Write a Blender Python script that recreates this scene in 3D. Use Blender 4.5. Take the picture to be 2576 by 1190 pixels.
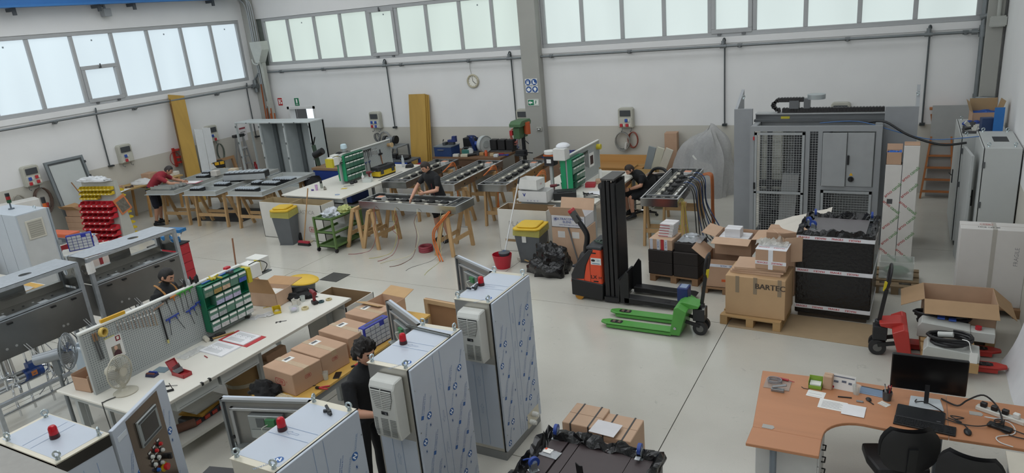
import bpy, bmesh, math, random
from mathutils import Vector, Matrix, Euler
for o in list(bpy.data.objects): bpy.data.objects.remove(o, do_unlink=True)
SC = bpy.context.scene; COL = SC.collection
# ---------------------------------------------------------------- camera
cam_d = bpy.data.cameras.new('camera'); cam = bpy.data.objects.new('camera', cam_d); COL.objects.link(cam)
cam_d.sensor_width = 36.0; cam_d.lens = 24.98; cam_d.clip_start = 0.1; cam_d.clip_end = 200
_R = Vector((0.877004,0.472151,-0.089086)); _U = Vector((-0.069013,0.307269,0.949117)); _F = Vector((-0.475500,0.826232,-0.302061))
_m = Matrix((( _R.x,_U.x,-_F.x),(_R.y,_U.y,-_F.y),(_R.z,_U.z,-_F.z)))
cam.matrix_world = Matrix.Translation((0,0,4.5)) @ _m.to_4x4()
SC.camera = cam
# ---------------------------------------------------------------- world, light, exposure
W = bpy.data.worlds.new('world'); SC.world = W; W.use_nodes = True
W.node_tree.nodes['Background'].inputs[0].default_value = (0.80,0.90,1.0,1); W.node_tree.nodes['Background'].inputs[1].default_value = 1.3
SKYLIGHT = 2.45          # radiance of the roof lights
WINDOW = 0.72           # radiance of the frosted side windows
VS = SC.view_settings
SC.display_settings.display_device = 'sRGB'
VS.view_transform = 'Standard'; VS.look = 'None'; VS.gamma = 1.0; VS.use_curve_mapping = False; VS.exposure = 0.0
# ---------------------------------------------------------------- materials
def lin(c):
    if isinstance(c, str):
        c = [int(c[i:i+2],16)/255 for i in (0,2,4)]
    return tuple(x/12.92 if x <= .04045 else ((x+.055)/1.055)**2.4 for x in c)
MC = {}
def M(col, rough=.6, metal=0, var=.06, sc=6, bump=0, bsc=40, alpha=1, trans=0, emit=0, spec=.5, wood=0, coat=0, ior=1.45):
    key = (col,rough,metal,var,sc,bump,bsc,alpha,trans,emit,spec,wood,coat)
    if key in MC: return MC[key]
    m = bpy.data.materials.new('mat_%s_%d' % (col, len(MC))); m.use_nodes = True
    nt = m.node_tree; N = nt.nodes; L = nt.links; b = N['Principled BSDF']
    c = lin(col); b.inputs['Roughness'].default_value = rough; b.inputs['Metallic'].default_value = metal
    b.inputs['Specular IOR Level'].default_value = spec
    b.inputs['Base Color'].default_value = (*c,1)
    if coat: b.inputs['Coat Weight'].default_value = coat; b.inputs['Coat Roughness'].default_value = .15
    tc = None
    if var or bump or wood:
        tc = N.new('ShaderNodeTexCoord')
        nz = N.new('ShaderNodeTexNoise'); nz.inputs['Scale'].default_value = sc; nz.inputs['Detail'].default_value = 4
        if wood:
            mp = N.new('ShaderNodeMapping'); s = [1,1,1]; s[abs(wood)-1] = .08; mp.inputs['Scale'].default_value = s
            L.new(tc.outputs['Object'], mp.inputs[0]); L.new(mp.outputs[0], nz.inputs['Vector']); nz.inputs['Distortion'].default_value = .6
        else: L.new(tc.outputs['Object'], nz.inputs['Vector'])
        mx = N.new('ShaderNodeMix'); mx.data_type = 'RGBA'; v = var
        mx.inputs[6].default_value = (*[x*(1-v*1.6) for x in c],1); mx.inputs[7].default_value = (*[min(1,x*(1+v*1.6)) for x in c],1)
        L.new(nz.outputs[0], mx.inputs[0]); L.new(mx.outputs[2], b.inputs['Base Color'])
    if bump:
        n2 = N.new('ShaderNodeTexNoise'); n2.inputs['Scale'].default_value = bsc; n2.inputs['Detail'].default_value = 3
        L.new(tc.outputs['Object'], n2.inputs['Vector'])
        bp = N.new('ShaderNodeBump'); bp.inputs['Strength'].default_value = bump; bp.inputs['Distance'].default_value = .02
        L.new(n2.outputs[0], bp.inputs['Height']); L.new(bp.outputs[0], b.inputs['Normal'])
    if alpha < 1: b.inputs['Alpha'].default_value = alpha
    if trans: b.inputs['Transmission Weight'].default_value = trans; b.inputs['IOR'].default_value = ior
    if emit: b.inputs['Emission Color'].default_value = (*c,1); b.inputs['Emission Strength'].default_value = emit
    MC[key] = m; return m
# ---------------------------------------------------------------- mesh builder
V3 = Vector
class MB:
    def __init__(s): s.v = []; s.f = []; s.mi = []; s.cur = 0; s.x = None
    def m(s, i): s.cur = i; return s
    def X(s, mat=None): s.x = mat; return s            # transform for what follows
    def add(s, vs, fs):
        o = len(s.v); x = s.x
        s.v += [tuple(x @ V3(p)) for p in vs] if x is not None else [tuple(p) for p in vs]
        s.f += [tuple(i+o for i in f) for f in fs]; s.mi += [s.cur]*len(fs); return s
    def b(s, x0,x1,y0,y1,z0,z1):
        return s.add([(x0,y0,z0),(x1,y0,z0),(x1,y1,z0),(x0,y1,z0),(x0,y0,z1),(x1,y0,z1),(x1,y1,z1),(x0,y1,z1)],
            [(3,2,1,0),(4,5,6,7),(0,1,5,4),(1,2,6,5),(2,3,7,6),(3,0,4,7)])
    def bc(s, c, d): return s.b(c[0]-d[0]/2,c[0]+d[0]/2,c[1]-d[1]/2,c[1]+d[1]/2,c[2]-d[2]/2,c[2]+d[2]/2)
    def bar(s, p, q, w, h, up=(0,0,1)):                   # box beam from p to q, w across, h along up
        p = V3(p); q = V3(q); d = (q-p).normalized(); u = V3(up)
        if abs(d.dot(u)) > .98: u = V3((0,1,0))
        a = d.cross(u).normalized()*w/2; u = a.cross(d).normalized()*h/2
        return s.add([p-a-u,p+a-u,p+a+u,p-a+u,q-a-u,q+a-u,q+a+u,q-a+u],[(0,1,2,3),(7,6,5,4),(0,4,5,1),(1,5,6,2),(2,6,7,3),(3,7,4,0)])
    def c(s, p, q, r, r2=None, n=12, caps=True):
        p = V3(p); q = V3(q); r2 = r if r2 is None else r2; d = (q-p).normalized()
        a = d.orthogonal().normalized(); e = d.cross(a); vs = []
        for k,(o,rr) in enumerate(((p,r),(q,r2))):
            for i in range(n):
                t = 2*math.pi*i/n; vs.append(o+(a*math.cos(t)+e*math.sin(t))*rr)
        fs = [(i,(i+1)%n,n+(i+1)%n,n+i) for i in range(n)]
        if caps: fs += [tuple(range(n-1,-1,-1)), tuple(range(n,2*n))]
        return s.add(vs, fs)
    def t(s, pts, r, n=6, closed=False, caps=True):
        pts = [V3(p) for p in pts]; vs = []; k = len(pts); a = None
        rs = r if isinstance(r,(list,tuple)) else [r]*k
        for i,p in enumerate(pts):
            d = (pts[(i+1)%k]-pts[i-1]) if closed else (pts[min(i+1,k-1)]-pts[max(i-1,0)])
            d = d.normalized() if d.length > 1e-9 else V3((0,0,1))
            if a is None: a = d.orthogonal().normalized()
            a = (a-d*a.dot(d)); a = a.normalized() if a.length > 1e-6 else d.orthogonal().normalized()
            e = d.cross(a)
            vs += [p+(a*math.cos(2*math.pi*j/n)+e*math.sin(2*math.pi*j/n))*rs[i] for j in range(n)]
        fs = []
        for i in range(k if closed else k-1):
            o = i*n; q = ((i+1)%k)*n
            fs += [(o+j,o+(j+1)%n,q+(j+1)%n,q+j) for j in range(n)]
        if not closed and caps: fs += [tuple(range(n-1,-1,-1)), tuple(range((k-1)*n,k*n))]
        return s.add(vs, fs)
    def lathe(s, prof, n=16, c=(0,0,0), sx=1, sy=1):
        vs = []; fs = []
        for r,z in prof:
            vs += [(c[0]+sx*r*math.cos(2*math.pi*i/n), c[1]+sy*r*math.sin(2*math.pi*i/n), c[2]+z) for i in range(n)]
        for k in range(len(prof)-1):
            fs += [(k*n+i,k*n+(i+1)%n,(k+1)*n+(i+1)%n,(k+1)*n+i) for i in range(n)]
        fs += [tuple(range(n-1,-1,-1)), tuple(range((len(prof)-1)*n, len(prof)*n))]
        return s.add(vs, fs)
    def pr(s, poly, a0, a1, ax='z'):                    # polygon extruded along an axis: z:(x,y) y:(x,z) x:(y,z)
        def q(u,w,t): return (u,w,t) if ax=='z' else (u,t,w) if ax=='y' else (t,u,w)
        n = len(poly); vs = [q(u,w,a0) for u,w in poly]+[q(u,w,a1) for u,w in poly]
        return s.add(vs, [tuple(range(n-1,-1,-1)),tuple(range(n,2*n))]+[(i,(i+1)%n,n+(i+1)%n,n+i) for i in range(n)])
    def quad(s, *p): return s.add(p, [tuple(range(len(p)))])
    def ell(s, c, r, n=12, k=8, rot=None):
        vs = []; fs = []
        for i in range(k+1):
            th = math.pi*i/k
            for j in range(n):
                ph = 2*math.pi*j/n; w = V3((r[0]*math.sin(th)*math.cos(ph), r[1]*math.sin(th)*math.sin(ph), -r[2]*math.cos(th)))
                if rot is not None: w = rot @ w
                vs.append(V3(c)+w)
        for i in range(k): fs += [(i*n+j,i*n+(j+1)%n,(i+1)*n+(j+1)%n,(i+1)*n+j) for j in range(n)]
        return s.add(vs, fs)
    def grid(s, fn, nu, nv, closed=False):
        vs = [fn(i/nu, j/nv) for j in range(nv+1) for i in range(nu+1)]
        return s.add(vs, [(j*(nu+1)+i, j*(nu+1)+i+1, (j+1)*(nu+1)+i+1, (j+1)*(nu+1)+i) for j in range(nv) for i in range(nu)])
    def mesh(s, name, mats, smooth=False, bev=0, seg=1):
        me = bpy.data.meshes.new(name); me.from_pydata(s.v, [], s.f)
        for m in (mats if isinstance(mats,(list,tuple)) else [mats]): me.materials.append(m)
        me.polygons.foreach_set('material_index', s.mi)
        bm = bmesh.new(); bm.from_mesh(me)
        bmesh.ops.recalc_face_normals(bm, faces=bm.faces)
        if bev:
            es = [e for e in bm.edges if len(e.link_faces)==2 and e.calc_face_angle() > .5]
            bmesh.ops.bevel(bm, geom=es, offset=bev, segments=seg, profile=.6, affect='EDGES', clamp_overlap=True)
        bm.to_mesh(me); bm.free()
        if smooth:
            me.polygons.foreach_set('use_smooth', [True]*len(me.polygons))
            me.set_sharp_from_angle(angle=.7)
        me.update(); return me
def O(name, label, cat, loc=(0,0,0), rz=0, group=None, kind=None):
    o = bpy.data.objects.new(name, None); COL.objects.link(o); o.location = loc; o.rotation_euler = (0,0,rz); o.empty_display_size = .1
    if label: o['label'] = label
    if cat: o['category'] = cat
    if group: o['group'] = group
    if kind: o['kind'] = kind
    return o
def P(name, mb, mat=None, parent=None, label=None, smooth=False, bev=0, loc=None, rot=None, kind=None, seg=1):
    me = mb if isinstance(mb, bpy.types.Mesh) else mb.mesh(name, mat, smooth, bev, seg)
    o = bpy.data.objects.new(name, me); COL.objects.link(o)
    if parent: o.parent = parent
    if loc: o.location = loc
    if rot: o.rotation_euler = rot
    if label: o['label'] = label
    if kind: o['kind'] = kind
    return o
def T(name, mb, mat, label, cat, loc=(0,0,0), rz=0, group=None, smooth=False, bev=0, kind=None, rot=None, seg=1):
    o = P(name, mb, mat, None, label, smooth, bev, loc, rot or (0,0,rz), kind, seg)
    if cat: o['category'] = cat
    if group: o['group'] = group
    return o
def S(name, mb, mat, bev=0, parent=None, smooth=False):
    o = P(name, mb, mat, parent, None, smooth, bev)
    if parent is None: o['kind'] = 'structure'
    return o
def dup(o, loc=None, rz=None, label=None, group=None, parent=None):
    c = o.copy(); COL.objects.link(c)
    if parent is not None: c.parent = parent
    if loc is not None: c.location = loc
    if rz is not None: c.rotation_euler = (0,0,rz)
    if label: c['label'] = label
    if group: c['group'] = group
    for ch in list(o.children): dup(ch, parent=c)
    return c
TXT = {}
def text_mesh(s, size=1.0, align='CENTER', res=2):
    k = (s, align)
    if k not in TXT:
        cu = bpy.data.curves.new('t','FONT'); cu.body = s; cu.align_x = align; cu.align_y = 'CENTER'; cu.resolution_u = res
        ob = bpy.data.objects.new('t', cu); COL.objects.link(ob); dg = bpy.context.evaluated_depsgraph_get(); dg.update()
        me = bpy.data.meshes.new_from_object(ob.evaluated_get(dg)); bpy.data.objects.remove(ob)
        TXT[k] = ([tuple(v.co) for v in me.vertices], [tuple(p.vertices) for p in me.polygons]); bpy.data.meshes.remove(me)
    return TXT[k]
def addtext(mb, s, size, x, align='CENTER', bold=0):       # x: 4x4 matrix, text lies in its xy plane
    vs, fs = text_mesh(s, align=align); old = mb.x; mb.x = x; mb.add([(v[0]*size, v[1]*size, 0) for v in vs], fs)
    if bold: mb.add([(v[0]*size+bold, v[1]*size, .0002) for v in vs], fs)
    mb.x = old; return mb
def frame(o, xa, ya):                                       # matrix with origin o, x axis xa, y axis ya
    xa = V3(xa).normalized(); ya = V3(ya); ya = (ya-xa*ya.dot(xa)).normalized(); za = xa.cross(ya)
    return Matrix(((xa.x,ya.x,za.x,o[0]),(xa.y,ya.y,za.y,o[1]),(xa.z,ya.z,za.z,o[2]),(0,0,0,1)))
def RX(a): return Matrix.Rotation(a,4,'X')
def RY(a): return Matrix.Rotation(a,4,'Y')
def RZ(a): return Matrix.Rotation(a,4,'Z')
def TR(*p): return Matrix.Translation(p)
RND = random.Random(7)
def smoothpts(pts, k=4):                                     # Catmull-Rom through points
    pts = [V3(p) for p in pts]; out = []
    for i in range(len(pts)-1):
        p0 = pts[max(i-1,0)]; p1 = pts[i]; p2 = pts[i+1]; p3 = pts[min(i+2,len(pts)-1)]
        for j in range(k):
            t = j/k; out.append(.5*((2*p1)+(p2-p0)*t+(2*p0-5*p1+4*p2-p3)*t*t+(3*p1-p0-3*p2+p3)*t**3))
    return out+[pts[-1]]
PI = math.pi
ORD = ['first','second','third','fourth','fifth','sixth','seventh','eighth','ninth','tenth','eleventh','twelfth']
# ================================================================ ROOM
XL, XR, YB, YF, ZC = -18.85, 1.55, 17.06, -3.0, 6.9
def wallmat():
    m = bpy.data.materials.new('mat_wall_paint'); m.use_nodes = True; nt = m.node_tree; N = nt.nodes; L = nt.links; b = N['Principled BSDF']
    tc = N.new('ShaderNodeTexCoord'); sp = N.new('ShaderNodeSeparateXYZ'); L.new(tc.outputs['Object'], sp.inputs[0])
    lt = N.new('ShaderNodeMath'); lt.operation = 'LESS_THAN'; lt.inputs[1].default_value = 1.475; L.new(sp.outputs['Z'], lt.inputs[0])
    nz = N.new('ShaderNodeTexNoise'); nz.inputs['Scale'].default_value = 1.3; nz.inputs['Detail'].default_value = 5; L.new(tc.outputs['Object'], nz.inputs['Vector'])
    r = N.new('ShaderNodeMapRange'); r.inputs[3].default_value = .93; r.inputs[4].default_value = 1.05; L.new(nz.outputs[0], r.inputs[0])
    mx = N.new('ShaderNodeMix'); mx.data_type = 'RGBA'; mx.inputs[6].default_value = (*lin('e3e3e2'),1); mx.inputs[7].default_value = (*lin('c3c0b6'),1); L.new(lt.outputs[0], mx.inputs[0])
    ml = N.new('ShaderNodeMix'); ml.data_type = 'RGBA'; ml.blend_type = 'MULTIPLY'; ml.inputs[0].default_value = 1; L.new(mx.outputs[2], ml.inputs[6]); L.new(r.outputs[0], ml.inputs[7])
    L.new(ml.outputs[2], b.inputs['Base Color']); b.inputs['Roughness'].default_value = .75
    return m
def floormat():
    m = bpy.data.materials.new('mat_floor'); m.use_nodes = True; nt = m.node_tree; N = nt.nodes; L = nt.links; b = N['Principled BSDF']
    tc = N.new('ShaderNodeTexCoord')
    n1 = N.new('ShaderNodeTexNoise'); n1.inputs['Scale'].default_value = .8; n1.inputs['Detail'].default_value = 8; n1.inputs['Roughness'].default_value = .6
    n2 = N.new('ShaderNodeTexNoise'); n2.inputs['Scale'].default_value = 130; n2.inputs['Detail'].default_value = 2
    n3 = N.new('ShaderNodeTexNoise'); n3.inputs['Scale'].default_value = 9; n3.inputs['Detail'].default_value = 9; n3.inputs['Distortion'].default_value = 1.5
    for n in (n1,n2,n3): L.new(tc.outputs['Object'], n.inputs['Vector'])
    cr = N.new('ShaderNodeMix'); cr.data_type = 'RGBA'; cr.inputs[6].default_value = (*lin('b3b0a6'),1); cr.inputs[7].default_value = (*lin('cdcac0'),1); L.new(n1.outputs[0], cr.inputs[0])
    r2 = N.new('ShaderNodeMapRange'); r2.inputs[3].default_value = .88; r2.inputs[4].default_value = 1.1; L.new(n2.outputs[0], r2.inputs[0])
    m2 = N.new('ShaderNodeMix'); m2.data_type = 'RGBA'; m2.blend_type = 'MULTIPLY'; m2.inputs[0].default_value = 1; L.new(cr.outputs[2], m2.inputs[6]); L.new(r2.outputs[0], m2.inputs[7])
    r3 = N.new('ShaderNodeMapRange'); r3.inputs[1].default_value = .66; r3.inputs[2].default_value = .74; r3.inputs[3].default_value = 1; r3.inputs[4].default_value = .86; L.new(n3.outputs[0], r3.inputs[0])
    m3 = N.new('ShaderNodeMix'); m3.data_type = 'RGBA'; m3.blend_type = 'MULTIPLY'; m3.inputs[0].default_value = 1; L.new(m2.outputs[2], m3.inputs[6]); L.new(r3.outputs[0], m3.inputs[7])
    L.new(m3.outputs[2], b.inputs['Base Color'])
    rr = N.new('ShaderNodeMapRange'); rr.inputs[3].default_value = .10; rr.inputs[4].default_value = .27; L.new(n1.outputs[0], rr.inputs[0]); L.new(rr.outputs[0], b.inputs['Roughness'])
    b.inputs['Specular IOR Level'].default_value = .75
    return m
def panemat(name, col, st):
    m = bpy.data.materials.new(name); m.use_nodes = True; nt = m.node_tree; N = nt.nodes; L = nt.links; b = N['Principled BSDF']
    tc = N.new('ShaderNodeTexCoord'); mp = N.new('ShaderNodeMapping'); mp.inputs['Scale'].default_value = (1.0,1.0,.25); L.new(tc.outputs['Object'], mp.inputs[0])
    nz = N.new('ShaderNodeTexNoise'); nz.inputs['Scale'].default_value = 1.1; nz.inputs['Detail'].default_value = 1; L.new(mp.outputs[0], nz.inputs['Vector'])
    r = N.new('ShaderNodeMapRange'); r.inputs[1].default_value = .3; r.inputs[2].default_value = .7; r.inputs[3].default_value = st*.93; r.inputs[4].default_value = st*1.05; L.new(nz.outputs[0], r.inputs[0])
    b.inputs['Base Color'].default_value = (.25,.28,.27,1); b.inputs['Roughness'].default_value = .6
    b.inputs['Emission Color'].default_value = (*lin(col),1); L.new(r.outputs[0], b.inputs['Emission Strength']); return m
WALL = wallmat(); FLOOR = floormat()
PANE_L = panemat('mat_frosted_pane_left','dcecf6',WINDOW*1.12); PANE_B = panemat('mat_frosted_pane_back','dcece4',WINDOW*.97); PANE_C = panemat('mat_frosted_pane_cool','e2f0ee',WINDOW*1.0)
ALU = M('a9abac',.45,.0,.03); PIPE = M('7f8486',.45,.6,.1); DARK = M('17181a',.5); BLACK = M('1b1b1c',.45); GREY = M('8a8e90',.5); WHITE = M('e6e6e2',.5)
STEEL = M('b4b6b8',.28,.9,.05); CHROME = M('d8dadc',.12,1,.0)
# floor: dark base with separate poured slabs, joints recessed between them
fl = S('floor', MB().b(XL-.3,XR+.4,YF,YB+.3,-.3,-.012), M('3d3a36',.8))
xs = [-18.85,-14.65,-10.38,-6.2,-2.03,1.9]; ys = [-3,1.65,5.55,9.41,13.3,17.06]
for i in range(5):
    for j in range(5):
        P('floor_slab', MB().b(xs[i]+.005,xs[i+1]-.005,ys[j]+.005,ys[j+1]-.005,-.03,0), FLOOR, fl)
# ceiling with roof lights
ce = MB(); sk = [(-17.5,-12.8),(-11.4,-6.7),(-5.3,-.6)]; rows = [(-2.0,1.2),(3.4,6.6),(8.8,12.0),(14,15.6)]
ce.b(XL-.3,XR+.4,YF-.3,YB+.3,ZC+.25,ZC+.4)
cxs = [XL-.3]+[v for a in sk for v in a]+[XR+.4]; cys = [YF-.3]+[v for a in rows for v in a]+[YB+.3]
for i in range(len(cxs)-1):
    for j in range(len(cys)-1):
        if i%2 and j%2: continue
        ce.b(cxs[i],cxs[i+1],cys[j],cys[j+1],ZC,ZC+.25)
S('ceiling', ce, M('c9cac8',.8))
SKM = panemat('mat_roof_light','f7fbff',SKYLIGHT); k = 0
for a in sk:
    for c in rows:
        k += 1; P('window_%d' % (3+k), MB().b(a[0],a[1],c[0],c[1],ZC+.18,ZC+.2), SKM, None, None, kind='structure')
# walls
wl = MB(); wl.b(XL-.3,XL,YF,YB+.3,0,3.10).b(XL-.3,XL,YF,YB+.3,4.98,ZC).b(XL-.3,XL,16.66,YB+.3,3.10,4.98)
wl.b(XL,XL+.035,YF,YB,2.96,3.10)
S('wall_left', wl, WALL)
wb = MB(); d0,d1,dz = -17.82,-16.62,2.16
wb.b(XL-.3,d0,YB,YB+.3,0,3.50).b(d0,d1,YB,YB+.3,dz,3.50).b(d1,XR+.4,YB,YB+.3,0,3.50).b(XL-.3,XR+.4,YB,YB+.3,4.96,ZC).b(XL-.3,-18.55,YB,YB+.3,3.5,4.96).b(-8.9,-8.4,YB,YB+.3,3.5,4.96).b(1.28,XR+.4,YB,YB+.3,3.5,4.96)
wb.b(-18.5,-8.9,YB-.03,YB,3.36,3.50).b(-8.4,1.3,YB-.03,YB,3.36,3.50)
S('wall_back', wb, WALL)
S('wall_right', MB().b(XR,XR+.3,13.5,YB+.3,0,ZC).b(XR-.05,XR+.3,7.3,13.5,0,ZC).b(XR+.2,XR+.4,YF,7.3,0,ZC), WALL)
S('wall_front', MB().b(XL-.3,XR+.4,YF-.3,YF,0,3.4).b(XL-.3,XR+.4,YF-.3,YF,6.2,ZC), WALL)
P('window_30', MB().b(XL-.3,XR+.4,YF-.2,YF-.18,3.4,6.2), panemat('mat_front_fill_glow','eef4fa',WINDOW*2.2), kind='structure')  # added glowing band behind the camera, unseen; fills the sides facing the camera
for k in range(17): P('window_%d' % (31+k), MB().b(XL+.3+1.2*k,XL+.4+1.2*k,YF-.18,YF-.06,3.4,6.2), M('a9abac',.45,.0,.03), kind='structure')  # mullions dressing the added fill band
GREYPL = M('a3a39d',.75,0,.05,2)
S('trim_1', MB().b(-8.9,-8.40,YB-.26,YB,0,ZC), GREYPL, .01)
S('trim_2', MB().b(XL,XL+.34,YB-.22,YB,0,ZC), GREYPL, .01)
S('trim_3', MB().b(1.22,1.5,YB-.2,YB,0,ZC), GREYPL, .01)
# window bands
def window(n, axis, a0, a1, z0, z1, muls, mat, vent=None, depth=.12, inset=.1):
    w = O('window_%d' % n, None, None, kind='structure'); fr = MB()
    def bx(mb,u0,u1,zz0,zz1,d0,d1):
        if axis == 'x': mb.b(u0,u1,YB+d0,YB+d1,zz0,zz1)
        else: mb.b(XL-d1,XL-d0,u0,u1,zz0,zz1)
        return mb
    P('window_frame', bx(bx(bx(bx(MB(),a0,a1,z0,z0+.1,.02,inset+.06),a0,a1,z1-.1,z1,.02,inset+.06),a0,a0+.1,z0+.1,z1-.1,.02,inset+.06),a1-.1,a1,z0+.1,z1-.1,.02,inset+.06), ALU, w, bev=.008)
    ed = [a0]+list(muls)+[a1]
    for m_ in muls: P('mullion', bx(MB(),m_-.045,m_+.045,z0+.1,z1-.1,.03,inset+.05), ALU, w, bev=.008)
    for i in range(len(ed)-1):
        u0 = ed[i]+(.1 if i==0 else .045); u1 = ed[i+1]-(.1 if i==len(ed)-2 else .045)
        if vent and i in vent:
            zt = vent[i]
            P('vent_frame', bx(bx(bx(bx(MB(),u0,u1,z0+.07,z0+.17,0,inset+.02),u0,u1,zt-.1,zt,0,inset+.02),u0,u0+.09,z0+.17,zt-.1,0,inset+.02),u1-.09,u1,z0+.17,zt-.1,0,inset+.02), ALU, w, bev=.008)
            P('vent_handle', bx(bx(MB(),(u0+u1)/2-.03,(u0+u1)/2+.03,zt-.08,zt-.05,-.03,0),(u0+u1)/2-.015,(u0+u1)/2+.015,zt-.08,zt+.03,-.04,-.025), M('4a4c4e',.4), w)
            for q in (.2,.8): P('hinge', bx(MB(),u0+(u1-u0)*q-.04,u0+(u1-u0)*q+.04,z0+.03,z0+.07,-.02,.03), M('6a6c6e',.4,.6), w)
        P('pane', bx(MB(),u0,u1,z0+.1,z1-.1,inset,inset+.012), mat, w)
        if axis == 'x' and i % 3 == 1 or axis == 'y' and i % 2: P('sticker', bx(MB(),u0+.5,u0+.54,z1-.26,z1-.22,inset-.003,inset), M('8b979a',.6), w)
    return w
window(1,'y',-2.9,16.66,3.10,4.98,[10.15-1.1*k for k in range(11,0,-1)]+[10.15,11.24,12.34,13.41,14.52,15.58],PANE_L,{13:4.11})
window(2,'x',-18.3,-8.9,3.50,4.96,[-17.22,-16.11,-15.07,-14.02,-12.98,-11.94,-10.84,-9.83],PANE_B,{4:4.9})
window(3,'x',-8.38,1.15,3.50,4.96,[-7.27,-6.22,-5.18,-4.11,-3.12,-2.06,-1.01,.01],PANE_C,{4:4.9})
# blanked louvre bays at the ends of the back windows
P('trim_4', MB().b(-18.56,-18.3,YB+.05,YB+.1,3.5,4.96), M('6f7670',.5,0,.2,8), kind='structure')
P('trim_5', MB().b(1.15,1.3,YB+.05,YB+.1,3.5,4.96), M('4a4640',.6,0,.2,8), kind='structure')
# doorway to the yard
dr = O('door_1', None, None, kind='structure')
P('door_frame', MB().b(d0,d0+.08,YB-.02,YB+.3,0,dz).b(d1-.08,d1,YB-.02,YB+.3,0,dz).b(d0,d1,YB-.02,YB+.3,dz-.08,dz), M('dcdcda',.5), dr)
P('door_leaf', MB().X(TR(d0+.1,YB+.25,0)@RZ(2.0)).b(0,.95,0,.05,0,2.05), M('4d4b49',.5), dr)
S('ground_outside', MB().b(-24,-10,YB+.31,YB+9,-.2,-.02), M('a8a6a0',.8))
S('wall_outside', MB().pr([(-19.4,0),(-17.2,0),(-17.2,1.5),(-16.9,2.9),(-16.2,2.9),(-15.2,1.9),(-14.2,0)],YB+6,YB+6.3,'y'), M('eeeae2',.8))
S('wall_outside', MB().b(-21,-10,YB+7,YB+7.2,0,6), M('77777a',.8))
# mezzanine parapet corner next to the camera
S('trim_6', MB().b(-7,-1.2,.86,1.155,2.0,3.0), M('8f8d88',.7,0,.08,30), .01)
# drain grating set in the floor
dg = O('floor_drain_grating','dark steel grating set flush into the pale floor','grating',(-9.5,9.1,0))
P('frame', MB().b(0,.42,0,.02,0,.006).b(0,.42,.38,.4,0,.006).b(0,.02,.02,.38,0,.006).b(.4,.42,.02,.38,0,.006).b(.02,.4,.02,.38,0,.001), M('4c4c4a',.5,.5), dg)
for i in range(11): P('bar', MB().b(.03+i*.034,.046+i*.034,.02,.38,.001,.006), M('6b6b68',.45,.6), dg)
for i in range(7): P('cross_bar', MB().b(.02,.4,.05+i*.05,.062+i*.05,.001,.005), M('6b6b68',.45,.6), dg)
# ================================================================ PIPES, SIGNS AND BOXES ON THE WALLS
pp = O('compressed_air_pipe','grey compressed air main running along the back wall below the windows','pipe',(0,YB,0))
P('main', MB().c((-18.5,-.12,3.30),(1.17,-.12,3.30),.03), PIPE, pp, smooth=True)
for x in (-17.7,-15.9,-12.9,-10.6,-8.1,-6.0,-3.4,-1.2,.9): P('clamp', MB().b(x-.02,x+.02,-.16,0,3.25,3.31).c((x-.05,-.12,3.3),(x+.05,-.12,3.3),.042), M('6c7072',.5,.5), pp)
for x,z in ((-13.5,1.48),(-9.33,1.5),(-3.77,1.5),(.27,1.49)):
    d = P('drop', MB().t(smoothpts([(x,-.12,3.32),(x,-.12,3.44),(x+.02,-.10,3.47),(x+.04,-.08,3.42),(x+.02,-.05,3.2),(x+.02,-.05,z)],3),.018), M('5a5f61',.45,.6), pp, smooth=True)
    P('tap', MB().b(x-.03,x+.07,-.1,0,z-.03,z+.02), M('454a4c',.4,.6), d)
    P('tee', MB().c((x-.07,-.12,3.3),(x+.07,-.12,3.3),.045).c((x,-.12,3.3),(x,-.12,3.42),.04), PIPE, d)
P('riser', MB().c((1.18,-.12,1.98),(1.18,-.12,6.6),.045).c((1.18,-.12,3.2),(1.18,-.12,3.42),.065).c((1.0,-.12,3.3),(1.1,-.12,3.3),.055).c((1.12,-.12,3.56),(1.24,-.12,3.6),.06), PIPE, pp, smooth=True)
P('branch', MB().c((1.14,-.12,2.02),(1.5,-.30,2.02),.04).c((1.18,-.12,1.9),(1.18,-.12,2.1),.06).t([(1.16,-.14,1.9),(1.16,-.14,1.86),(1.4,-.26,1.86),(1.42,-.26,1.8),(1.42,-.26,1.0)],.022), PIPE, pp, smooth=True)
pl = O('compressed_air_pipe','grey compressed air main running along the left wall below the windows','pipe',(XL,0,0))
P('main', MB().c((.12,-2,2.86),(.12,16.8,2.90),.03), PIPE, pl, smooth=True)
P('junction', MB().c((.12,16.6,2.89),(.12,16.9,2.89),.06).c((.12,16.75,2.7),(.12,16.75,3.1),.06).c((.12,16.75,3.1),(.3,16.8,3.3),.03).c((.02,16.75,2.9),(.2,16.75,2.9),.08), PIPE, pl, smooth=True)
for y in (8.2,10.2,12.4,15.2): P('clamp', MB().b(0,.16,y-.02,y+.02,2.81,2.88).c((.12,y-.05,2.87),(.12,y+.05,2.87),.042), M('6c7072',.5,.5), pl)
for y,z in ((11.3,1.48),(16.4,1.3)):
    d = P('drop', MB().t(smoothpts([(.12,y,2.9),(.12,y,3.0),(.10,y+.02,3.03),(.06,y+.04,2.98),(.05,y+.02,2.7),(.05,y+.02,z)],3),.018), M('5a5f61',.45,.6), pl, smooth=True)
    P('tap', MB().b(0,.1,y,y+.13,z-.03,z+.01), M('454a4c',.4,.6), d)
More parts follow.
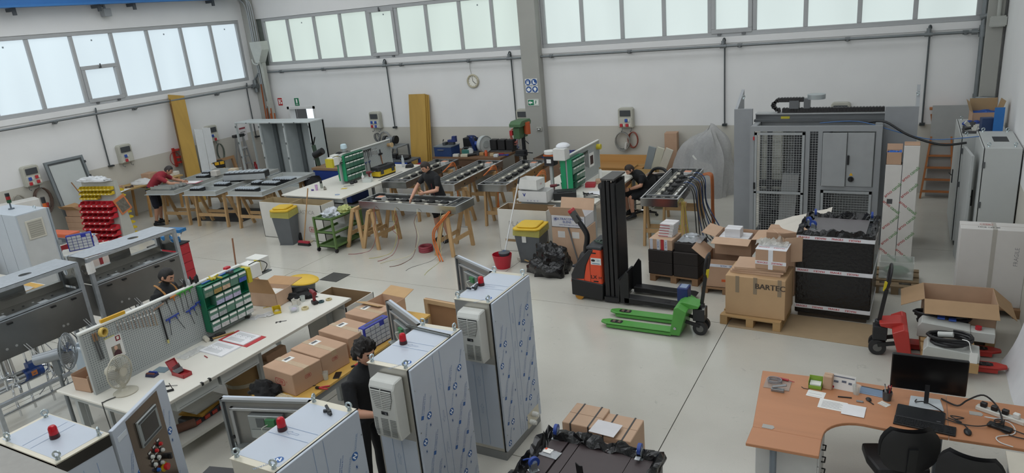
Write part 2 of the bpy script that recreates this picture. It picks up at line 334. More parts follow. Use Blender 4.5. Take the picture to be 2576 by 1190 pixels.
# conduits in the back-left corner
cd = O('conduit_bundle','bundle of grey conduits climbing the back left corner beside the window','conduit',(XL,YB,0))
for k,(x,y) in enumerate(((.37,-.26),(.41,-.22),(.44,-.16),(.30,-.26))): P('conduit', MB().t(smoothpts([(x,y,2.95),(x,y,4.0),(x,y,5.2),(x-.05*k,y-.02,5.55),(x-.3-.05*k,y-.05,5.62)],3),.018), M('a8adb0',.4), cd, smooth=True)
cp = O('copper_busbar_bundle','tall copper bars leaning in the back left corner','bar',(XL+.35,16.6,0))
for k in range(7):
    x = .05+.06*k; P('copper_bar', MB().bar((x+.05,-.05-.03*(k%3),0),(x-.03,.15,2.0+(.95 if k==0 else .2*math.sin(k*2.1))),.05,.012), M('b5673f',.35,.7,.1), cp)
# grey hopper like air duct and junction box
hp = O('ventilation_duct','pale angular ventilation duct with tapering spout beside the corner window','duct',(-18.53,YB-.22,0))
P('body', MB().pr([(0,4.28),(.5,4.28),(.5,4.02),(.26,3.62),(.10,3.62),(0,4.1)],-.2,.1,'y'), M('b9bcb6',.5), hp, bev=.01)
P('spout', MB().pr([(.12,3.62),(.26,3.62),(.24,2.4),(.16,2.4)],-.06,.08,'y').b(.12,.24,-.05,.1,0,2.4), M('b4b6ae',.5), hp)
P('cable', MB().t(smoothpts([(-.02,-.2,3.75),(.08,-.25,3.62),(.25,-.26,3.58),(.33,-.24,3.66),(.3,-.2,3.5)],4),.02), M('b9bcb6',.5), hp, smooth=True)
T('junction_box', MB().b(-.12,.12,-.1,0,0,.2).c((0,-.05,.2),(0,-.05,1.2),.035).b(-.14,.14,-.105,-.1,.02,.18), M('b0b2ac',.5), 'grey junction box with conduit in the top right corner','junction box',(1.4,YB-.2,3.38), bev=.006)
T('security_sensor', MB().c((0,0,.18),(.08,0,.25),.03).c((.08,0,.25),(.1,0,.1),.03).b(.02,.2,-.1,.1,-.08,.12), M('8e9294',.5), 'small grey sensor box hanging above the left windows','sensor',(XL+.02,12.25,5.38), bev=.01)
# crane rail
bl = O('crane_rail','blue steel crane rail along the left wall under the roof','crane rail',(XL,0,0))
P('beam', MB().b(.2,.5,-2.5,16.5,5.60,5.65).b(.33,.37,-2.5,16.5,5.65,5.9).b(.2,.5,-2.5,16.5,5.9,5.95), M('2f6fae',.5), bl)
for y in (9.9,12.0,13.0,15.6,17.0): P('bracket', MB().b(0,.3,y-.04,y+.04,5.52,5.6).b(.25,.3,y-.04,y+.04,5.43,5.52), M('4b5055',.5), bl)
# socket boxes
def sockbox(name,label,loc,rz,socks,open_=False,cover=True):
    t = O(name,label,'socket box',loc,rz,'wall socket boxes')
    P('case', MB().pr([(-.19,0),(.19,0),(.19,.46),(.15,.5),(-.15,.5),(-.19,.46)],-.16,0,'y'), M('b3b2a6',.5), t, bev=.012)
    P('lower_panel', MB().b(-.17,.17,-.175,-.16,.02,.25), M('bdbcb0',.5), t, bev=.005)
    P('breaker_cover', MB().b(-.14,.14,-.18,-.16,.29,.44), M('45484b',.3) if cover else M('a9a89c',.5), t, bev=.008)
    for x,z,c in socks:
        q = P('socket', MB().b(x-.035,x+.035,-.215,-.175,z-.04,z+.04), M(c,.4), t, bev=.008); P('flap', MB().b(x+.04,x+.085,-.19,-.175,z-.03,z+.03), M('d5d4ca',.5), q)
    for x in (-.12,.12): P('hook', MB().t([(x,-.08,0),(x,-.08,-.08),(x,-.16,-.1),(x,-.17,-.07)],.008), PIPE, t)
    return t
R_, B_ = 'b33038','2f50a0'
sockbox('socket_box','socket box with blue and red sockets above two coiled cables on back wall',(-6.16,YB,1.45),0,[(.03,.19,B_),(-.1,.07,R_),(.05,.07,R_)])
sockbox('socket_box','socket box with blue plugs left of the standing yellow planks',(-14.14,YB,1.46),0,[(-.09,.19,B_),(.06,.19,B_),(-.09,.07,R_),(.05,.07,'4a5aa8')])
sockbox('socket_box','socket box behind the green drill press beside the pillar',(-9.06,YB,1.46),0,[(-.08,.19,R_),(.06,.07,R_)])
sockbox('socket_box','beige socket box half hidden behind the grey guarded machine',(-1.27,YB,1.48),0,[(.03,.19,B_)])
sockbox('socket_box','leftmost socket box with three red sockets beside the leaning steel frame',(XL,9.30,1.45),PI/2,[(-.09,.19,B_),(.07,.21,R_),(-.1,.07,R_),(.08,.09,R_)])
sockbox('socket_box','socket box with one blue and one red socket above the long bench',(XL,11.80,1.47),PI/2,[(-.05,.19,B_),(-.05,.07,R_)])
sockbox('socket_box','socket box behind the leaning white panels and yellow plank',(XL,14.70,1.47),PI/2,[(-.05,.19,B_),(.03,.07,R_)])
def coil(name,label,loc,rz,r,col,turns=6,sq=1.15,th=.010,seed=1,plug=None):
    rd = random.Random(seed); t = O(name,label,'cable',loc,rz); pts = []
    for k in range(turns):
        a = r*(1-.12*rd.random()); b = a*sq*(1+.12*rd.random()); ox = .02*rd.uniform(-1,1); 
        for i in range(16):
            q = 2*PI*i/16; pts.append((ox+a*math.sin(q), -.05-.012*k+.006*math.cos(3*q), -b+b*math.cos(q)))
    P('coil', MB().t(pts,th,6), M(col,.5), t, smooth=True)
    if plug: P('plug', MB().c((plug[0],-.12,plug[1]),(plug[0]+.03,-.13,plug[1]+.16),.03), M(plug[2],.5), t, smooth=True)
    return t
coil('coiled_cable','grey coiled cable hanging under the socket box on back wall',(-6.28,YB,1.33),0,.19,'8b8b86',8,1.15,.011,3,(.08,-.42,'c9c9c4'))
coil('coiled_cable','red coiled cable hanging beside the grey coil on back wall',(-6.0,YB,1.33),0,.13,'8a4a3c',5,1.5,.010,4)
coil('coiled_cable','small dark coil hanging left under the socket box with blue plugs',(-14.2,YB,1.30),0,.10,'55575a',4,1.2,.010,5)
coil('coiled_cable','large grey coil hanging behind the pegboard end',(-13.9,YB,1.35),0,.28,'8e9090',5,1.5,.012,6)
coil('coiled_cable','pale looped cable hanging under the leftmost socket box',(XL,8.88,1.32),PI/2,.17,'9b968a',5,1.7,.010,8)
coil('coiled_cable','brown coiled cable with red plug beside the leaning steel frame',(XL,9.42,1.36),PI/2,.21,'5d4a40',7,1.5,.013,9,(.02,-.55,'a3332e'))
coil('coiled_cable','loose green wires hanging beside the leaning white panels',(XL,14.9,1.36),PI/2,.13,'58665c',4,2.0,.007,10)
# clock
ck = O('wall_clock','round cream wall clock with white face hanging on back wall','clock',(-10.58,YB,2.74))
P('rim', MB().t([(.165*math.cos(2*PI*i/32),-.03,.165*math.sin(2*PI*i/32)) for i in range(32)],.028,8,True), M('b3ad96',.4), ck, smooth=True)
P('face', MB().c((0,-.01,0),(0,-.03,0),.15,n=32), M('e6e4da',.5), ck)
hd = MB().bar((0,-.035,.0),(.09,-.035,-.075),.014,.004,(0,1,0)).bar((0,-.035,0),(-.01,-.035,.11),.010,.004,(0,1,0))
P('hands', hd, DARK, ck)
tk = MB()
for i in range(12):
    a = 2*PI*i/12; tk.bar((.115*math.cos(a),-.032,.115*math.sin(a)),(.135*math.cos(a),-.032,.135*math.sin(a)),.008,.003,(0,1,0))
P('hour_marks', tk, M('55544c',.5), ck)
P('cord', MB().t([(-.03,-.02,.17),(-.05,-.03,.35),(-.03,-.04,.55)],.006), M('9a9a94',.5), ck)
# safety signs
def sign(label, loc, w, h, col, draw, rz=0, border='e8e8e4'):
    t = O('safety_sign',label,'sign',loc,rz)
    P('plate', MB().b(-w/2,w/2,-.012,0,-h/2,h/2), M(border,.4), t); P('field', MB().b(-w/2+.012,w/2-.012,-.014,-.012,-h/2+.012,h/2-.012), M(col,.4), t)
    P('symbol', draw(MB()), M('f0f0ec',.4), t); return t
yz = YB-.26
def disc(mb,x,z,r,y=-.017,n=20): mb.c((x,-.014,z),(x,y,z),r,n=n); return mb
def ppe(label,x,z,draw):
    t = O('safety_sign',label,'sign',(x,yz,z),0,'blue protective equipment signs on the pillar')
    P('plate', MB().b(-.085,.085,-.012,0,-.085,.085), M('e4e6e6',.4), t); P('disc', MB().c((0,-.012,0),(0,-.016,0),.08,n=28), M('1d4f93',.4), t)
    P('symbol', draw(MB()), M('eef0f0',.4), t)
Y2,Y3=-.017,-.019
ppe('round blue sign with white gloves on the pillar',-8.75,2.68,lambda m:m.b(-.04,-.005,Y3,Y2,-.045,.0).b(.0,.03,Y3,Y2,-.05,.01).b(-.035,-.027,Y3,Y2,0,.04).b(-.022,-.014,Y3,Y2,0,.045).b(.002,.010,Y3,Y2,.01,.05).b(.016,.024,Y3,Y2,.01,.045))
ppe('round blue sign with white safety boots on the pillar',-8.565,2.68,lambda m:m.pr([(-.04,.045),(-.005,.045),(-.005,-.005),(.045,-.03),(.045,-.045),(-.04,-.045)],Y3,Y2,'y'))
ppe('round blue sign with white ear muffs on the pillar',-8.74,2.49,lambda m:m.pr([(-.03,-.045),(.03,-.045),(.04,0),(.025,.045),(-.025,.045),(-.04,0)],Y3,Y2,'y').b(-.055,-.04,Y3,Y2,-.02,.02).b(.04,.055,Y3,Y2,-.02,.02))
ppe('round blue sign with masked white head on the pillar',-8.555,2.49,lambda m:m.pr([(-.035,-.02),(.035,-.02),(.045,.02),(.02,.05),(-.02,.05),(-.045,.02)],Y3,Y2,'y').b(-.02,.02,Y3,Y2,-.05,-.025))
def exitdraw(m):
    m.pr([(-.14,0),(-.08,.05),(-.08,.02),(-.02,.02),(-.02,-.02),(-.08,-.02),(-.08,-.05)],-.019,-.015,'y').b(.02,.145,-.017,-.015,-.065,.065); return m
es = sign('green emergency exit sign with arrow and running figure on the pillar',(-8.64,yz,2.15),.32,.17,'0f7a55',exitdraw)
P('running_figure', MB().c((.085,-.017,.045),(.085,-.02,.045),.012).bar((.08,-.019,.03),(.07,-.019,-.01),.02,.003,(0,1,0)).bar((.07,-.019,-.01),(.095,-.019,-.03),.012,.003,(0,1,0)).bar((.07,-.019,-.01),(.045,-.019,-.045),.012,.003,(0,1,0)).bar((.08,-.019,.025),(.11,-.019,.01),.01,.003,(0,1,0)).bar((.08,-.019,.025),(.05,-.019,.015),.01,.003,(0,1,0)), M('0f7a55',.4), es)
sign('red fire hose sign on back wall near the doorway',(-18.08,YB,2.33),.22,.27,'b3262c',lambda m:m.b(-.06,-.02,-.018,-.014,-.08,.08).b(-.02,.03,-.018,-.014,0,.03).c((.045,-.014,-.04),(.045,-.018,-.04),.035).b(.0,.08,-.018,-.014,.05,.07))
sign('small red fire sign just above the open white cabinet',(-18.08,YB,1.66),.2,.25,'b3262c',lambda m:m.b(-.05,.05,-.018,-.014,.0,.07).b(-.03,.03,-.018,-.014,-.07,-.02))
sign('green assembly sign with white exclamation bar on back wall',(-17.34,YB,2.31),.22,.27,'12724d',lambda m:m.b(-.03,.03,-.018,-.014,-.02,.09).pr([(-.03,-.02),(.03,-.02),(0,-.06)],-.018,-.014,'y').b(-.05,.05,-.018,-.014,-.09,-.075))
T('light_switch', MB().b(-.05,.05,-.05,0,-.08,.08).b(-.03,.03,-.06,-.05,-.03,.03), M('c9c9c2',.5), 'small white switch on back wall near left corner','switch',(-18.42,YB-.2,2.3), bev=.005)
ls = O('light_switch','grey switch with black rocker on the pillar beside the drill press','switch',(-8.52,yz,1.45)); P('plate', MB().b(-.07,.07,-.04,0,-.05,.05), M('b8b8b0',.5), ls, bev=.005); P('rocker', MB().b(-.045,.045,-.05,-.04,-.03,.03), DARK, ls); P('label_window', MB().b(-.03,.03,-.052,-.05,-.015,.02), WHITE, ls)
# ================================================================ STAINLESS CABINETS IN THE FOREGROUND
FILM = M('b9c1cc',.42,.12,.04,3); FBLUE = M('2a5c9c',.5); FPALE = M('7d95b6',.5); FWHITE = M('dfe6ee',.5); INOX = M('b9b6ae',.30,.85,.06,2); CREAM = M('cfc9b8',.35,.5,.04,2)
EYE = M('b9c4c6',.25,.8)
def film_print(name, w, h, mat4, parent, seed=1, ang=1.15, arrows=-1, flip=0):
    rd = random.Random(seed); mb = MB(); ca, sa = math.cos(ang), math.sin(ang)
    def put(u, v, fn, a=ang):
        mb.X(None); fn(mat4 @ TR(u,v,.001) @ RZ(a))
    def logo(x):
        mb.m(0).X(x).add([(.034*math.cos(2*PI*i/20),.034*math.sin(2*PI*i/20),0) for i in range(20)],[tuple(range(20))])
        mb.m(2).X(x @ TR(0,0,.0006) @ RZ(-.5)).add([(-.018,-.02,0),(-.008,-.02,0),(-.008,.005,0),(.010,-.02,0),(.018,-.02,0),(.018,.02,0),(.008,.02,0),(.008,-.005,0),(-.010,.02,0),(-.018,.02,0)],[(0,1,2,8,9),(2,3,7,8),(3,4,5,6,7)])
        mb.m(1); addtext(mb,'NOVACEL',.028,x @ TR(.045,0,0),'LEFT')
    def slogan(x):
        mb.m(0).X(x).add([(0,-.018,0),(.035,-.018,0),(.035,.018,0),(0,.018,0)],[(0,1,2,3)])
        mb.m(0); addtext(mb,'The Novacel Solution',.0185,x @ TR(.042,.010,0),'LEFT'); addtext(mb,'for LASER Fiber & CO2',.0185,x @ TR(.042,-.012,0),'LEFT')
    def star(x):
        mb.m(0).X(x)
        for k in range(8): mb.add([(0,.003,0),(.024*math.cos(k*PI/4),.024*math.sin(k*PI/4),0),(.003,-.003,0)],[(0,1,2)])
    def arrow(x):
        mb.m(1).X(x)
        for p,q in (((0,-.008),(.07,-.008)),((.07,-.008),(.07,-.02)),((.07,-.02),(.11,0)),((.11,0),(.07,.02)),((.07,.02),(.07,.008)),((.07,.008),(0,.008)),((0,.008),(0,-.008))):
            p = V3((*p,0)); q = V3((*q,0)); n = (q-p).normalized(); n = V3((-n.y,n.x,0))*.0012; mb.add([p-n,q-n,q+n,p+n],[(0,1,2,3)])
    mid = w*.45
    mb.m(1)
    for u in (mid-.05, mid+.05):
        mb.X(mat4); mb.add([(u-.002,.01,.001),(u+.002,.01,.001),(u+.002,h-.01,.001),(u-.002,h-.01,.001)],[(0,1,2,3)])
    v = h-.25
    while v > .12: put(mid, v, arrow, PI/2*arrows); v -= .32
    k = 0; cols = [c for c in (.06,.16,.27,mid+.12,mid+.22,mid+.32,mid+.42) if (c < mid-.08 or c > mid+.06) and c < w-.06]
    for ci,u in enumerate(cols):
        v = .06+.11*((ci*2) % 5)/2
        while v < h-.3:
            f = (logo, slogan, slogan, star)[(k+ci) % 4]; ln = {logo:.17,slogan:.26,star:.04}[f]
            if u+ln*ca < w-.01 and not (u < mid-.05 < u+ln*ca): put(u, v, f)
            v += ln*sa+.055; k += 1
    mb.X(None); return P(name, mb, [FBLUE,FPALE,FWHITE], parent, kind='stuff')
def eyebolt(parent, x, y, z, a=0):
    m_ = MB().c((x,y,z),(x,y,z+.018),.018,.012,10); ca,sa = math.cos(a),math.sin(a)
    m_.t([(x+.022*math.cos(2*PI*i/14)*ca, y+.022*math.cos(2*PI*i/14)*sa, z+.042+.022*math.sin(2*PI*i/14)) for i in range(14)],.008,7,True)
    return P('lifting_eye', m_, EYE, parent, smooth=True)
def beacon(parent, x, y, z):
    b_ = P('beacon', MB().lathe([(.031,.032),(.032,.036),(.030,.085),(.022,.10),(.008,.105)],18,(x,y,z)), M('c81828',.12,0,.04,trans=.25), parent, 'red warning light', smooth=True)
    P('beacon_base', MB().lathe([(.034,0),(.035,.01),(.033,.034)],18,(x,y,z)), M('3a1518',.4), b_, smooth=True)
    P('beacon_filament', MB().c((x,y,z+.04),(x,y,z+.08),.01), M('e8d0c8',.2), b_)
def aircon(parent, x0, x1, y0, y1, z0, z1):
    w = x1-x0; h = z1-z0; AC = M('c6c7c2',.45); u = lambda f: x0+w*f; q = lambda f: z0+h*f
    b_ = P('air_conditioner', MB().pr([(y1,z0),(y1,z1),(y0+.03,z1-.008),(y0,z1-.06),(y0,z0+.10),(y0+.02,z0)],x0,x1,'x'), AC, parent, 'pale grey air conditioning unit on the cabinet side', bev=.01)
    yf = y0-.0015
    P('grille_recess', MB().pr([(u(.09),q(.88)),(u(.91),q(.88)),(u(.90),q(.72)),(u(.78),q(.55)),(u(.22),q(.55)),(u(.10),q(.72))],yf-.001,yf+.004,'y'), M('26282a',.6), b_)
    P('grille_rib', MB().b(u(.49),u(.51),yf-.012,yf,q(.55),q(.88)), AC, b_)
    for i in range(10):
        f = .565+.031*i; e = .10 if f > .72 else .10+.12*(.72-f)/.17
        P('slat', MB().b(u(e),u(1-e),yf-.010,yf,q(f),q(f)+h*.013), AC, b_)
    dsp = P('display', MB().b(u(.40),u(.66),yf-.006,yf+.002,q(.445),q(.50)), DARK, b_, bev=.003)
    P('display_button', MB().b(u(.56),u(.63),yf-.009,yf-.006,q(.458),q(.487)), M('6a6d70',.3), dsp)
    vt = MB()
    for i in range(11):
        f = .08+.028*i
        for a,c in ((.08,.2),(.34,.62),(.70,.93)): vt.b(u(a),u(c),yf-.003,yf+.003,q(f),q(f)+h*.012)
    P('lower_vents', vt, M('7f817e',.6), b_, kind='stuff')
    return b_
def steel_cabinet(label, x, y, door, ac, seed, extra=None):
    t = O('steel_control_cabinet', label, 'cabinet', (x,y,0), 0, 'stainless control cabinets'); w, d, h = .43,.805,1.8
    P('plinth', MB().b(.0,w-.005,.0,d,0,.10), M('8d8f90',.4,.6), t); P('body', MB().b(0,w-.02,0,d,.1,h-.006), INOX, t, bev=.004)
    P('top_panel', MB().b(-.005,w-.012,-.005,d+.005,h-.006,h), CREAM, t)
    tf = P('top_film', MB().b(.0,w-.03,.05,d-.06,h,h+.0012), FILM, t); film_print('film_print', .74, w-.03, frame((.0+w-.03,.05,h+.0014),(0,1,0),(-1,0,0)), tf, seed+5, 2.6, 1)
    P('seal', MB().b(w-.02,w-.008,.0,d,.1,h-.002), M('111214',.7), t)
    bp = P('back_panel', MB().b(w-.008,w+.014,.004,d-.004,.11,h-.004), FILM, t, bev=.003); film_print('film_print', d-.01, h-.13, frame((w+.0145,.006,.12),(0,1,0),(0,0,1)), bp, seed, 1.22)
    for z in (.3,.75,1.2,1.6): P('screw', MB().c((w+.014,d-.02,z),(w+.018,d-.02,z),.006,n=8), EYE, t); P('screw', MB().c((w+.014,.025,z),(w+.018,.025,z),.006,n=8), EYE, t)
    sf = P('side_film', MB().b(.02,w-.03,-.0015,0,.14,1.12), FILM, t); film_print('film_print', w-.06, .95, frame((.025,-.0022,.15),(1,0,0),(0,0,1)), sf, seed+2, .75, 1)
    for q in ((.03,.03),(w-.05,.03),(.03,d-.03),(w-.05,d-.03)): eyebolt(t, *q, h, RND.uniform(0,3))
    beacon(t, .09, .39, h)
    if ac: aircon(t, .10, .36, -.145, -.002, 1.19, 1.735)
    # door swung open
    a = door; dx = P('door', MB().b(0,.78,-.035,-.005,.12,h), FILM, t, loc=(-.012,d-.02,0), rot=(0,0,a), bev=.004)
    STL = M('8e9192',.35,.6)
    P('door_return', MB().b(0,.78,-.005,.028,h-.02,h).b(0,.02,-.005,.028,.12,h).b(.76,.78,-.005,.028,.12,h), STL, dx)
    P('door_frame', MB().b(.07,.71,.0,.03,h-.10,h-.075).b(.07,.10,.0,.03,.25,h-.075).b(.68,.71,.0,.03,.25,h-.075).b(.07,.71,.0,.03,.25,.28), M('a9abac',.3,.7), dx, bev=.003)
    P('inner_skin', MB().b(.03,.75,-.004,.006,.14,h-.03), M('8b8a86',.35,.5), dx)
    hm = P('panel_computer', MB().b(.25,.54,.006,.06,1.48,1.68), M('9ba09f',.4,.6), dx, bev=.004)
    P('heat_vent', MB().b(.40,.47,.06,.064,1.58,1.66), M('5d6262',.5), hm); P('terminal_block', MB().b(.30,.38,.06,.085,1.60,1.66), M('3f7a4e',.5), hm)
    P('plate', MB().b(.27,.52,.062,.066,1.485,1.56), M('a6abaa',.35,.7), hm)
    P('wires', MB().t(smoothpts([(.36,.085,1.62),(.40,.11,1.60),(.38,.10,1.55),(.33,.09,1.50)],4),.004), M('c8cbc0',.5), hm)
    sh = P('comb_shelf', MB().b(.08,.70,.006,.09,1.39,1.394).b(.08,.70,.006,.07,1.33,1.334), M('8f9493',.4,.5), dx)
    for i in range(16): P('tooth', MB().b(.09+i*.038,.108+i*.038,.088,.10,1.388,1.398), M('9a9a92',.4), sh)
    for z in (.5,1.0,1.55): P('hinge', MB().c((-.01,0,z),(-.01,0,z+.06),.01), DARK, dx)
    P('lock', MB().c((.735,.006,1.45),(.735,.02,1.45),.014), DARK, dx); P('lock_rod', MB().c((.735,.012,.3),(.735,.012,1.4),.006), EYE, dx)
    return t
def doorang(dx,dy): return math.atan2(dy,dx)
CAB2 = steel_cabinet('nearest film-covered steel cabinet, cut off by the bottom edge, door open behind', -3.845,2.605, doorang(-.694,-.21), False, 3)
CAB3 = steel_cabinet('film-covered steel cabinet with metal bar on top, between the curly-haired man and the floor', -3.835,4.035, doorang(-.645,.365), True, 11)
CAB4 = steel_cabinet('farthest film-covered steel cabinet with white cable glands low on its side', -3.865,5.435, doorang(-.728,.38), True, 23)
for z,y in ((.22,.60),(.16,.53)): P('cable_gland', MB().c((.444,y,z),(.50,y,z),.03).c((.50,y,z),(.52,y,z),.024), M('d8d8d2',.5), CAB4, 'white cable gland', smooth=True)
P('gland_plate', MB().b(.444,.447,.47,.74,.10,.27), CREAM, CAB4)
T('steel_trunking_bar', MB().b(0,.52,0,.022,0,.004).b(0,.52,0,.003,0,.02).b(0,.52,.019,.022,0,.02), M('8e918e',.35,.7), 'grey steel bar lying across the top of the middle cabinet','bar',(-3.93,4.71,1.803),-.10)
def clutter(name,label,loc,seed=1,s=.05,n=5,col='2a2c2e'):
    rd = random.Random(seed); mb = MB()
    for i in range(n):
        a = rd.uniform(0,6.28); p = V3((rd.uniform(-s,s)*.6,rd.uniform(-s,s)*.6,.012)); q = p+V3((math.cos(a)*s,math.sin(a)*s,rd.uniform(0,.02))); mb.bar(p,q,.018,.018)
    return T(name, mb, M(col,.5), label, 'hardware', loc)
clutter('black_clamp','black plastic clamps lying on the nearest cabinet top',(-3.60,3.30,1.802),2,.04)
clutter('black_clamp','black cable clamp on the farthest cabinet beside its red light',(-3.79,5.72,1.802),3,.05)
# cabinet with operator door, bottom left
c1 = O('steel_control_cabinet','film-covered steel cabinet with operator panel door at bottom left','cabinet',(-5.79,2.09,0)); w1,d1_ = .785,.39
P('plinth', MB().b(0,w1,0,d1_,0,.1), M('8d8f90',.4,.6), c1); P('body', MB().b(0,.02,0,d1_,.1,1.79).b(w1-.02,w1,0,d1_,.1,1.79).b(0,w1,0,.02,.1,1.79).b(0,w1,0,d1_,.1,.12).b(0,w1,0,d1_,1.77,1.79), INOX, c1)
P('top_panel', MB().b(-.004,w1+.004,-.004,d1_+.004,1.79,1.8), CREAM, c1)
tf = P('top_film', MB().b(.03,w1-.05,.03,d1_-.005,1.8,1.8012), FILM, c1); film_print('film_print', .70,.35, frame((.03,.03,1.8014),(1,0,0),(0,1,0)), tf, 31, .9, 1)
sf = P('side_film', MB().b(w1,w1+.0015,.05,d1_,.14,1.70), FILM, c1); film_print('film_print', .34,1.5, frame((w1+.002,.05,.15),(0,1,0),(0,0,1)), sf, 37, 1.0)
P('side_edge', MB().b(w1,w1+.004,0,d1_,1.70,1.79), M('4c4a46',.3,.7), c1)
for q in ((.04,.35),(w1-.05,.35),(.1,.04),(w1-.04,.04)): eyebolt(c1, *q, 1.8, RND.uniform(0,3))
beacon(c1, .43,.20,1.8)
od = P('door', MB().b(0,.775,-.005,.03,.12,1.80), FILM, c1, loc=(w1-.01,d1_+.03,0), rot=(0,0,math.atan2(.69,-.345)), bev=.004)
film_print('film_print', .77,1.6, frame((.772,-.0060,.15),(-1,0,0),(0,0,1)) if 0 else frame((.003,-.0058,.15),(1,0,0),(0,0,1)), od, 41, 1.2)
P('bare_plate', MB().b(.165,.63,-.009,-.004,.55,1.775), M('7d6f63',.25,.85,.1,3), od)
P('masking_strip', MB().b(.03,.15,-.008,-.005,1.68,1.72), M('c6ccd2',.5), od)
hmi = P('touch_screen', MB().b(.26,.55,-.028,-.009,1.47,1.70), M('9aa0a0',.35,.4), od, bev=.004)
P('screen_glass', MB().b(.295,.515,-.030,-.028,1.51,1.665), M('2a2421',.15), hmi); P('screen_band', MB().b(.27,.54,-.0295,-.028,1.675,1.69).b(.27,.54,-.0295,-.028,1.48,1.498), M('3a3e40',.3), hmi)
for u,z,c in ((.47,1.372,'c22a2c'),(.40,1.355,'c22a2c'),(.475,1.31,'d0d2cc'),(.33,1.345,'d0d2cc'),(.405,1.29,'d0d2cc'),(.34,1.265,'d0d2cc'),(.43,1.22,'b9bbb6'),(.36,1.20,'2f5fa8')):
    bt = P('push_button', MB().c((u,-.009,z),(u,-.035,z),.016,n=14).c((u,-.035,z),(u,-.042,z),.012,n=14), M(c,.3), od, smooth=True)
    P('button_collar', MB().c((u,-.009,z),(u,-.02,z),.022,n=14).b(u-.02,u+.02,-.012,-.009,z+.026,z+.046), M('26282a',.4), bt); P('button_tag', MB().b(u-.017,u+.017,-.013,-.012,z+.029,z+.043), M('d9dad4',.5), bt)
P('selector_switch', MB().c((.50,-.009,1.235),(.50,-.05,1.235),.026,n=16).b(.49,.51,-.075,-.05,1.21,1.26), M('1d1e20',.4), od, smooth=True)
es_ = P('emergency_stop', MB().c((.46,-.009,1.16),(.46,-.03,1.16),.018,n=14).c((.46,-.03,1.16),(.46,-.05,1.16),.030,.028,16), M('c42227',.35), od, smooth=True); P('yellow_collar', MB().c((.46,-.009,1.16),(.46,-.016,1.16),.042,n=18), M('d9b91f',.4), es_)
# stack of yellow and black tool cases beside it
for k in range(4):
    t = O('tool_case','yellow and black tool case, %s of the stack behind the operator door' % ('lowest','second lowest','second highest','topmost')[k],'tool case',(-5.06,3.28,.0+.205*k),.25,'tool case stack')
    P('body', MB().b(-.25,.25,-.19,.19,.0,.15), M('26272a',.5), t, bev=.02); P('lid', MB().b(-.25,.25,-.19,.19,.15,.203), M('c9a822' if k%2==0 else '202124',.45), t, bev=.015)
    for x in (-.15,.15): P('latch', MB().b(x-.04,x+.04,-.205,-.18,.09,.19), M('d3b02a' if k%2 else '1b1c1e',.4), t, bev=.005)
    P('handle', MB().t([(-.08,-.19,.10),(-.08,-.23,.10),(.08,-.23,.10),(.08,-.19,.10)],.012), DARK, t)
# wrapped crate with castors at the bottom, upside down cart
def castor(parent, x, y, z, a, brake=False):
    c = P('castor', MB().X(TR(x,y,z)@RZ(a)).b(-.035,.035,-.04,.04,0,.006).b(-.022,-.017,-.03,.03,.006,.075).b(.017,.022,-.03,.03,.006,.075).c((0,0,.006),(0,0,.02),.025), M('aab0b2',.3,.8), parent)
    P('wheel', MB().X(TR(x,y,z)@RZ(a)).c((-.014,.01,.075),(.014,.01,.075),.048,n=20), M('27438f',.45), c, 'blue castor wheel', smooth=True)
    P('hub', MB().X(TR(x,y,z)@RZ(a)).c((-.016,.01,.075),(.016,.01,.075),.022,n=14), M('8d98b0',.4), c)
    if brake: P('brake_pedal', MB().X(TR(x,y,z)@RZ(a)).b(-.02,.02,-.085,-.04,.03,.036), M('c8cccc',.4,.5), c)
fc = O('upturned_cart','black upturned cart wrapped in film with blue castors at bottom edge','cart',(-2.05,4.35,0)); zt = .95
P('body', MB().b(-.50,.50,-.75,.42,.02,zt-.02), M('19191a',.5), fc, bev=.01)
PAN = M('43393a',.5,0,.05,20)
P('base_panel', MB().b(-.45,-.30,-.72,.40,zt-.02,zt), PAN, fc); P('base_panel', MB().b(-.285,-.20,-.72,.37,zt-.02,zt-.004), PAN, fc); P('base_panel', MB().b(-.19,.27,-.72,.37,zt-.02,zt), PAN, fc); P('base_panel', MB().b(.275,.45,-.72,.40,zt-.02,zt), PAN, fc)
P('metal_strip', MB().b(-.28,-.20,.375,.39,zt-.02,zt+.002).b(-.19,.27,.375,.39,zt-.02,zt+.002), M('c9cacb',.3,.8), fc)
castor(fc,-.42,.385,zt,.1); castor(fc,.335,.37,zt,.05,True); castor(fc,-.40,-.10,zt,-.6); castor(fc,.36,-.5,zt,.3)
WRAP = M('141415',.22,0,.1,6,.5,14)
def collar(hx,hy,z0,seed=1,n=120):
    def pt(u,s):
        q = (u%1)*4; i = int(q); f = q-i; c = [(-1,-1),(1,-1),(1,1),(-1,1),(-1,-1)]; return ((c[i][0]*(1-f)+c[i+1][0]*f)*hx*s,(c[i][1]*(1-f)+c[i+1][1]*f)*hy*s)
    pr = [(1.03,-.012,.004),(1.03,.0,.015),(1.02,.05,.035),(.97,.06,.05),(.92,.03,.04),(.86,.0,.03)]
    def fn(u,v):
        s,dz,am = pr[round(v*5)]; x,y = pt(u,s); w = V3((x*9,y*9,seed+v*3)); return (x+am*NZ.noise(w),y+am*NZ.noise(w+V3((5,0,0))),z0+dz+am*1.6*NZ.noise(w+V3((0,9,0)))+am*NZ.noise(w*2.7))
    return MB().grid(fn,n,5)
from mathutils import noise as NZ
def rope(pts, r, n=8, seed=1, amp=.35):
    rd = random.Random(seed); q = smoothpts(pts,6); return MB().t([p+V3((rd.uniform(-1,1),rd.uniform(-1,1),rd.uniform(-1,1)))*r*amp for p in q],[r*rd.uniform(.6,1.25) for _ in q],n)
P('film_edge', collar(.52,.59,.95,3).X(None), WRAP, fc, 'crumpled black stretch film', loc=(0,-.165,0))
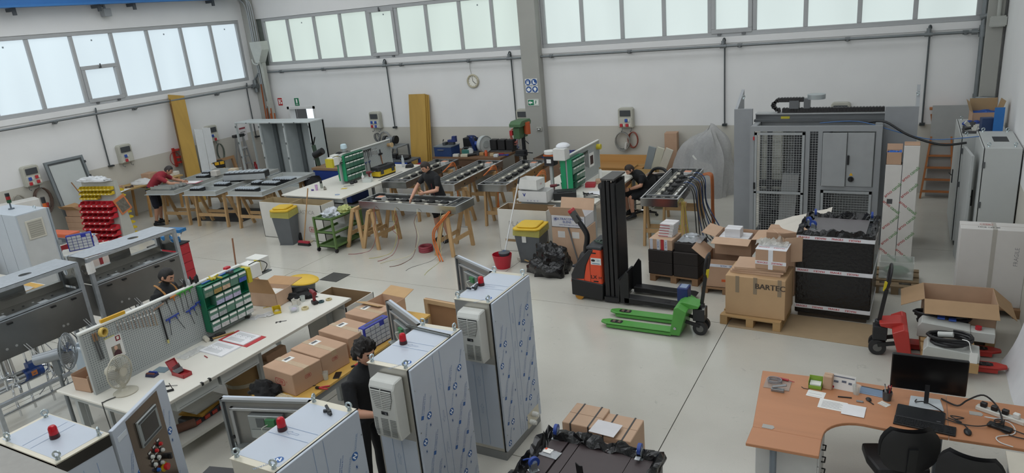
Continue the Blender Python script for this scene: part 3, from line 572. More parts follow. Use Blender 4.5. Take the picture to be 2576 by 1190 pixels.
P('film_side', MB().grid(lambda u,v:(.515+.008*math.sin(9*v+3*u),-.7+1.12*u,.05+.9*v),8,6), WRAP, fc)
P('strap_tie', MB().t(smoothpts([(-.40,-.05,zt+.03),(-.47,-.02,zt+.04),(-.53,-.03,zt+.02)],3),.008), M('27438f',.5), fc)
bk = T('bent_black_bracket', MB().pr([(-.07,0),(.06,0),(.075,.05),(.03,.10),(.028,.06),(-.01,.065),(-.02,.15),(-.05,.14),(-.085,.155)],-.004,.004,'y').pr([(-.06,0),(.05,0),(.05,.05),(.02,.09),(-.02,.05)],-.06,-.052,'y').b(-.07,.06,-.06,.004,0,.004), M('0f0f10',.4), 'folded black sheet bracket standing on the upturned cart','bracket',(-2.0,4.25,.952),-.3)
pb = O('parts_bag','clear plastic bag with printed card on the upturned cart','bag',(-2.42,4.50,.953),-.1)
P('bag', MB().grid(lambda u,v:((u-.5)*.17,(v-.5)*.10,.004+.022*math.sin(PI*u)*math.sin(PI*v)+.004*math.sin(17*u+9*v)),10,7).b(-.085,.085,-.05,.05,0,.003), M('c9cccf',.15,0,.05,alpha=.55), pb, smooth=True)
P('card', MB().b(-.055,.02,-.03,.03,.0255,.027), M('e9e7e2',.6), pb); P('card_print', MB().b(-.055,-.035,.005,.03,.027,.0275), M('d8552e',.5), pb)
# strapped cartons behind it
CARD = M('bfa086',.75,0,.07,5); CARD2 = M('b5947a',.75,0,.07,5); STRAP = M('3b3a39',.5)
def carton(label, loc, w, d, h, rz=0, col=None, group=None, strap=(), tape=None, name='cardboard_box', cat='box'):
    t = O(name,label,cat,loc,rz,group); P('body', MB().b(-w/2,w/2,-d/2,d/2,0,h), col or CARD, t, bev=.006)
    for u in strap: P('strap', MB().b(u*w-.008,u*w+.008,-d/2-.003,d/2+.003,0,h+.003), STRAP, t)
    if tape: P('tape', MB().b(-w/2-.001,w/2+.001,-tape/2,tape/2,h-.06,h+.0015), M('b39a7c',.3,0,.1,20), t)
    P('flap_seam', MB().b(-w/2+.004,w/2-.004,-.002,.002,h,h+.0008), M('7d6248',.8), t)
    return t
carton('strapped carton at the far left of the carton cluster behind the upturned cart',(-2.60,5.66,0),.36,.38,.60,0,strap=(-.25,.27),group='strapped cartons')
carton('strapped carton at the right of the cluster behind the upturned cart',(-2.24,5.62,0),.37,.40,.57,0,strap=(-.25,.27),group='strapped cartons')
carton('lower strapped carton partly under the film of the upturned cart',(-2.58,5.22,0),.36,.38,.55,0,strap=(-.25,.27),group='strapped cartons')
carton('strapped carton lying under the white sheet',(-2.22,5.20,0),.36,.38,.53,0,strap=(-.25,.27),group='strapped cartons')
T('paper_sheet', MB().b(-.13,.13,-.11,.11,0,.004), M('d6d4d6',.6), 'blank white sheet lying on the strapped cartons','paper',(-2.33,5.50,.605),-.06)
# ================================================================ REUSABLE BUILDERS
from mathutils import noise as NZ
def perfmat():
    m = bpy.data.materials.new('mat_perforated_steel'); m.use_nodes = True; nt = m.node_tree; N = nt.nodes; L = nt.links; b = N['Principled BSDF']
    tc = N.new('ShaderNodeTexCoord'); sp = N.new('ShaderNodeSeparateXYZ'); L.new(tc.outputs['Object'], sp.inputs[0]); s = []
    for ax in ('Y','Z'):
        a = N.new('ShaderNodeMath'); a.operation = 'MULTIPLY'; a.inputs[1].default_value = 2*PI/.026; L.new(sp.outputs[ax], a.inputs[0])
        c = N.new('ShaderNodeMath'); c.operation = 'COSINE'; L.new(a.outputs[0], c.inputs[0]); s.append(c)
    ad = N.new('ShaderNodeMath'); ad.operation = 'ADD'; L.new(s[0].outputs[0], ad.inputs[0]); L.new(s[1].outputs[0], ad.inputs[1])
    g = N.new('ShaderNodeMath'); g.operation = 'GREATER_THAN'; g.inputs[1].default_value = .95; L.new(ad.outputs[0], g.inputs[0])
    mx = N.new('ShaderNodeMix'); mx.data_type = 'RGBA'; mx.inputs[6].default_value = (*lin('a9aeac'),1); mx.inputs[7].default_value = (*lin('70767a'),1); L.new(g.outputs[0], mx.inputs[0])
    L.new(mx.outputs[2], b.inputs['Base Color']); b.inputs['Roughness'].default_value = .45; return m
PERF = perfmat(); BENCHW = M('d9d6cc',.45,0,.03,4); FRAMEG = M('a6aaa9',.45,0,.03); GREEN = M('14694a',.45); CLEARP = M('dfe6e2',.12,0,.0,alpha=.34)
WOODF = M('b98d55',.6,0,.12,14,wood=3); PLY = M('caa050',.55,0,.12,5,wood=2); BROWN = M('8a6b50',.8)
def bench(label, x0,x1,y0,y1,h, legs, shelf=None, group='white work benches'):
    t = O('work_bench', label, 'work bench', (x0,y0,0), 0, group); w = x1-x0; d = y1-y0
    P('worktop', MB().b(0,w,0,d,h-.035,h), BENCHW, t, bev=.008); P('edge_band', MB().b(-.004,0,0,d,h-.034,h-.002).b(w,w+.004,0,d,h-.034,h-.002), M('bfbcb2',.5), t)
    P('apron', MB().b(.06,w-.06,.08,.11,h-.14,h-.036), FRAMEG, t); P('apron', MB().b(.06,w-.06,d-.11,d-.08,h-.14,h-.036), FRAMEG, t)
    for lx,ly in legs: P('leg', MB().b(lx-.03,lx+.03,ly-.03,ly+.03,0.03,h-.036).b(lx-.02,lx+.02,ly-.02,ly+.02,0,.03), FRAMEG, t)
    if shelf: P('shelf', MB().b(*shelf), M('b4b2aa',.5), t)
    return t
def pegboard(label, x, y0,y1,z0,z1):
    t = O('pegboard', label, 'pegboard', (x,y0,z0), 0); l = y1-y0; h = z1-z0
    P('panel', MB().b(-.012,.012,0,l,.015,h-.015), PERF, t); P('top_rail', MB().b(-.028,.028,-.02,l+.02,h-.03,h), M('d4d5cf',.4), t, bev=.006)
    P('post', MB().b(-.02,.02,-.02,.012,0,h-.03), FRAMEG, t); P('post', MB().b(-.02,.02,l-.012,l+.02,0,h-.03), FRAMEG, t); P('bottom_rail', MB().b(-.02,.02,.012,l-.012,0,.03), FRAMEG, t)
    return t
def drawer_rack(label, loc, w, h, rows, cols, d=.09, rz=0, empty=(), fills=None, col=None, group='green parts drawer racks', ends=0):
    # local: x across, z up, front faces -y
    t = O('parts_drawer_rack', label, 'drawer rack', loc, rz, group); G = col or GREEN
    P('shell', MB().b(0,w,d-.006,d,0,h).b(0,.008,0,d,0,h).b(w-.008,w,0,d,0,h), G, t)
    if ends: P('end_plate', MB().b(-.004,0,0,d,0,h), M('1f9463',.45), t); P('end_plate', MB().b(w,w+.004,0,d,0,h), M('1f9463',.45), t)
    for r in range(rows+1): z = r*(h-.008)/rows; P('divider_shelf', MB().b(.008,w-.008,0,d-.006,z,z+.008), G, t)
    cw = (w-.016)/cols; rh = (h-.008)/rows
    for r in range(rows):
        for c in range(cols):
            if (r,c) in empty: continue
            x0 = .008+c*cw+.004; x1 = x0+cw-.008; z0 = r*rh+.010; z1 = (r+1)*rh-.014
            q = P('drawer', MB().pr([(-.012,z0),(d-.012,z0),(d-.012,z1),(-.03,z1)],x0,x1,'x'), M('4f7a68',.2,0,.1,9) if col is None else M('c9ccd2',.4), t, loc=None)
            P('drawer_label', MB().b(x0+.004,x1-.012,-.036,-.030,z1-.028,z1-.002), M('e4e4de',.4), q)
            f = (fills or {}).get((r,c))
            if f: P('contents', MB().pr([(-.020,z0+.002),(-.014,z0+.002),(-.020,z0+.02+.25*rh),(-.027,z0+.02+.25*rh)],x0+.004,x1-.004,'x'), M(f,.5,0,.5,60), q)
    return t
def open_box(label, loc, w,d,h, rz=0, flaps=(0,0,0,0), col=None, inner=None, fl=None, group=None, name='cardboard_box', th=.006, fill=None):
    # flaps: outward angle from vertical (radians, None = none) for -x,+x,-y,+y sides
    c = col or CARD; t = O(name, label, 'box', loc, rz, group)
    P('body', MB().b(-w/2,w/2,-d/2,d/2,0,th).b(-w/2,-w/2+th,-d/2,d/2,0,h).b(w/2-th,w/2,-d/2,d/2,0,h).b(-w/2,w/2,-d/2,-d/2+th,0,h).b(-w/2,w/2,d/2-th,d/2,0,h), c, t)
    lf = fl or min(w,d)/2
    for i,a in enumerate(flaps):
        if a is None: continue
        if i < 2: s = -1 if i==0 else 1; p = V3((s*(w/2-th/2),0,h)); q = p+V3((s*math.sin(a)*lf,0,math.cos(a)*lf)); m_ = MB().bar(p,q,d,th,(math.cos(a)*s,0,-math.sin(a)))
        else: s = -1 if i==2 else 1; p = V3((0,s*(d/2-th/2),h)); q = p+V3((0,s*math.sin(a)*lf,math.cos(a)*lf)); m_ = MB().bar(p,q,w,th,(0,math.cos(a)*s,-math.sin(a)))
        P('flap', m_, inner or c, t)
    if fill: P('packing', MB().grid(lambda u,v:((u-.5)*(w-2*th),(v-.5)*(d-2*th),h*fill[1]+.05*NZ.noise(V3((u*5,v*5,fill[2])))),10,10), M(fill[0],.7), t)
    return t
def heap(name, label, cat, loc, rx, ry, h, mat, seed=1, fr=3.0, amp=.35, rz=0, n=26, k=12, group=None, ridge=True, kind=None):
    vs = []; mb = MB()
    for i in range(k+1):
        th = (PI/2)*(1-i/k)*1.0
        for j in range(n):
            ph = 2*PI*j/n; p = V3((math.cos(ph)*math.sin(th), math.sin(ph)*math.sin(th), math.cos(th)))
            f = 1+amp*NZ.noise(p*fr+V3((seed*3.1,0,0)))+amp*.6*(abs(NZ.noise(p*fr*2.3+V3((0,seed*1.7,0)))) if ridge else 0)
            z = max(.002, h*p.z*f) if i else .0
            vs.append((rx*p.x*f, ry*p.y*f, z))
    fs = [(i*n+j,i*n+(j+1)%n,(i+1)*n+(j+1)%n,(i+1)*n+j) for i in range(k) for j in range(n)]+[tuple(range(n-1,-1,-1))]
    mb.add(vs, fs); return T(name, mb, mat, label, cat, loc, rz, group, smooth=True, kind=kind)
def sheet(label, loc, w, d, rz=0, col='e6e5e2', name='paper_sheet', lines=0, cat='paper', th=.002, group=None):
    t = O(name, label, cat, loc, rz, group); P('sheet', MB().b(-w/2,w/2,-d/2,d/2,0,th), M(col,.7), t)
    if lines:
        mb = MB()
        for i in range(lines): mb.b(-w*.38,w*(.38-.2*((i*7)%3)/3),-d*.36+i*d*.72/lines,-d*.36+i*d*.72/lines+.003,th,th+.0006)
        P('print', mb, M('8d8d90',.7), t, kind='stuff')
    return t
# ================================================================ FRONT WHITE BENCH
ZB = .9
bench('long white bench in front with drawers below and pegboard along its middle',-8.18,-6.62,3.65,6.86,ZB,[(.1,.15),(1.25,.15),(1.25,1.75),(1.25,3.05),(.1,3.05)],(.5,1.36,.35,1.42,.20,.235))
for k,(y,l) in enumerate(((4.06,'nearer'),(4.66,'farther'))):
    t = O('drawer_unit','%s grey drawer unit under the front bench edge' % l,'drawer',(-7.15,y,.70),0,'grey under-bench drawers'); P('case', MB().b(0,.44,0,.56,0,.162), FRAMEG, t); P('front', MB().b(.44,.455,0,.56,0,.162), M('b4b8b6',.45), t, bev=.004); P('front_groove', MB().b(.4555,.4565,.03,.53,.025,.028).b(.4555,.4565,.03,.53,.135,.138), M('3f4244',.6), t)
pegboard('perforated steel pegboard on the front bench with spanners hanging',-7.6,3.77,5.93,ZB,1.64)
fl_ = {(r,c):col for (r,c),col in zip([(3,0),(3,1),(3,2),(3,4),(2,1),(2,2),(2,3),(1,0),(1,1),(1,3),(1,4),(0,0),(0,1),(0,2),(0,3),(0,4)],['6e8070','a58a50','c0a58c','3d55a8','a5a6c8','b0a9cc','b0a9cc','b8bcc0','9aa0a0','c3c6c8','cfd4d4','b8bcc0','d2d4d0','d2d4d4','c8caca','c8ccd0'])}
drawer_rack('green drawer rack with clear drawers on the front pegboard',(-7.475,5.23,.985),.68,.62,4,5,.105,PI/2,{(2,0),(2,4)},fl_)
# spanners and hex keys on the pegboard
def spanner(label,y,z,l,grp,th=1.0):
    t = O('combination_spanner',label,'spanner',(-7.578,y,z),0,grp); w = .006+.05*l
    m_ = MB().bar((0,0,0),(0,.02*l,-l),.5*w,.008,(1,0,0)).t([(0,.5*w*math.cos(2*PI*i/10),.5*w*math.sin(2*PI*i/10)) for i in range(10)],.005,5,True).bar((0,.02*l,-l),(0,.02*l-.5*w,-l-.8*w),.4*w,.008,(1,0,0)).bar((0,.02*l,-l),(0,.02*l+.6*w,-l-.7*w),.4*w,.008,(1,0,0))
    P('shaft', m_, CHROME, t); P('size_tag', MB().b(.004,.007,-.006,.008,-.35*l,-.25*l), WHITE, t); return t
for k in range(12): spanner('chrome spanner, %s from the left in the row on the front pegboard' % ORD[k],4.17+.041*k,1.585-.001*k,.09+.011*k,'chrome spanners on the front pegboard')
def tkey(label,y,z,l,col,dy=.0,w=.05,grp='T-handle keys on the front pegboard',x=-7.575):
    t = O('hex_key',label,'hex key',(x,y,z),0,grp); P('handle', MB().c((.01,-w,0),(.01,w,.01),.011,n=8), M(col,.4), t, smooth=True); P('collar', MB().c((.01,0,0),(.01,dy*.2,-.05),.011,.006,8), M(col,.4), t); P('blade', MB().c((.01,0,-.02),(.01,dy,-l),.004,n=6), M('4a4c4e',.35,.7), t)
for k,(y,z,l,c,dy) in enumerate(((4.80,1.60,.20,'2e2c24',.03),(4.90,1.60,.26,'b06a20',.02),(4.99,1.61,.25,'3b8c34',.0),(5.06,1.61,.22,'3b8c34',.0),(5.13,1.615,.2,'3b8c34',.0))): tkey('upper T-handle key, %s from the left on the front pegboard' % ORD[k],y,z,l,c,dy)
for k,(y,z,l,dy) in enumerate(((4.78,1.36,.20,-.02),(4.87,1.37,.21,.08),(5.06,1.35,.19,.03),(5.13,1.37,.12,.02),(5.21,1.40,.28,.08))): tkey('lower blue T-handle key, %s from the left on the front pegboard' % ORD[k],y,z,l,'2a3f92',dy,.045,'blue keys on the front pegboard')
t = O('breaker_bar','long black breaker bar hanging on the front pegboard','breaker bar',(-7.578,4.67,1.56)); P('head', MB().bar((.01,-.05,-.01),(.01,.09,.02),.02,.02), CHROME, t); P('shaft', MB().c((.01,.02,0),(.01,.03,-.44),.010), M('2a2b2d',.4,.5), t); P('tip', MB().c((.01,.03,-.43),(.01,.03,-.475),.012), M('c9c07a',.5), t)
for k in range(2): tt = O('file','flat file with wooden handle, %s of two on the front pegboard' % ('left','right')[k],'file',(-7.578,3.885+.03*k,1.58),0,'files on the front pegboard'); P('handle', MB().c((.012,0,0),(.012,.0,-.09),.011,.009,8), BROWN, tt); P('blade', MB().bar((.012,0,-.09),(.012,.015,-.32),.016,.006,(1,0,0)), M('6a6d70',.4,.7), tt)
t = O('tape_roll','yellow masking tape roll hanging on the front pegboard','tape',(-7.54,3.985,1.56)); P('roll', MB().lathe([(.034,-.02),(.052,-.02),(.052,.02),(.034,.02),(.034,-.02)],24).X(None), M('c9ac58',.5), t, rot=(0,PI/2,.3), smooth=True)
t = O('level_tool','yellow spirit level resting on the front pegboard top','level',(-7.6,4.16,1.642),-.05); P('body', MB().b(-.015,.015,-.14,.14,0,.035), M('d0a02c',.4), t)
t = O('photo_print','photo of a child in dark clothes pinned on the front pegboard','photo',(-7.585,3.995,1.19)); P('sheet', MB().b(0,.002,0,.19,.0,.26), M('dededa',.6), t); P('photo_field', MB().b(.002,.0025,.05,.155,.03,.15), M('7d7467',.6), t)
P('clothes', MB().pr([(.06,.03),(.15,.03),(.14,.08),(.115,.095),(.09,.09),(.065,.07)],.0025,.003,'x'), M('4a2a30',.7), t); P('face', MB().ell((.0026,.10,.122),(.0008,.02,.026)), M('d0a890',.6), t); P('card', MB().b(.002,.003,.12,.175,.19,.25), M('7d2128',.5), t); P('card_print', MB().b(.003,.0034,.133,.162,.205,.24), M('d8d2c8',.5), t); P('note', MB().b(.0005,.0018,.0,.12,.24,.275), M('c9c78a',.6), t)
# things on the front bench
def fan_grill(mb, R, n, depth, M4):
    mb.X(M4)
    for k in range(n):
        a = 2*PI*k/n; pts = []
        for i in range(6):
            r = .05+(R-.05)*i/5; aa = a+.25*(1-i/5); pts.append((depth*(1-(i/5)**2.2)+.002, r*math.cos(aa), r*math.sin(aa)))
        mb.t(pts,.0021,4,caps=False)
    return mb
t = O('table_fan','cream desk fan with wire guard on the front bench','fan',(-7.30,3.90,ZB),.3); FC = M('b5b1a2',.45)
P('base', MB().lathe([(.125,0),(.128,.012),(.10,.03),(.045,.04),(.03,.06)],24,(0,.02,0)), FC, t, smooth=True); P('stem', MB().c((0,.02,.05),(-.02,0,.16),.028,.024), FC, t, smooth=True)
mh = P('motor_housing', MB().lathe([(.02,-.02),(.05,0),(.062,.05),(.055,.11),(.05,.13)],18).X(None), FC, t, loc=(-.14,0,.265), rot=(0,PI/2+.02,0), smooth=True)
gm = fan_grill(MB(),.175,44,.05,TR(.02,0,.265)); gm = fan_grill(gm,.175,28,-.055,TR(.0,0,.265)); P('guard', gm, FC, t, kind='stuff')
P('guard_rim', MB().t([(.01,.178*math.cos(2*PI*i/40),.265+.178*math.sin(2*PI*i/40)) for i in range(40)],.009,6,True), FC, t, smooth=True); P('guard_boss', MB().c((.055,0,.265),(.068,0,.265),.05,n=20), FC, t)
for k in range(4): P('blade', MB().X(TR(.0,0,.265)@RX(k*PI/2)@TR(0,.085,0)@RY(.5)).ell((0,0,0),(.006,.068,.055)), M('9b9a92',.4), t, smooth=True)
P('cord', MB().t(smoothpts([(-.03,-.1,.01),(-.1,-.2,.005),(-.08,-.24,-.03),(-.05,-.25,-.5),(-.02,-.27,-.88)],4),.006), M('4a4a48',.5), t)
# grey pedestal fan behind the bench end
t = O('pedestal_fan','tall grey pedestal fan seen from behind at left of the front bench','fan',(-8.32,3.80,0),.75); FG = M('767b7e',.4,.3)
P('base', MB().lathe([(.2,0),(.2,.015),(.05,.04),(.03,.06)],20), FG, t, smooth=True); P('pole', MB().c((0,0,.05),(0,0,1.12),.022).b(-.03,.03,-.03,.03,1.0,1.2), FG, t, smooth=True)
P('motor_housing', MB().c((-.20,0,1.22),(.08,0,1.25),.062,.07,18), M('8b9094',.35,.4), t, smooth=True)
gm = fan_grill(MB(),.21,44,.06,TR(.16,0,1.26)); gm = fan_grill(gm,.21,44,-.06,TR(.14,0,1.26)); P('guard', gm, M('8e9396',.3,.5), t, kind='stuff')
P('guard_rim', MB().t([(.15,.21*math.cos(2*PI*i/40),1.26+.21*math.sin(2*PI*i/40)) for i in range(40)],.007,6,True), FG, t, smooth=True)
for k in range(4): P('blade', MB().X(TR(.15,0,1.26)@RX(k*PI/2+.4)@TR(0,.10,0)@RY(.5)).ell((0,0,0),(.006,.09,.06)), M('6a6a68',.4), t, smooth=True)
open_box('small open carton on the left end of the front bench',(-7.83,3.86,ZB),.26,.22,.17,.1,(.15,.1,None,.2),CARD2,fl=.03)
t = O('plastic_crate','large clear plastic crate behind the left end of the front pegboard','crate',(-8.35,4.40,.80),.1); P('tub', MB().b(-.28,.28,-.22,.22,0,.006).b(-.29,-.28,-.22,.22,0,.33).b(.28,.29,-.22,.22,0,.33).b(-.29,.29,-.23,-.22,0,.33).b(-.29,.29,.22,.23,0,.33), M('b9c6d0',.25,0,.05,alpha=.6), t); P('rim', MB().b(-.31,.31,-.25,-.22,.32,.34).b(-.31,.31,.22,.25,.32,.34).b(-.31,-.28,-.22,.22,.32,.34).b(.28,.31,-.22,.22,.32,.34), M('c6d0d8',.3,alpha=.8), t)
T('small_stand', MB().b(-.3,.3,-.25,.25,.76,.8).b(-.28,-.24,-.23,-.19,0,.76).b(.24,.28,-.23,-.19,0,.76).b(-.28,-.24,.19,.23,0,.76).b(.24,.28,.19,.23,0,.76), FRAMEG, 'low grey stand under the clear plastic crate','stand',(-8.52,4.40,0))
t = O('drill_bit_case','open red metal drill bit case on the front bench','case',(-7.02,4.42,ZB),-.05); RED = M('a5363a',.4)
P('tray', MB().b(-.11,.11,-.055,.055,0,.005).b(-.11,-.105,-.055,.055,0,.045).b(.105,.11,-.055,.055,0,.045).b(-.11,.11,-.055,-.05,0,.045).b(-.11,.11,.05,.055,0,.045), RED, t); P('lid', MB().X(TR(-.11,0,.045)@RY(-.6)).b(-.005,.0,-.055,.055,0,.13).b(0,.02,-.055,-.05,0,.13).b(0,.02,.05,.055,0,.13).b(0,.02,-.055,.055,.125,.13), RED, t); P('bit_holder', MB().X(TR(-.06,0,.02)@RY(-.3)).b(-.02,.03,-.048,.048,0,.05), M('8b8f92',.4,.5), t)
for k in range(7): P('drill_bit', MB().c((-.055,-.04+.013*k,.06),(-.085,-.04+.013*k,.10+.003*k),.005,n=6), M('3f4042',.35,.7), t)
t = O('pliers','blue and dark pliers set lying near the desk fan','pliers',(-7.36,4.28,ZB),.2); P('pouch', MB().pr([(-.07,0),(.07,0),(.06,.03),(-.05,.045)],-.04,.04,'y'), M('2b3050',.6), t, bev=.006); P('handle', MB().bar((-.04,-.03,.045),(.06,-.02,.04),.02,.012), M('6a3a30',.5), t); P('handle', MB().bar((-.04,.01,.045),(.06,.02,.04),.02,.012), M('2a3f92',.5), t)
T('glass_plate', MB().b(-.09,.09,-.06,.06,0,.006), M('8fa6b2',.2,alpha=.7), 'small blue glass plate at the foot of the front pegboard','plate',(-7.38,4.42,ZB),.2)
t = O('clear_tub','small clear tub with screws beside the red drill case','tub',(-7.26,4.50,ZB)); P('tub', MB().lathe([(.045,0),(.06,.05),(.063,.05),(.047,-.002)],18), CLEARP, t, smooth=True); P('contents', MB().ell((0,0,.012),(.04,.04,.014)), M('b59c6a',.5,0,.4,50), t, kind='stuff')
T('red_pen', MB().c((-.04,0,.006),(.04,.01,.006),.006), M('8f1d28',.4), 'short red marker lying near the binders','pen',(-7.13,4.83,ZB+.001),-.4)
T('screwdriver', MB().c((-.07,0,.008),(.0,0,.008),.010,.008,8).c((0,0,.008),(.09,.0,.006),.003), M('2c2d2f',.4), 'black screwdriver lying at the bench corner near the drill case','screwdriver',(-6.92,4.18,ZB+.002),.5)
t = O('hex_key_set','folding black key set at the front bench edge','hex key',(-6.82,4.10,ZB),.9); P('body', MB().b(-.05,.05,-.01,.01,0,.022), DARK, t); P('blade', MB().c((.04,0,.022),(.02,0,.10),.004), DARK, t)
for y,l in ((4.37,'near'),(4.47,'far')): T('edge_clip', MB().b(-.02,.016,-.012,.012,-.03,.004), DARK, 'black clip on the front bench edge, the %ser one' % l.replace('near','near').replace('far','farth'),'clip',(-6.625,y,ZB),0,'black clips on bench edge')
t = O('ring_binder','open ring binder with printed pages, nearer of two on the front bench','binder',(-7.14,5.05,ZB),-.05,'open ring binders'); P('pages', MB().b(-.21,.21,-.14,.14,0,.012), M('e4e4e6',.6), t); P('cover', MB().b(-.21,.22,-.145,.145,-.0,.004), M('cfd0d2',.5), t)
for u in (-.12,-.02,.08): P('ring', MB().t([(u,-.015+.016*math.cos(a*PI/6),.012+.022*math.sin(a*PI/6)) for a in range(7)],.0025,5), CHROME, t)
P('print', MB().b(-.17,.1,-.11,-.03,.012,.0125).b(-.17,.15,.03,.10,.012,.0125), M('c9cacc',.7), t, kind='stuff')
t = O('ring_binder','open ring binder with red cover beside the mallet','binder',(-7.10,5.36,ZB),-.05,'open ring binders'); P('cover', MB().b(-.27,.27,-.15,.15,0,.006), M('b83a40',.45), t); P('pages', MB().b(-.2,.2,-.14,.13,.006,.018), M('e4e4e6',.6), t)
for u in (-.12,-.02,.08,.16): P('ring', MB().t([(u,.01+.016*math.cos(a*PI/6),.018+.022*math.sin(a*PI/6)) for a in range(7)],.0025,5), CHROME, t)
P('print', MB().b(-.17,.1,-.11,-.03,.018,.0185).b(-.17,.15,.04,.10,.018,.0185), M('c9cacc',.7), t, kind='stuff')
t = O('mallet','white headed mallet with black handle at the foot of the pegboard','mallet',(-7.50,5.22,ZB+.03),1.2); P('head', MB().c((-.06,-.05,0),(-.06,.05,0),.03,n=14), M('cfcabb',.5), t, smooth=True); P('handle', MB().c((-.06,0,0),(.05,0,0),.009).c((.05,0,0),(.18,0,0),.016,.018,10), M('1d1d1e',.5), t, smooth=True)
t = O('hammer','hammer with wooden handle beside the mallet','hammer',(-7.42,5.30,ZB+.015),1.1); P('handle', MB().c((-.1,0,0),(.17,0,0),.011), M('a8874f',.5), t, smooth=True); P('head', MB().b(-.13,-.10,-.05,.05,-.014,.016), DARK, t, bev=.005)
t = O('plastic_bag','crumpled clear bags along the foot of the front pegboard','bag',(-7.40,4.86,ZB)); P('bag', MB().grid(lambda u,v:((u-.5)*.16,(v-.5)*.34,.004+.03*abs(NZ.noise(V3((u*4,v*8,2))))),10,16), M('d6d8d8',.2,alpha=.5), t, smooth=True)
open_box('open carton with white packing beyond the green drawer rack',(-7.68,6.40,ZB),.50,.34,.20,.12,(.7,None,.35,1.5),CARD,M('b08a62',.75),.26,fill=('e2e0da',.7,3))
t = O('spray_can','white spray can with black cap beside the green drawer rack','spray can',(-7.72,6.06,ZB)); P('can', MB().lathe([(.03,0),(.032,.004),(.032,.13),(.026,.142)],16), M('b9bdb8',.35,.2,.2,30), t, smooth=True); P('cap', MB().lathe([(.027,.142),(.027,.178),(.022,.18)],16), DARK, t, smooth=True)
for k,(x,y,r) in enumerate(((-7.48,5.88,.2),(-7.42,5.97,.5),(-7.35,6.05,-.2))): sheet('crumpled instruction leaflet, %s from the gloves, beside the spray can' % ORD[k],(x,y,ZB+.002+.004*k),.16,.11,r,'dedede',lines=6,group='leaflets by the spray can')
clutter('work_gloves','grey rolled gloves at the foot of the green drawer rack',(-7.56,5.87,ZB+.004),7,.05,6,'4a4846')
def bin_(label,loc,w,d,h,col,rz=0,group=None,fill=None):
    t = O('parts_bin',label,'bin',loc,rz,group); c = M(col,.45)
    P('tub', MB().b(-w/2,w/2,-d/2,d/2,0,.004).b(-w/2,-w/2+.004,-d/2,d/2,0,h).b(w/2-.004,w/2,-d/2,d/2,0,h).b(-w/2,w/2,d/2-.004,d/2,0,h).b(-w/2,w/2,-d/2,-d/2+.004,0,h*.5), c, t)
    P('rim', MB().b(-w/2-.005,w/2+.005,d/2,d/2+.008,h-.012,h).b(-w/2-.006,-w/2,-d/2,d/2,h-.012,h).b(w/2,w/2+.006,-d/2,d/2,h-.012,h), c, t)
    if fill: P('contents', MB().ell((0,0,h*.25),(w*.42,d*.42,h*.22)), M(fill,.5,0,.4,60), t, kind='stuff')
    return t
bin_('small yellow parts bin on the front bench',(-7.30,6.14,ZB),.10,.14,.07,'cfb322',.9,fill='b9b08a')
t = O('clear_tub','clear tub of lilac caps on the front bench','tub',(-7.08,6.24,ZB),.2); P('tub', MB().lathe([(.07,0),(.085,.065),(.088,.065),(.072,-.002)],4), CLEARP, t); P('contents', MB().ell((0,0,.025),(.045,.045,.025)), M('b9aed6',.6,0,.4,80), t, kind='stuff')
T('tape_roll', MB().lathe([(.03,0),(.048,0),(.048,.03),(.03,.03),(.03,0)],20), M('cdbf94',.5), 'beige tape roll beside the lilac tub','tape',(-6.98,6.34,ZB),0,smooth=True)
T('tape_roll', MB().lathe([(.02,0),(.042,0),(.042,.02),(.02,.02),(.02,0)],20), M('27474a',.5), 'dark green tape roll behind the cordless drill','tape',(-6.93,6.60,ZB),0,smooth=True)
T('tape_roll', MB().lathe([(.02,0),(.042,0),(.042,.02),(.02,.02),(.02,0)],20), M('b7a77c',.5), 'tan tape roll at the far end of the front bench','tape',(-6.88,6.70,ZB),0,smooth=True)
def drill(label,loc,rz,red='7d2026'):
    t = O('cordless_drill',label,'drill',loc,rz); P('battery', MB().b(-.05,.05,-.035,.035,0,.05), M('241c1e',.5), t, bev=.008); P('handle', MB().c((.0,0,.05),(-.015,0,.15),.022,.02,10), M(red,.45), t, smooth=True)
    P('body', MB().c((-.07,0,.165),(.07,0,.175),.03,.028,12), M(red,.45), t, smooth=True); P('chuck', MB().c((.07,0,.175),(.12,0,.178),.022,.014,12), M('333537',.4,.4), t, smooth=True); P('bit', MB().c((.12,0,.178),(.16,0,.18),.004), STEEL, t); P('trigger', MB().b(.015,.03,-.008,.008,.11,.14), DARK, t)
    return t
drill('red cordless drill standing on the far end of the front bench',(-6.98,6.53,ZB),2.7)
t = O('caliper','small black caliper on the front bench edge','caliper',(-7.0,5.92,ZB),.7); P('beam', MB().b(-.07,.07,-.006,.006,0,.005), M('5a5c5e',.4,.6), t); P('jaw', MB().b(-.07,-.05,-.03,.01,0,.006).b(-.02,.0,-.025,.012,0,.008), M('3a3c3e',.4,.5), t)
T('wooden_strip', MB().b(-.1,.1,-.012,.012,0,.004), M('c9b15a',.6), 'thin yellow strip beside the open carton on front bench','strip',(-7.55,6.26,ZB),.8)
open_box('tiny white open carton on the front bench near the jacket',(-7.22,6.42,ZB),.09,.07,.07,.2,(.2,.2,None,None),M('d6d3ca',.7),fl=.02)
T('plastic_cup', MB().lathe([(.026,0),(.035,.08),(.037,.08),(.028,-.002)],16), CLEARP, 'clear plastic cup behind the tiny white carton','cup',(-7.22,6.55,ZB),0,smooth=True)
heap('jacket','black jacket heaped on the far end of the front bench','jacket',(-7.46,6.66,ZB),.27,.17,.11,M('151516',.85,0,.2,12,.6,20),5,2.4,.5,.4)
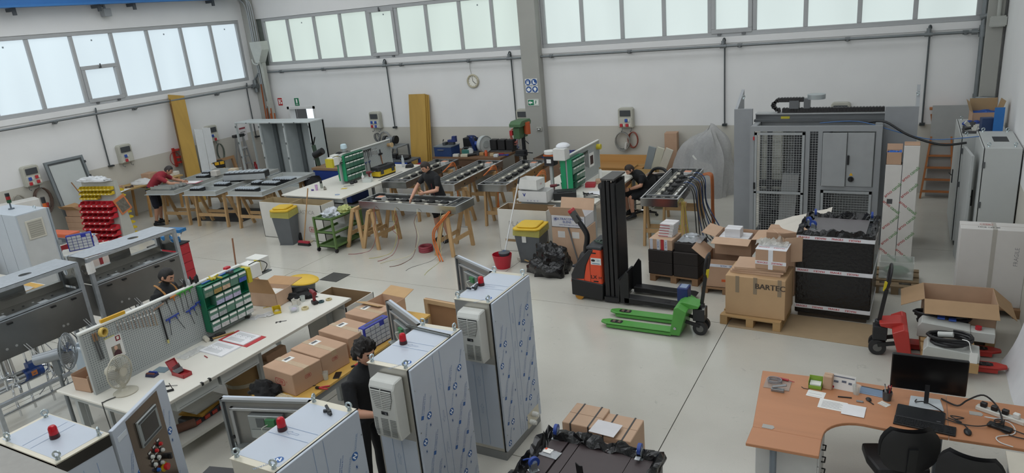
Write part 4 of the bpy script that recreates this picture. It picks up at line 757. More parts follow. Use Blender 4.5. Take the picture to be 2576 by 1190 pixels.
# on top of the drawer rack
pc = O('paper_dispenser','white carton dispensers with yellow ends on top of the front pegboard','dispenser',(-7.56,6.07,1.44),0)
P('carton', MB().b(-.09,.14,-.10,.06,0,.18), M('d9d9d4',.6), pc, bev=.004); P('carton', MB().b(-.16,.09,.08,.26,.02,.2), M('d4d4ce',.6), pc, bev=.004); P('yellow_end', MB().b(-.09,.12,-.16,-.10,-.04,.16), M('bcae2a',.5), pc); P('yellow_end', MB().b(.02,.12,.06,.08,.05,.19), M('bcae2a',.5), pc); P('bracket', MB().b(-.1,.1,-.14,.26,-.02,0), M('7f8486',.4,.5), pc)
P('cable', MB().t(smoothpts([(.1,-.1,.19),(.13,.05,.2),(.16,.15,.12),(.12,.1,.02)],4),.006), DARK, pc)
for k,(x,y,h,c) in enumerate(((-7.62,5.12,.09,'1b1b1d'),(-7.60,5.17,.08,'a8aaac'),(-7.62,5.21,.10,'1b1b1d'),(-7.58,5.25,.09,'232325'),(-7.60,5.29,.10,'1f1f21'))): T('glue_tube', MB().lathe([(.014,0),(.017,.01),(.016,h*.7),(.006,h)],12), M(c,.4), 'small %s bottle, %s from the left on the front pegboard top' % ('pale' if k==1 else 'dark',ORD[k]),'bottle',(x,y,1.642),0,'bottles on the front pegboard top',smooth=True)
T('blue_ruler', MB().b(-.012,.012,-.26,.26,0,.012), M('2f62a8',.4), 'long blue bar lying on top of the green drawer rack','bar',(-7.55,5.55,1.612),.06)
t = O('red_cap_box','small red box on top of the front green rack','box',(-7.62,5.76,1.612),.1); P('body', MB().b(-.03,.03,-.04,.04,0,.055), M('b01f2a',.45), t, bev=.006)
clutter('tool_clutter','white and yellow small tools lying on top of the front green rack',(-7.52,5.48,1.612),9,.08,6,'b9a83a'); clutter('tool_clutter','black and white tube caps on top of the front green rack',(-7.50,5.70,1.612),12,.06,5,'3a3c3e')
# below the bench
t = O('organiser_case','flat black organiser with red latches on the bench shelf','case',(-7.13,4.62,.236),.05); P('case', MB().b(-.13,.13,-.25,.25,0,.07), M('24262c',.4), t, bev=.01); P('lid', MB().b(-.12,.12,-.24,.24,.07,.078), M('3c3a36',.2,alpha=.9), t)
for y in (-.18,-.05,.06,.18): P('latch', MB().b(.128,.145,y-.035,y+.035,.02,.06), M('a8392c',.4), t)
for k,(z,c,r,l) in enumerate(((.32,'c49a45',.25,'yellow padded envelope on the organiser case'),(.37,'d6d6d2',.05,'white foam sheet on the padded envelope'))): T('padded_sheet', MB().grid(lambda u,v:((u-.5)*.34,(v-.5)*.42,.01*math.sin(9*u)+.008),10,10).grid(lambda u,v:((u-.5)*.34,(v-.5)*.42,-.004),1,1), M(c,.7), l,'sheet',(-7.18,4.66,z),r)
T('foam_roll', MB().c((-.1,-.2,.05),(.1,.2,.05),.05,n=14), M('6a4a3c',.8), 'brown foam piece at near end of the bench shelf','foam',(-7.10,4.22,.236),0,smooth=True)
t = O('packing_drum','taped cardboard drum under the front bench','drum',(-7.25,5.38,.0)); P('drum', MB().lathe([(.2,0),(.23,.05),(.24,.4),(.22,.55)],18), M('94774f',.8,0,.2,6), t, smooth=True); P('tape', MB().lathe([(.241,.28),(.243,.33)],18), M('a9a08c',.4), t); P('tape', MB().lathe([(.236,.12),(.240,.16)],18), M('a9a08c',.4), t)
carton('flat brown carton standing under the bench behind the drawers',(-7.02,5.72,0),.10,.34,.58,0,CARD2); carton('tall narrow carton beside the taped drum under the bench',(-6.98,5.50,0),.34,.06,.52,.1,CARD2)
heap('backpack','black bag with red stripe lying under the front bench','bag',(-6.95,6.02,0),.2,.22,.42,M('1d1b1d',.8,0,.1,10),8,1.4,.2)
for k in range(5): T('foam_block', MB().b(-.22,.22,-.2,.2,0,.05), M('a6a8a8',.8), 'grey ribbed foam slab, %s from the floor in the pile under the front bench' % ORD[k],'foam',(-6.85+.02*k,6.42+.015*k,.055*k),.1*k,'foam slabs under the front bench')
# wrapped plastica box with open top at the far end of the bench
WCARD = M('cfcdc6',.75,0,.05,4); ICARD = M('8d7455',.8,0,.08,5)
wbx = open_box('large white waste carton marked PLASTICA at the far end of the front bench',(-7.05,7.06,0),.80,.60,.78,0,(None,None,None,None),WCARD,name='waste_carton',th=.012)
P('lining', MB().b(-.387,.387,-.287,-.284,.02,.78).b(-.387,.387,.284,.287,.02,.78).b(-.387,-.384,-.287,.287,.02,.78).b(.384,.387,-.287,.287,.02,.78), ICARD, wbx)
mb = MB(); addtext(mb,'PLASTICA',.09,frame((.401,-.05,.58),(0,1,0),(0,0,1))); P('handwriting', mb, M('6d6d70',.7), wbx)
def ceb(mb, s, x, ce=True):                                  # rounded red frame with CEB lettering
    pts = []
    for cx_,cy_,a0 in ((.42,.10,0),(-.42,.10,PI/2),(-.42,-.10,PI),(.42,-.10,1.5*PI)):
        for i in range(5): a = a0+i*PI/8; pts.append((s*(cx_+.2*math.cos(a)),s*(cy_+.2*math.sin(a)),0))
    n = len(pts); inn = [(p[0]*.91,p[1]*.80,0) for p in pts]; mb.X(x).add(pts+inn,[(i,(i+1)%n,n+(i+1)%n,n+i) for i in range(n)]); mb.X(None)
    addtext(mb,'CEB',s*.42,x,bold=s*.03)
    if ce: addtext(mb,'CE',s*.2,x @ TR(s*.82,s*.12,0))
    return mb
RINK = M('a8403c',.6)
P('maker_mark', ceb(MB(),.13,frame((.401,-.14,.24),(0,1,0),(0,0,1)),False), RINK, wbx)
T('yellow_bin_lid', MB().lathe([(.30,0),(.30,.02),(.26,.045),(.12,.06),(.02,.062)],24,sx=1.15,sy=.8), M('d7b032',.45), 'yellow bin lid lying on the floor behind the bench','lid',(-9.3,8.5,0.24),0,smooth=True)
T('waste_bin', MB().lathe([(.20,0),(.24,.24),(.22,.24),(.18,.02)],20,sx=1.1,sy=.8), M('5a5d60',.5), 'grey bin under the yellow lid behind the bench','bin',(-9.3,8.5,0),0,smooth=True)
t = O('broom','broom with brown stick leaning behind the open carton','broom',(-9.9,7.6,0)); P('stick', MB().c((.0,0,.05),(-.30,.35,1.15),.014), M('7d5236',.5), t); P('brush', MB().b(-.16,.16,-.03,.03,0,.09), DARK, t)
# ================================================================ YELLOW PLYWOOD BENCH WITH CARTONS
yb = O('plywood_table','yellow plywood table carrying brown cartons in the middle foreground','table',(-5.75,5.55,0))
P('top', MB().b(-.36,.36,-.98,1.45,.72,.75), PLY, yb, bev=.003); P('apron', MB().b(-.33,.33,-.95,1.42,.64,.72), M('8d8f90',.5), yb)
for x in (-.3,.3):
    for y in (-.85,.25,1.35): P('leg', MB().b(x-.03,x+.03,y-.03,y+.03,0,.64), FRAMEG, yb)
def ceb_box(label,x,y,w,d,h,rz,grp='brown cartons on the plywood table'):
    t = carton(label,(x,y,.752),w,d,h,rz,CARD2,grp,(),.07); P('maker_mark', ceb(MB(),.13,frame((.02,-d/2-.001,h*.5),(1,0,0),(0,0,1))), RINK, t); P('maker_mark', ceb(MB(),.07,frame((w/2+.001,.0,h*.6),(0,1,0),(0,0,1)),False), RINK, t)
    lb = P('shipping_label', MB().b(-w*.3,-w*.12,-.02,.10,h+.0016,h+.002), M('e2e1dc',.6), t); P('label_print', MB().b(-w*.28,-w*.2,.0,.08,h+.002,h+.0023), M('55565a',.6), lb); return t
ceb_box('nearest brown carton with red oval logo on the plywood table',-5.80,4.93,.50,.40,.255,-.10)
ceb_box('second nearest brown carton with red oval logo on the plywood table',-5.80,5.36,.52,.40,.255,-.12)
ceb_box('third brown carton behind the blue drawer cabinet on the plywood table',-5.82,5.86,.54,.42,.255,-.13)
ceb_box('farthest brown carton with white label on the plywood table',-5.88,6.38,.48,.40,.26,-.10)
open_box('open brown carton at the far end of the plywood table',(-5.95,6.80,.752),.42,.30,.22,-.1,(None,None,1.2,1.3),CARD,M('b9976c',.75),.2)
crt = O('wooden_crate_panel','flat wooden crate wall behind the far end of the plywood table','crate',(-5.36,7.32,0),-.08); P('board', MB().b(-.36,.36,0,.02,0,.80), M('9a7350',.7,0,.1,5), crt); P('batten', MB().b(-.36,.36,-.03,0,.74,.80).b(-.36,-.3,-.03,0,0,.74).b(.30,.36,-.03,0,0,.74), M('c0a078',.6), crt)
bo = O('blue_drawer_cabinet','blue small-parts cabinet marked 1 on the plywood table','drawer cabinet',(-5.50,5.82,.752),PI/2-.12); BL = M('2b3596',.4)
P('case', MB().b(0,.42,0,.10,0,.30), BL, bo, bev=.006); P('top_slot', MB().b(.06,.36,.03,.06,.30,.301), M('2a2c34',.4), bo)
for r in range(5):
    for c in range(5):
        if (r,c) == (4,3): continue
        P('drawer', MB().b(.018+c*.078,.088+c*.078,-.012,0,.02+r*.054,.066+r*.054), M('aeb0b4',.4), bo)
P('number_label', MB().b(-.002,0,.025,.085,.22,.285), WHITE, bo); mb = MB(); addtext(mb,'1',.06,frame((-.0025,.055,.252),(0,-1,0),(0,0,1))); P('number', mb, DARK, bo)
t = O('plastic_cup','translucent cup on the plywood table beside the phone','cup',(-5.52,5.12,.752)); P('cup', MB().lathe([(.024,0),(.035,.09),(.037,.09),(.026,-.002)],16), CLEARP, t, smooth=True)
t = O('smartphone','black phone lying on the plywood table','phone',(-5.45,5.23,.752),.5); P('body', MB().b(-.037,.037,-.075,.075,0,.009), DARK, t, bev=.004); P('screen', MB().b(-.033,.033,-.07,.07,.009,.0096), M('141416',.1), t)
t = O('wire_cutters','red handled cutters on the plywood table corner','pliers',(-5.42,4.93,.754),.4)
P('jaws', MB().bar((-.06,.01,.012),(-.02,0,.012),.03,.018), DARK, t)
for s in (-1,1): P('handle', MB().t(smoothpts([(-.02,0,.012),(.03,.02*s,.012),(.09,.035*s,.012)],3),.010,7), M('b0282e',.4), t, smooth=True)
t = O('wire_cutters','small red pliers on the plywood table near the white tub','pliers',(-5.40,5.48,.754),1.2); P('jaws', MB().bar((-.05,0,.01),(-.01,0,.01),.02,.014), DARK, t)
for s in (-1,1): P('handle', MB().c((-.01,0,.01),(.07,.025*s,.01),.008), M('b0282e',.4), t)
T('round_tub', MB().lathe([(.05,0),(.06,.02),(.055,.05),(.05,.05)],18), CLEARP, 'clear round tub on the plywood table behind the man','tub',(-5.45,5.62,.752),0,smooth=True)
T('hex_rod', MB().c((-.07,0,.004),(.07,0,.004),.004), DARK, 'thin black rod lying on the plywood table','rod',(-5.58,4.92,.754),.6)
heap('jacket','black garment heaped on the near end of the plywood table','jacket',(-5.98,4.66,.752),.20,.12,.12,M('141415',.9,0,.2,12,.6,20),11,2.2,.45,-.1)
T('plastic_wrap', MB().grid(lambda u,v:((u-.5)*.2,(v-.5)*.1,.005+.03*abs(NZ.noise(V3((u*5,v*5,9))))),10,8), M('c9bfa0',.3,alpha=.7), 'crumpled wrap on the near edge of the plywood table','wrap',(-5.68,4.64,.752))
# ================================================================ PEOPLE
SKIN = M('c4937a',.55,0,.08,8); SKIN2 = M('b98a70',.55,0,.08,8)
def head_mesh(skin_i=0, hair_i=1, eye_i=2, beard=False):
    # local: x right, y forward, z up, origin at head centre
    n, k = 28, 24; vs = []; fs = []; mi = []
    for i in range(k+1):
        th = PI*i/k
        for j in range(n):
            ph = 2*PI*j/n; d = V3((math.sin(th)*math.cos(ph), math.sin(th)*math.sin(ph), math.cos(th)))
            x, y, z = d.x*.076, d.y*.095, d.z*.118
            low = max(0,-d.z)
            x *= 1-.30*low**1.3; y *= 1-.10*low if y > 0 else 1-.45*low
            if y > 0:
                y += .016*math.exp(-((x/.013)**2+((z+.012)/.028)**2))                     # nose
                y += .008*math.exp(-((x/.012)**2+((z+.028)/.012)**2))
                y -= .008*math.exp(-(((abs(x)-.032)/.017)**2+((z-.012)/.015)**2))         # eye sockets
                y += .004*math.exp(-((x/.05)**2+((z-.034)/.010)**2))                      # brow
                y += .006*math.exp(-((x/.024)**2+((z+.056)/.010)**2)); y -= .004*math.exp(-((x/.02)**2+((z+.0565)/.003)**2))
                y += .010*math.exp(-((x/.022)**2+((z+.092)/.02)**2))                      # chin
            vs.append((x,y,z))
    for i in range(k):
        for j in range(n):
            fs.append((i*n+j,(i+1)*n+j,(i+1)*n+(j+1)%n,i*n+(j+1)%n)); c = sum((V3(vs[q]) for q in fs[-1]),V3())/4
            m_ = skin_i
            if c.y > .05 and .026 < c.z < .038 and .014 < abs(c.x) < .050: m_ = hair_i     # brows
            if beard and c.y > -.01 and c.z < -.035 and not (abs(c.x) < .022 and -.064 < c.z < -.050): m_ = hair_i
            mi.append(m_)
    mb = MB(); mb.v = vs; mb.f = fs; mb.mi = mi
    for s in (-1,1):
        mb.m(eye_i).ell((s*.031,.079,.012),(.011,.008,.006),8,6); mb.m(skin_i).ell((s*.079,-.008,.002),(.010,.02,.032),8,6)
    return mb
def hair_mesh(style='short', seed=1):
    n, k = 36, 20; vs = []; fs = []; mb = MB()
    for i in range(k+1):
        th = PI*.62*i/k
        for j in range(n):
            ph = 2*PI*j/n; d = V3((math.sin(th)*math.cos(ph), math.sin(th)*math.sin(ph), math.cos(th)))
            x, y, z = d.x*.080, d.y*.098, d.z*.121
            zl = .066 if y > .045 else (.0 if y > -.01 else -.055)                          # hairline
            t_ = min(1,max(0,(z-zl)/.03)); f = 1.0+.06*t_
            if style == 'curly': f += .30*t_*(1+1.1*NZ.noise(V3((x,y,z))*46+V3((seed,0,0))))
            else: f += .03*t_*(1+NZ.noise(V3((x,y,z))*60))
            if t_ <= 0: f = .90
            vs.append((x*f, y*f-.004, z*f))
    for i in range(k): fs += [(i*n+j,(i+1)*n+j,(i+1)*n+(j+1)%n,i*n+(j+1)%n) for j in range(n)]
    return mb.add(vs, fs)
def hand_into(mb, w, d, side_, palm, curl=.5, s=1.0):
    # w wrist, d direction of the hand, side_ thumb side, palm normal
    d = V3(d).normalized(); a = V3(side_); a = (a-d*a.dot(d)).normalized(); nrm = V3(palm); nrm = (nrm-d*nrm.dot(d)-a*nrm.dot(a)).normalized(); w = V3(w)
    rot = Matrix((a,d,nrm)).transposed()
    mb.ell(w+d*.045*s,(.040*s,.055*s,.016*s),10,8,rot)
    for k,(o,l) in enumerate(((.029,.072),(.010,.08),(-.010,.074),(-.028,.058))):
        p = w+d*.085*s+a*o*s; q = p+(d*math.cos(curl*.6)+nrm*math.sin(curl*.6))*l*.45*s; r = q+(d*math.cos(curl*1.5)+nrm*math.sin(curl*1.5))*l*.32*s; e = r+(d*math.cos(curl*2.3)+nrm*math.sin(curl*2.3))*l*.25*s
        mb.t([p-d*.02*s,p,q,r,e],[.0085*s,.0088*s,.0082*s,.0075*s,.006*s],6)
    p = w+d*.03*s+a*.032*s; q = p+(a*.7+d*.7).normalized()*.035*s+nrm*.01; r = q+(a*.25+d*.9+nrm*.4).normalized()*.03*s
    mb.t([p-a*.015*s,p,q,r],[.013*s,.012*s,.0105*s,.008*s],6); return mb
def person(label, base, heading, J, cloth, hair='short', hairc='231b17', sleeve=.62, hem=None, beard=False, curl=.5, skin=None, looks=(0,1,-.3), tilt=0, fat=1.0, thumbs=None):
    t = O('person', label, 'person', (base[0],base[1],base[2] if len(base)>2 else 0), math.atan2(-heading[0],heading[1]))
    sk = skin or SKIN; shirt, trs, hc = cloth[0], cloth[1], M(hairc,.6,0,.25,40); shoec = cloth[2]
    g = lambda a: V3(J[a]); mb = MB(); segs = []
    # torso loft
    lat = (g('shR')-g('shL')).normalized(); latp = (g('hipR')-g('hipL')).normalized()
    pel, chest, nk = g('pelvis'), g('chest'), g('neck'); n = 18; rings = []
    prof = [(-.10,.145,.105),(0,.165,.118),(.18,.155,.112),(.42,.150,.110),(.68,.172,.122),(.86,.178,.115),(1.0,.115,.085),(1.06,.055,.055)]
    def sp(q): # quadratic spine through pelvis, mid(chest), neck
        return pel*(1-q)*(1-q)+chest*2*q*(1-q)+nk*q*q
    vs = []; fs = []
    for q,w_,d_ in prof:
        c = sp(q); tan = (sp(q+.02)-sp(q-.02)).normalized(); l_ = latp.lerp(lat,max(0,min(1,q))).normalized(); l_ = (l_-tan*l_.dot(tan)).normalized(); fr_ = tan.cross(l_).normalized()*-1
        for j in range(n): a = 2*PI*j/n; vs.append(c+l_*w_*fat*math.cos(a)+fr_*d_*fat*math.sin(a))
    for i in range(len(prof)-1): fs += [(i*n+j,i*n+(j+1)%n,(i+1)*n+(j+1)%n,(i+1)*n+j) for j in range(n)]
    fs += [tuple(range(n-1,-1,-1)),tuple(range((len(prof)-1)*n,len(prof)*n))]; mb.add(vs,fs)
    wq = .06
    segs += [(sp(q),sp(q+.1),.15,1) for q in (.1,.2,.3,.4,.5,.6,.7,.8)]+[(sp(-.15),sp(.04),.16,2)]
    hd = g('head'); look = V3(looks).normalized(); mb.t([nk-(nk-chest).normalized()*.05,nk,hd-look*.02-V3((0,0,.05))],[.062,.056,.054],12); segs += [(nk+(hd-nk)*.12,hd,.05,0)]
    for s in ('L','R'):
        sh,el,wr = g('sh'+s),g('el'+s),g('wr'+s); sl = sh.lerp(el,sleeve)
        mb.t([sh+(chest-sh)*.25,sh,sl,sh.lerp(el,min(.98,sleeve+.05)),el,el.lerp(wr,.35),wr],[.062,.066,.060,.046,.043,.044,.027],12)
        segs += [(sh,sl,.06,1),(sl.lerp(el,.12),el,.045,0),(el,wr,.04,0)] if sleeve < .95 else [(sh,el,.05,1),(el,wr,.04,0)]
        hp,kn,an = g('hip'+s),g('kn'+s),g('an'+s)
        if hem: h_ = hp.lerp(kn,hem); mb.t([hp+V3((0,0,.04)),hp,hp.lerp(kn,.5),h_,hp.lerp(kn,hem+.06),kn,kn.lerp(an,.3),an],[.098,.098,.092,.086,.066,.058,.058,.036],12); segs += [(hp,h_,.09,2),(h_.lerp(kn,.2) if hem < .9 else kn,kn.lerp(an,.2),.06,0),(kn,an,.05,0)]
        else: mb.t([hp+V3((0,0,.04)),hp,hp.lerp(kn,.5),kn,kn.lerp(an,.35),an],[.098,.096,.084,.066,.064,.052],12); segs += [(hp,kn,.09,2),(kn,an,.06,2)]
    tmp = bpy.data.objects.new('tmp', mb.mesh('tmp', sk)); COL.objects.link(tmp)
    r = tmp.modifiers.new('r','REMESH'); r.mode = 'VOXEL'; r.voxel_size = .014; sm = tmp.modifiers.new('s','SMOOTH'); sm.factor = .5; sm.iterations = 5
    dg = bpy.context.evaluated_depsgraph_get(); dg.update(); me = bpy.data.meshes.new_from_object(tmp.evaluated_get(dg)); bpy.data.objects.remove(tmp)
    fb = MB(); V = [v.co.copy() for v in me.vertices]; fb.v = [tuple(v) for v in V]
    for pl_ in me.polygons:
        c = V3(pl_.center); best = 9; bm_ = 1
        for a,b,rr,m_ in segs:
            ab = b-a; q = max(0,min(1,(c-a).dot(ab)/max(1e-9,ab.length_squared))); dd = (c-a-ab*q).length/rr
            if dd < best: best = dd; bm_ = m_
        fb.f.append(tuple(pl_.vertices)); fb.mi.append(bm_)
    bpy.data.meshes.remove(me)
    # head: tilt towards look direction
    fy = look; fx = fy.cross(V3((0,0,1))).normalized(); fz = fx.cross(fy); R3 = Matrix((fx,fy,fz)).transposed().to_4x4(); HM = TR(*hd)@R3@RY(tilt)
    h = head_mesh(0,3,4,beard); fb.x = None; o = len(fb.v); fb.v += [tuple(HM@V3(v)) for v in h.v]; fb.f += [tuple(i+o for i in f) for f in h.f]; fb.mi += h.mi
    fb.m(0)
    for s in ('L','R'):
        d = (g('wr'+s)-g('el'+s)).normalized(); sd = V3((0,0,1)) if abs(d.z) < .7 else V3((0,1,0))
        if thumbs: sd = V3(thumbs)
        ins = V3((1 if s == 'L' else -1,0,-.3)); hand_into(fb, g('wr'+s)-d*.01, (g('hd'+s)-g('wr'+s)) if 'hd'+s in J else d, sd, ins, curl)
    P('body', fb, [sk,shirt,trs,hc,M('191514',.3)], t, smooth=True)
    hm = hair_mesh(hair, len(label)); hm.v = [tuple(HM@V3(v)) for v in hm.v]; P('hair', hm, hc, t, smooth=True)
    for s in ('L','R'):
        an = g('an'+s); to = g('toe'+s); d = (to-an); d.z = 0; d.normalize(); q = V3((-d.y,d.x,0)); z0 = an.z-.085
        sh_ = MB(); sec = [(-.075,.034,.075),(-.04,.042,.10),(.03,.045,.085),(.10,.05,.06),(.16,.044,.045),(.19,.02,.03)]; vs = []; m8 = 10
        for u,w_,h_ in sec:
            for j in range(m8): a = 2*PI*j/m8; vs.append(V3((an.x,an.y,z0+h_/2))+d*u+q*w_*math.cos(a)+V3((0,0,h_/2*math.sin(a))))
        sh_.add(vs,[(i*m8+j,i*m8+(j+1)%m8,(i+1)*m8+(j+1)%m8,(i+1)*m8+j) for i in range(len(sec)-1) for j in range(m8)]+[tuple(range(m8-1,-1,-1)),tuple(range((len(sec)-1)*m8,len(sec)*m8))])
        P('shoe', sh_, shoec, t, smooth=True)
        if hem: P('sock', MB().c(an-V3((0,0,.03)),an+V3((0,0,.05)),.044,.042,12), M('1c1d22',.8), t, smooth=True)
    return t
TEE = M('17181b',.85,0,.15,10,.25,30); TROU = M('17181c',.85,0,.12,10,.25,25); SHORT = M('191c28',.85,0,.12,10,.25,25); REDTEE = M('8f2733',.85,0,.1,10,.25,30); SHOE = M('17171a',.6)
def leg(x,yk=0,ya=0,zk=.48,za=.09,zh=.92,sp=.03): return (x,0,zh),(x+sp*(1 if x>0 else -1),yk,zk),(x+sp*1.3*(1 if x>0 else -1),ya,za)
def J_(pel,chest,neck,head,sh,elR,wrR,elL,wrL,legR,legL,shz=None,**kw):
    J = dict(pelvis=pel,chest=chest,neck=neck,head=head); sx = .197
    J['shR'] = (sx,sh[0],sh[1]); J['shL'] = (-sx,sh[0],sh[1]); J['elR'],J['wrR'],J['elL'],J['wrL'] = elR,wrR,elL,wrL
    for s,l in (('R',legR),('L',legL)): J['hip'+s],J['kn'+s],J['an'+s] = l; J['toe'+s] = (l[2][0]*1.15,l[2][1]+.2,.03)
    J.update(kw); return J
# man in red bending over the aluminium frames
rp = person('man in red T-shirt and dark shorts bending over the aluminium frames',(-16.95,11.15),(.80,.60),
    J_((0,-.04,.93),(0,.12,1.20),(0,.36,1.30),(0,.50,1.38),(.30,1.25),(.24,.54,1.08),(.14,.78,1.03),(-.24,.52,1.08),(-.06,.82,1.04),((.10,0,.92),(.11,.03,.48),(.13,-.05,.09)),((-.10,0,.92),(-.12,.04,.48),(-.15,-.02,.09))),
    (REDTEE,SHORT,SHOE),'short','2b2523',.6,.92,False,.6,SKIN2,(0,1,-.75),fat=1.12)
P('belt', MB().t([(.19*math.cos(2*PI*i/20),.135*math.sin(2*PI*i/20)-.01,1.0+.02*math.sin(2*PI*i/20)) for i in range(20)],.018,6,True), M('6b6a3c',.7), rp); P('scissors', MB().t([(.19,-.03+.02*math.cos(a*.7),.88+.02*math.sin(a*.7)) for a in range(9)],.004).bar((.19,-.03,.86),(.2,-.02,.78),.012,.004).t([(.19,-.07+.02*math.cos(a*.7),.88+.02*math.sin(a*.7)) for a in range(9)],.004), CHROME, rp)
# boy in black at the near trestle frame
bp_ = person('young man in black T-shirt working on the nearest light frame',(-8.42,11.72),(-.25,-.97),
    J_((0,-.02,.97),(0,.06,1.28),(0,.15,1.50),(0,.23,1.64),(.12,1.43),(.33,.24,1.22),(.26,.52,1.0),(-.26,.22,1.18),(-.02,.38,1.14),((.10,0,.94),(.11,.03,.50),(.12,-.02,.09)),((-.10,0,.94),(-.11,.02,.50),(-.14,-.05,.09)),hdR=(.24,.56,.90)),
    (TEE,M('141519',.85),SHOE),'short','2c231d',.6,.8,False,.7,SKIN,(.15,1,-.75),fat=1.12)
P('chest_badge', MB().b(.05,.085,.17,.178,1.30,1.34), M('b5303c',.5), bp_); P('lanyard', MB().t(smoothpts([(-.06,.16,1.50),(-.07,.20,1.35),(-.09,.20,1.2),(-.1,.17,1.05)],4),.004), M('7d2a30',.5), bp_)
# seated man
sp_ = person('seated man in black T-shirt leaning over a cable on his lap',(-4.90,14.30),(-.66,-.75),
    J_((0,-.12,.54),(0,-.02,.83),(0,.15,.98),(0,.28,1.06),(.10,.93),(.24,.16,.74),(.10,.36,.66),(-.24,.16,.74),(-.08,.36,.66),((.10,-.08,.52),(.17,.34,.50),(.16,.26,.10)),((-.10,-.08,.52),(-.15,.36,.50),(-.14,.32,.12))),
    (TEE,TROU,SHOE),'short','30241c',.6,.85,True,.7,SKIN,(0,1,-.9))
P('chest_badge', MB().b(-.07,-.04,.11,.125,.84,.87), M('d8d8d8',.5), sp_); P('watch', MB().c((-.10,.34,.665),(-.09,.355,.66),.034,n=12), DARK, sp_)
# man behind the front pegboard
mp_ = person('bearded man with orange wires round his neck behind the front pegboard',(-8.66,5.46),(.75,.30),
    J_((0,-.02,.93),(0,.03,1.20),(0,.06,1.39),(0,.13,1.53),(.04,1.33),(.25,.10,1.12),(.18,.33,1.02),(-.25,.10,1.12),(-.18,.33,1.02),leg(.10),leg(-.10)),
    (TEE,TROU,SHOE),'short','14100e',.62,None,True,.6,SKIN2,(0,1,-.55))
for s in (-1,1):
    for k in range(3): P('orange_wire', MB().t(smoothpts([(s*(.05+.008*k),-.04,1.43),(s*(.085+.012*k),.03,1.42),(s*(.11+.012*k),.13,1.33),(s*(.12+.012*k),.155,1.18),(s*(.11+.01*k),.15,1.03)],4),.006), M('a8773c',.5), mp_, smooth=True)
P('chest_badge', MB().b(-.11,-.08,.158,.165,1.24,1.27), M('b5303c',.5), mp_)
# curly haired man at the cabinet
person('curly-haired man in black standing at the open middle cabinet, seen from behind',(-4.37,4.47),(.97,-.05),
    J_((0,-.02,.93),(0,.02,1.22),(0,.06,1.44),(0,.12,1.60),(.04,1.38),(.27,.12,1.12),(.16,.36,1.10),(-.27,.12,1.12),(-.16,.36,1.10),((.10,0,.90),(.11,.0,.48),(.12,-.03,.09)),((-.10,0,.90),(-.11,.0,.48),(-.12,-.03,.09))),
    (TEE,TROU,SHOE),'curly','17110e',.95,None,False,.6,SKIN,(.1,1,-.25))
# ================================================================ LEFT: STAINLESS PROCESS MACHINES
def plate_hole(mb, M4, w, h, holes, t=.004, n=16):
    # flat plate w x h in the xy plane of M4, one round hole per vertical strip
    holes = sorted(holes); ed = [0]+[(holes[i][0]+holes[i+1][0])/2 for i in range(len(holes)-1)]+[w]; mb.X(M4)
    for i,(cx_,cy_,r) in enumerate(holes):
        x0,x1 = ed[i],ed[i+1]; inn = []; out = []
        for k in range(n):
            a = 2*PI*(k+.5)/n; c,s = math.cos(a),math.sin(a); inn.append((cx_+r*c,cy_+r*s))
            q = min([(x1-cx_)/c if c > 1e-6 else 9e9,(x0-cx_)/c if c < -1e-6 else 9e9,(h-cy_)/s if s > 1e-6 else 9e9,(0-cy_)/s if s < -1e-6 else 9e9]); out.append((cx_+q*c,cy_+q*s))
        for z in (0,t): mb.add([(*p,z) for p in inn]+[(*p,z) for p in out],[(k,(k+1)%n,n+(k+1)%n,n+k) for k in range(n)])
        mb.add([(*p,0) for p in inn]+[(*p,t) for p in inn],[(k,(k+1)%n,n+(k+1)%n,n+k) for k in range(n)])
        for a,b in (((x0,0),None),((x1,0),None),((x0,h),None),((x1,h),None)):   # corner fills
            ks = sorted(range(n),key=lambda k:(out[k][0]-a[0])**2+(out[k][1]-a[1])**2)[:2]
            for z in (0,t): mb.add([(*a,z),(*out[ks[0]],z),(*out[ks[1]],z)],[(0,1,2)])
    mb.X(None); return mb
SST = M('8b8c8a',.25,.85,.12,3); SSD = M('807f7d',.3,.75,.15,3); GALV = M('b8bdc2',.38,.7,.12,18); MOT = M('22407e',.4)
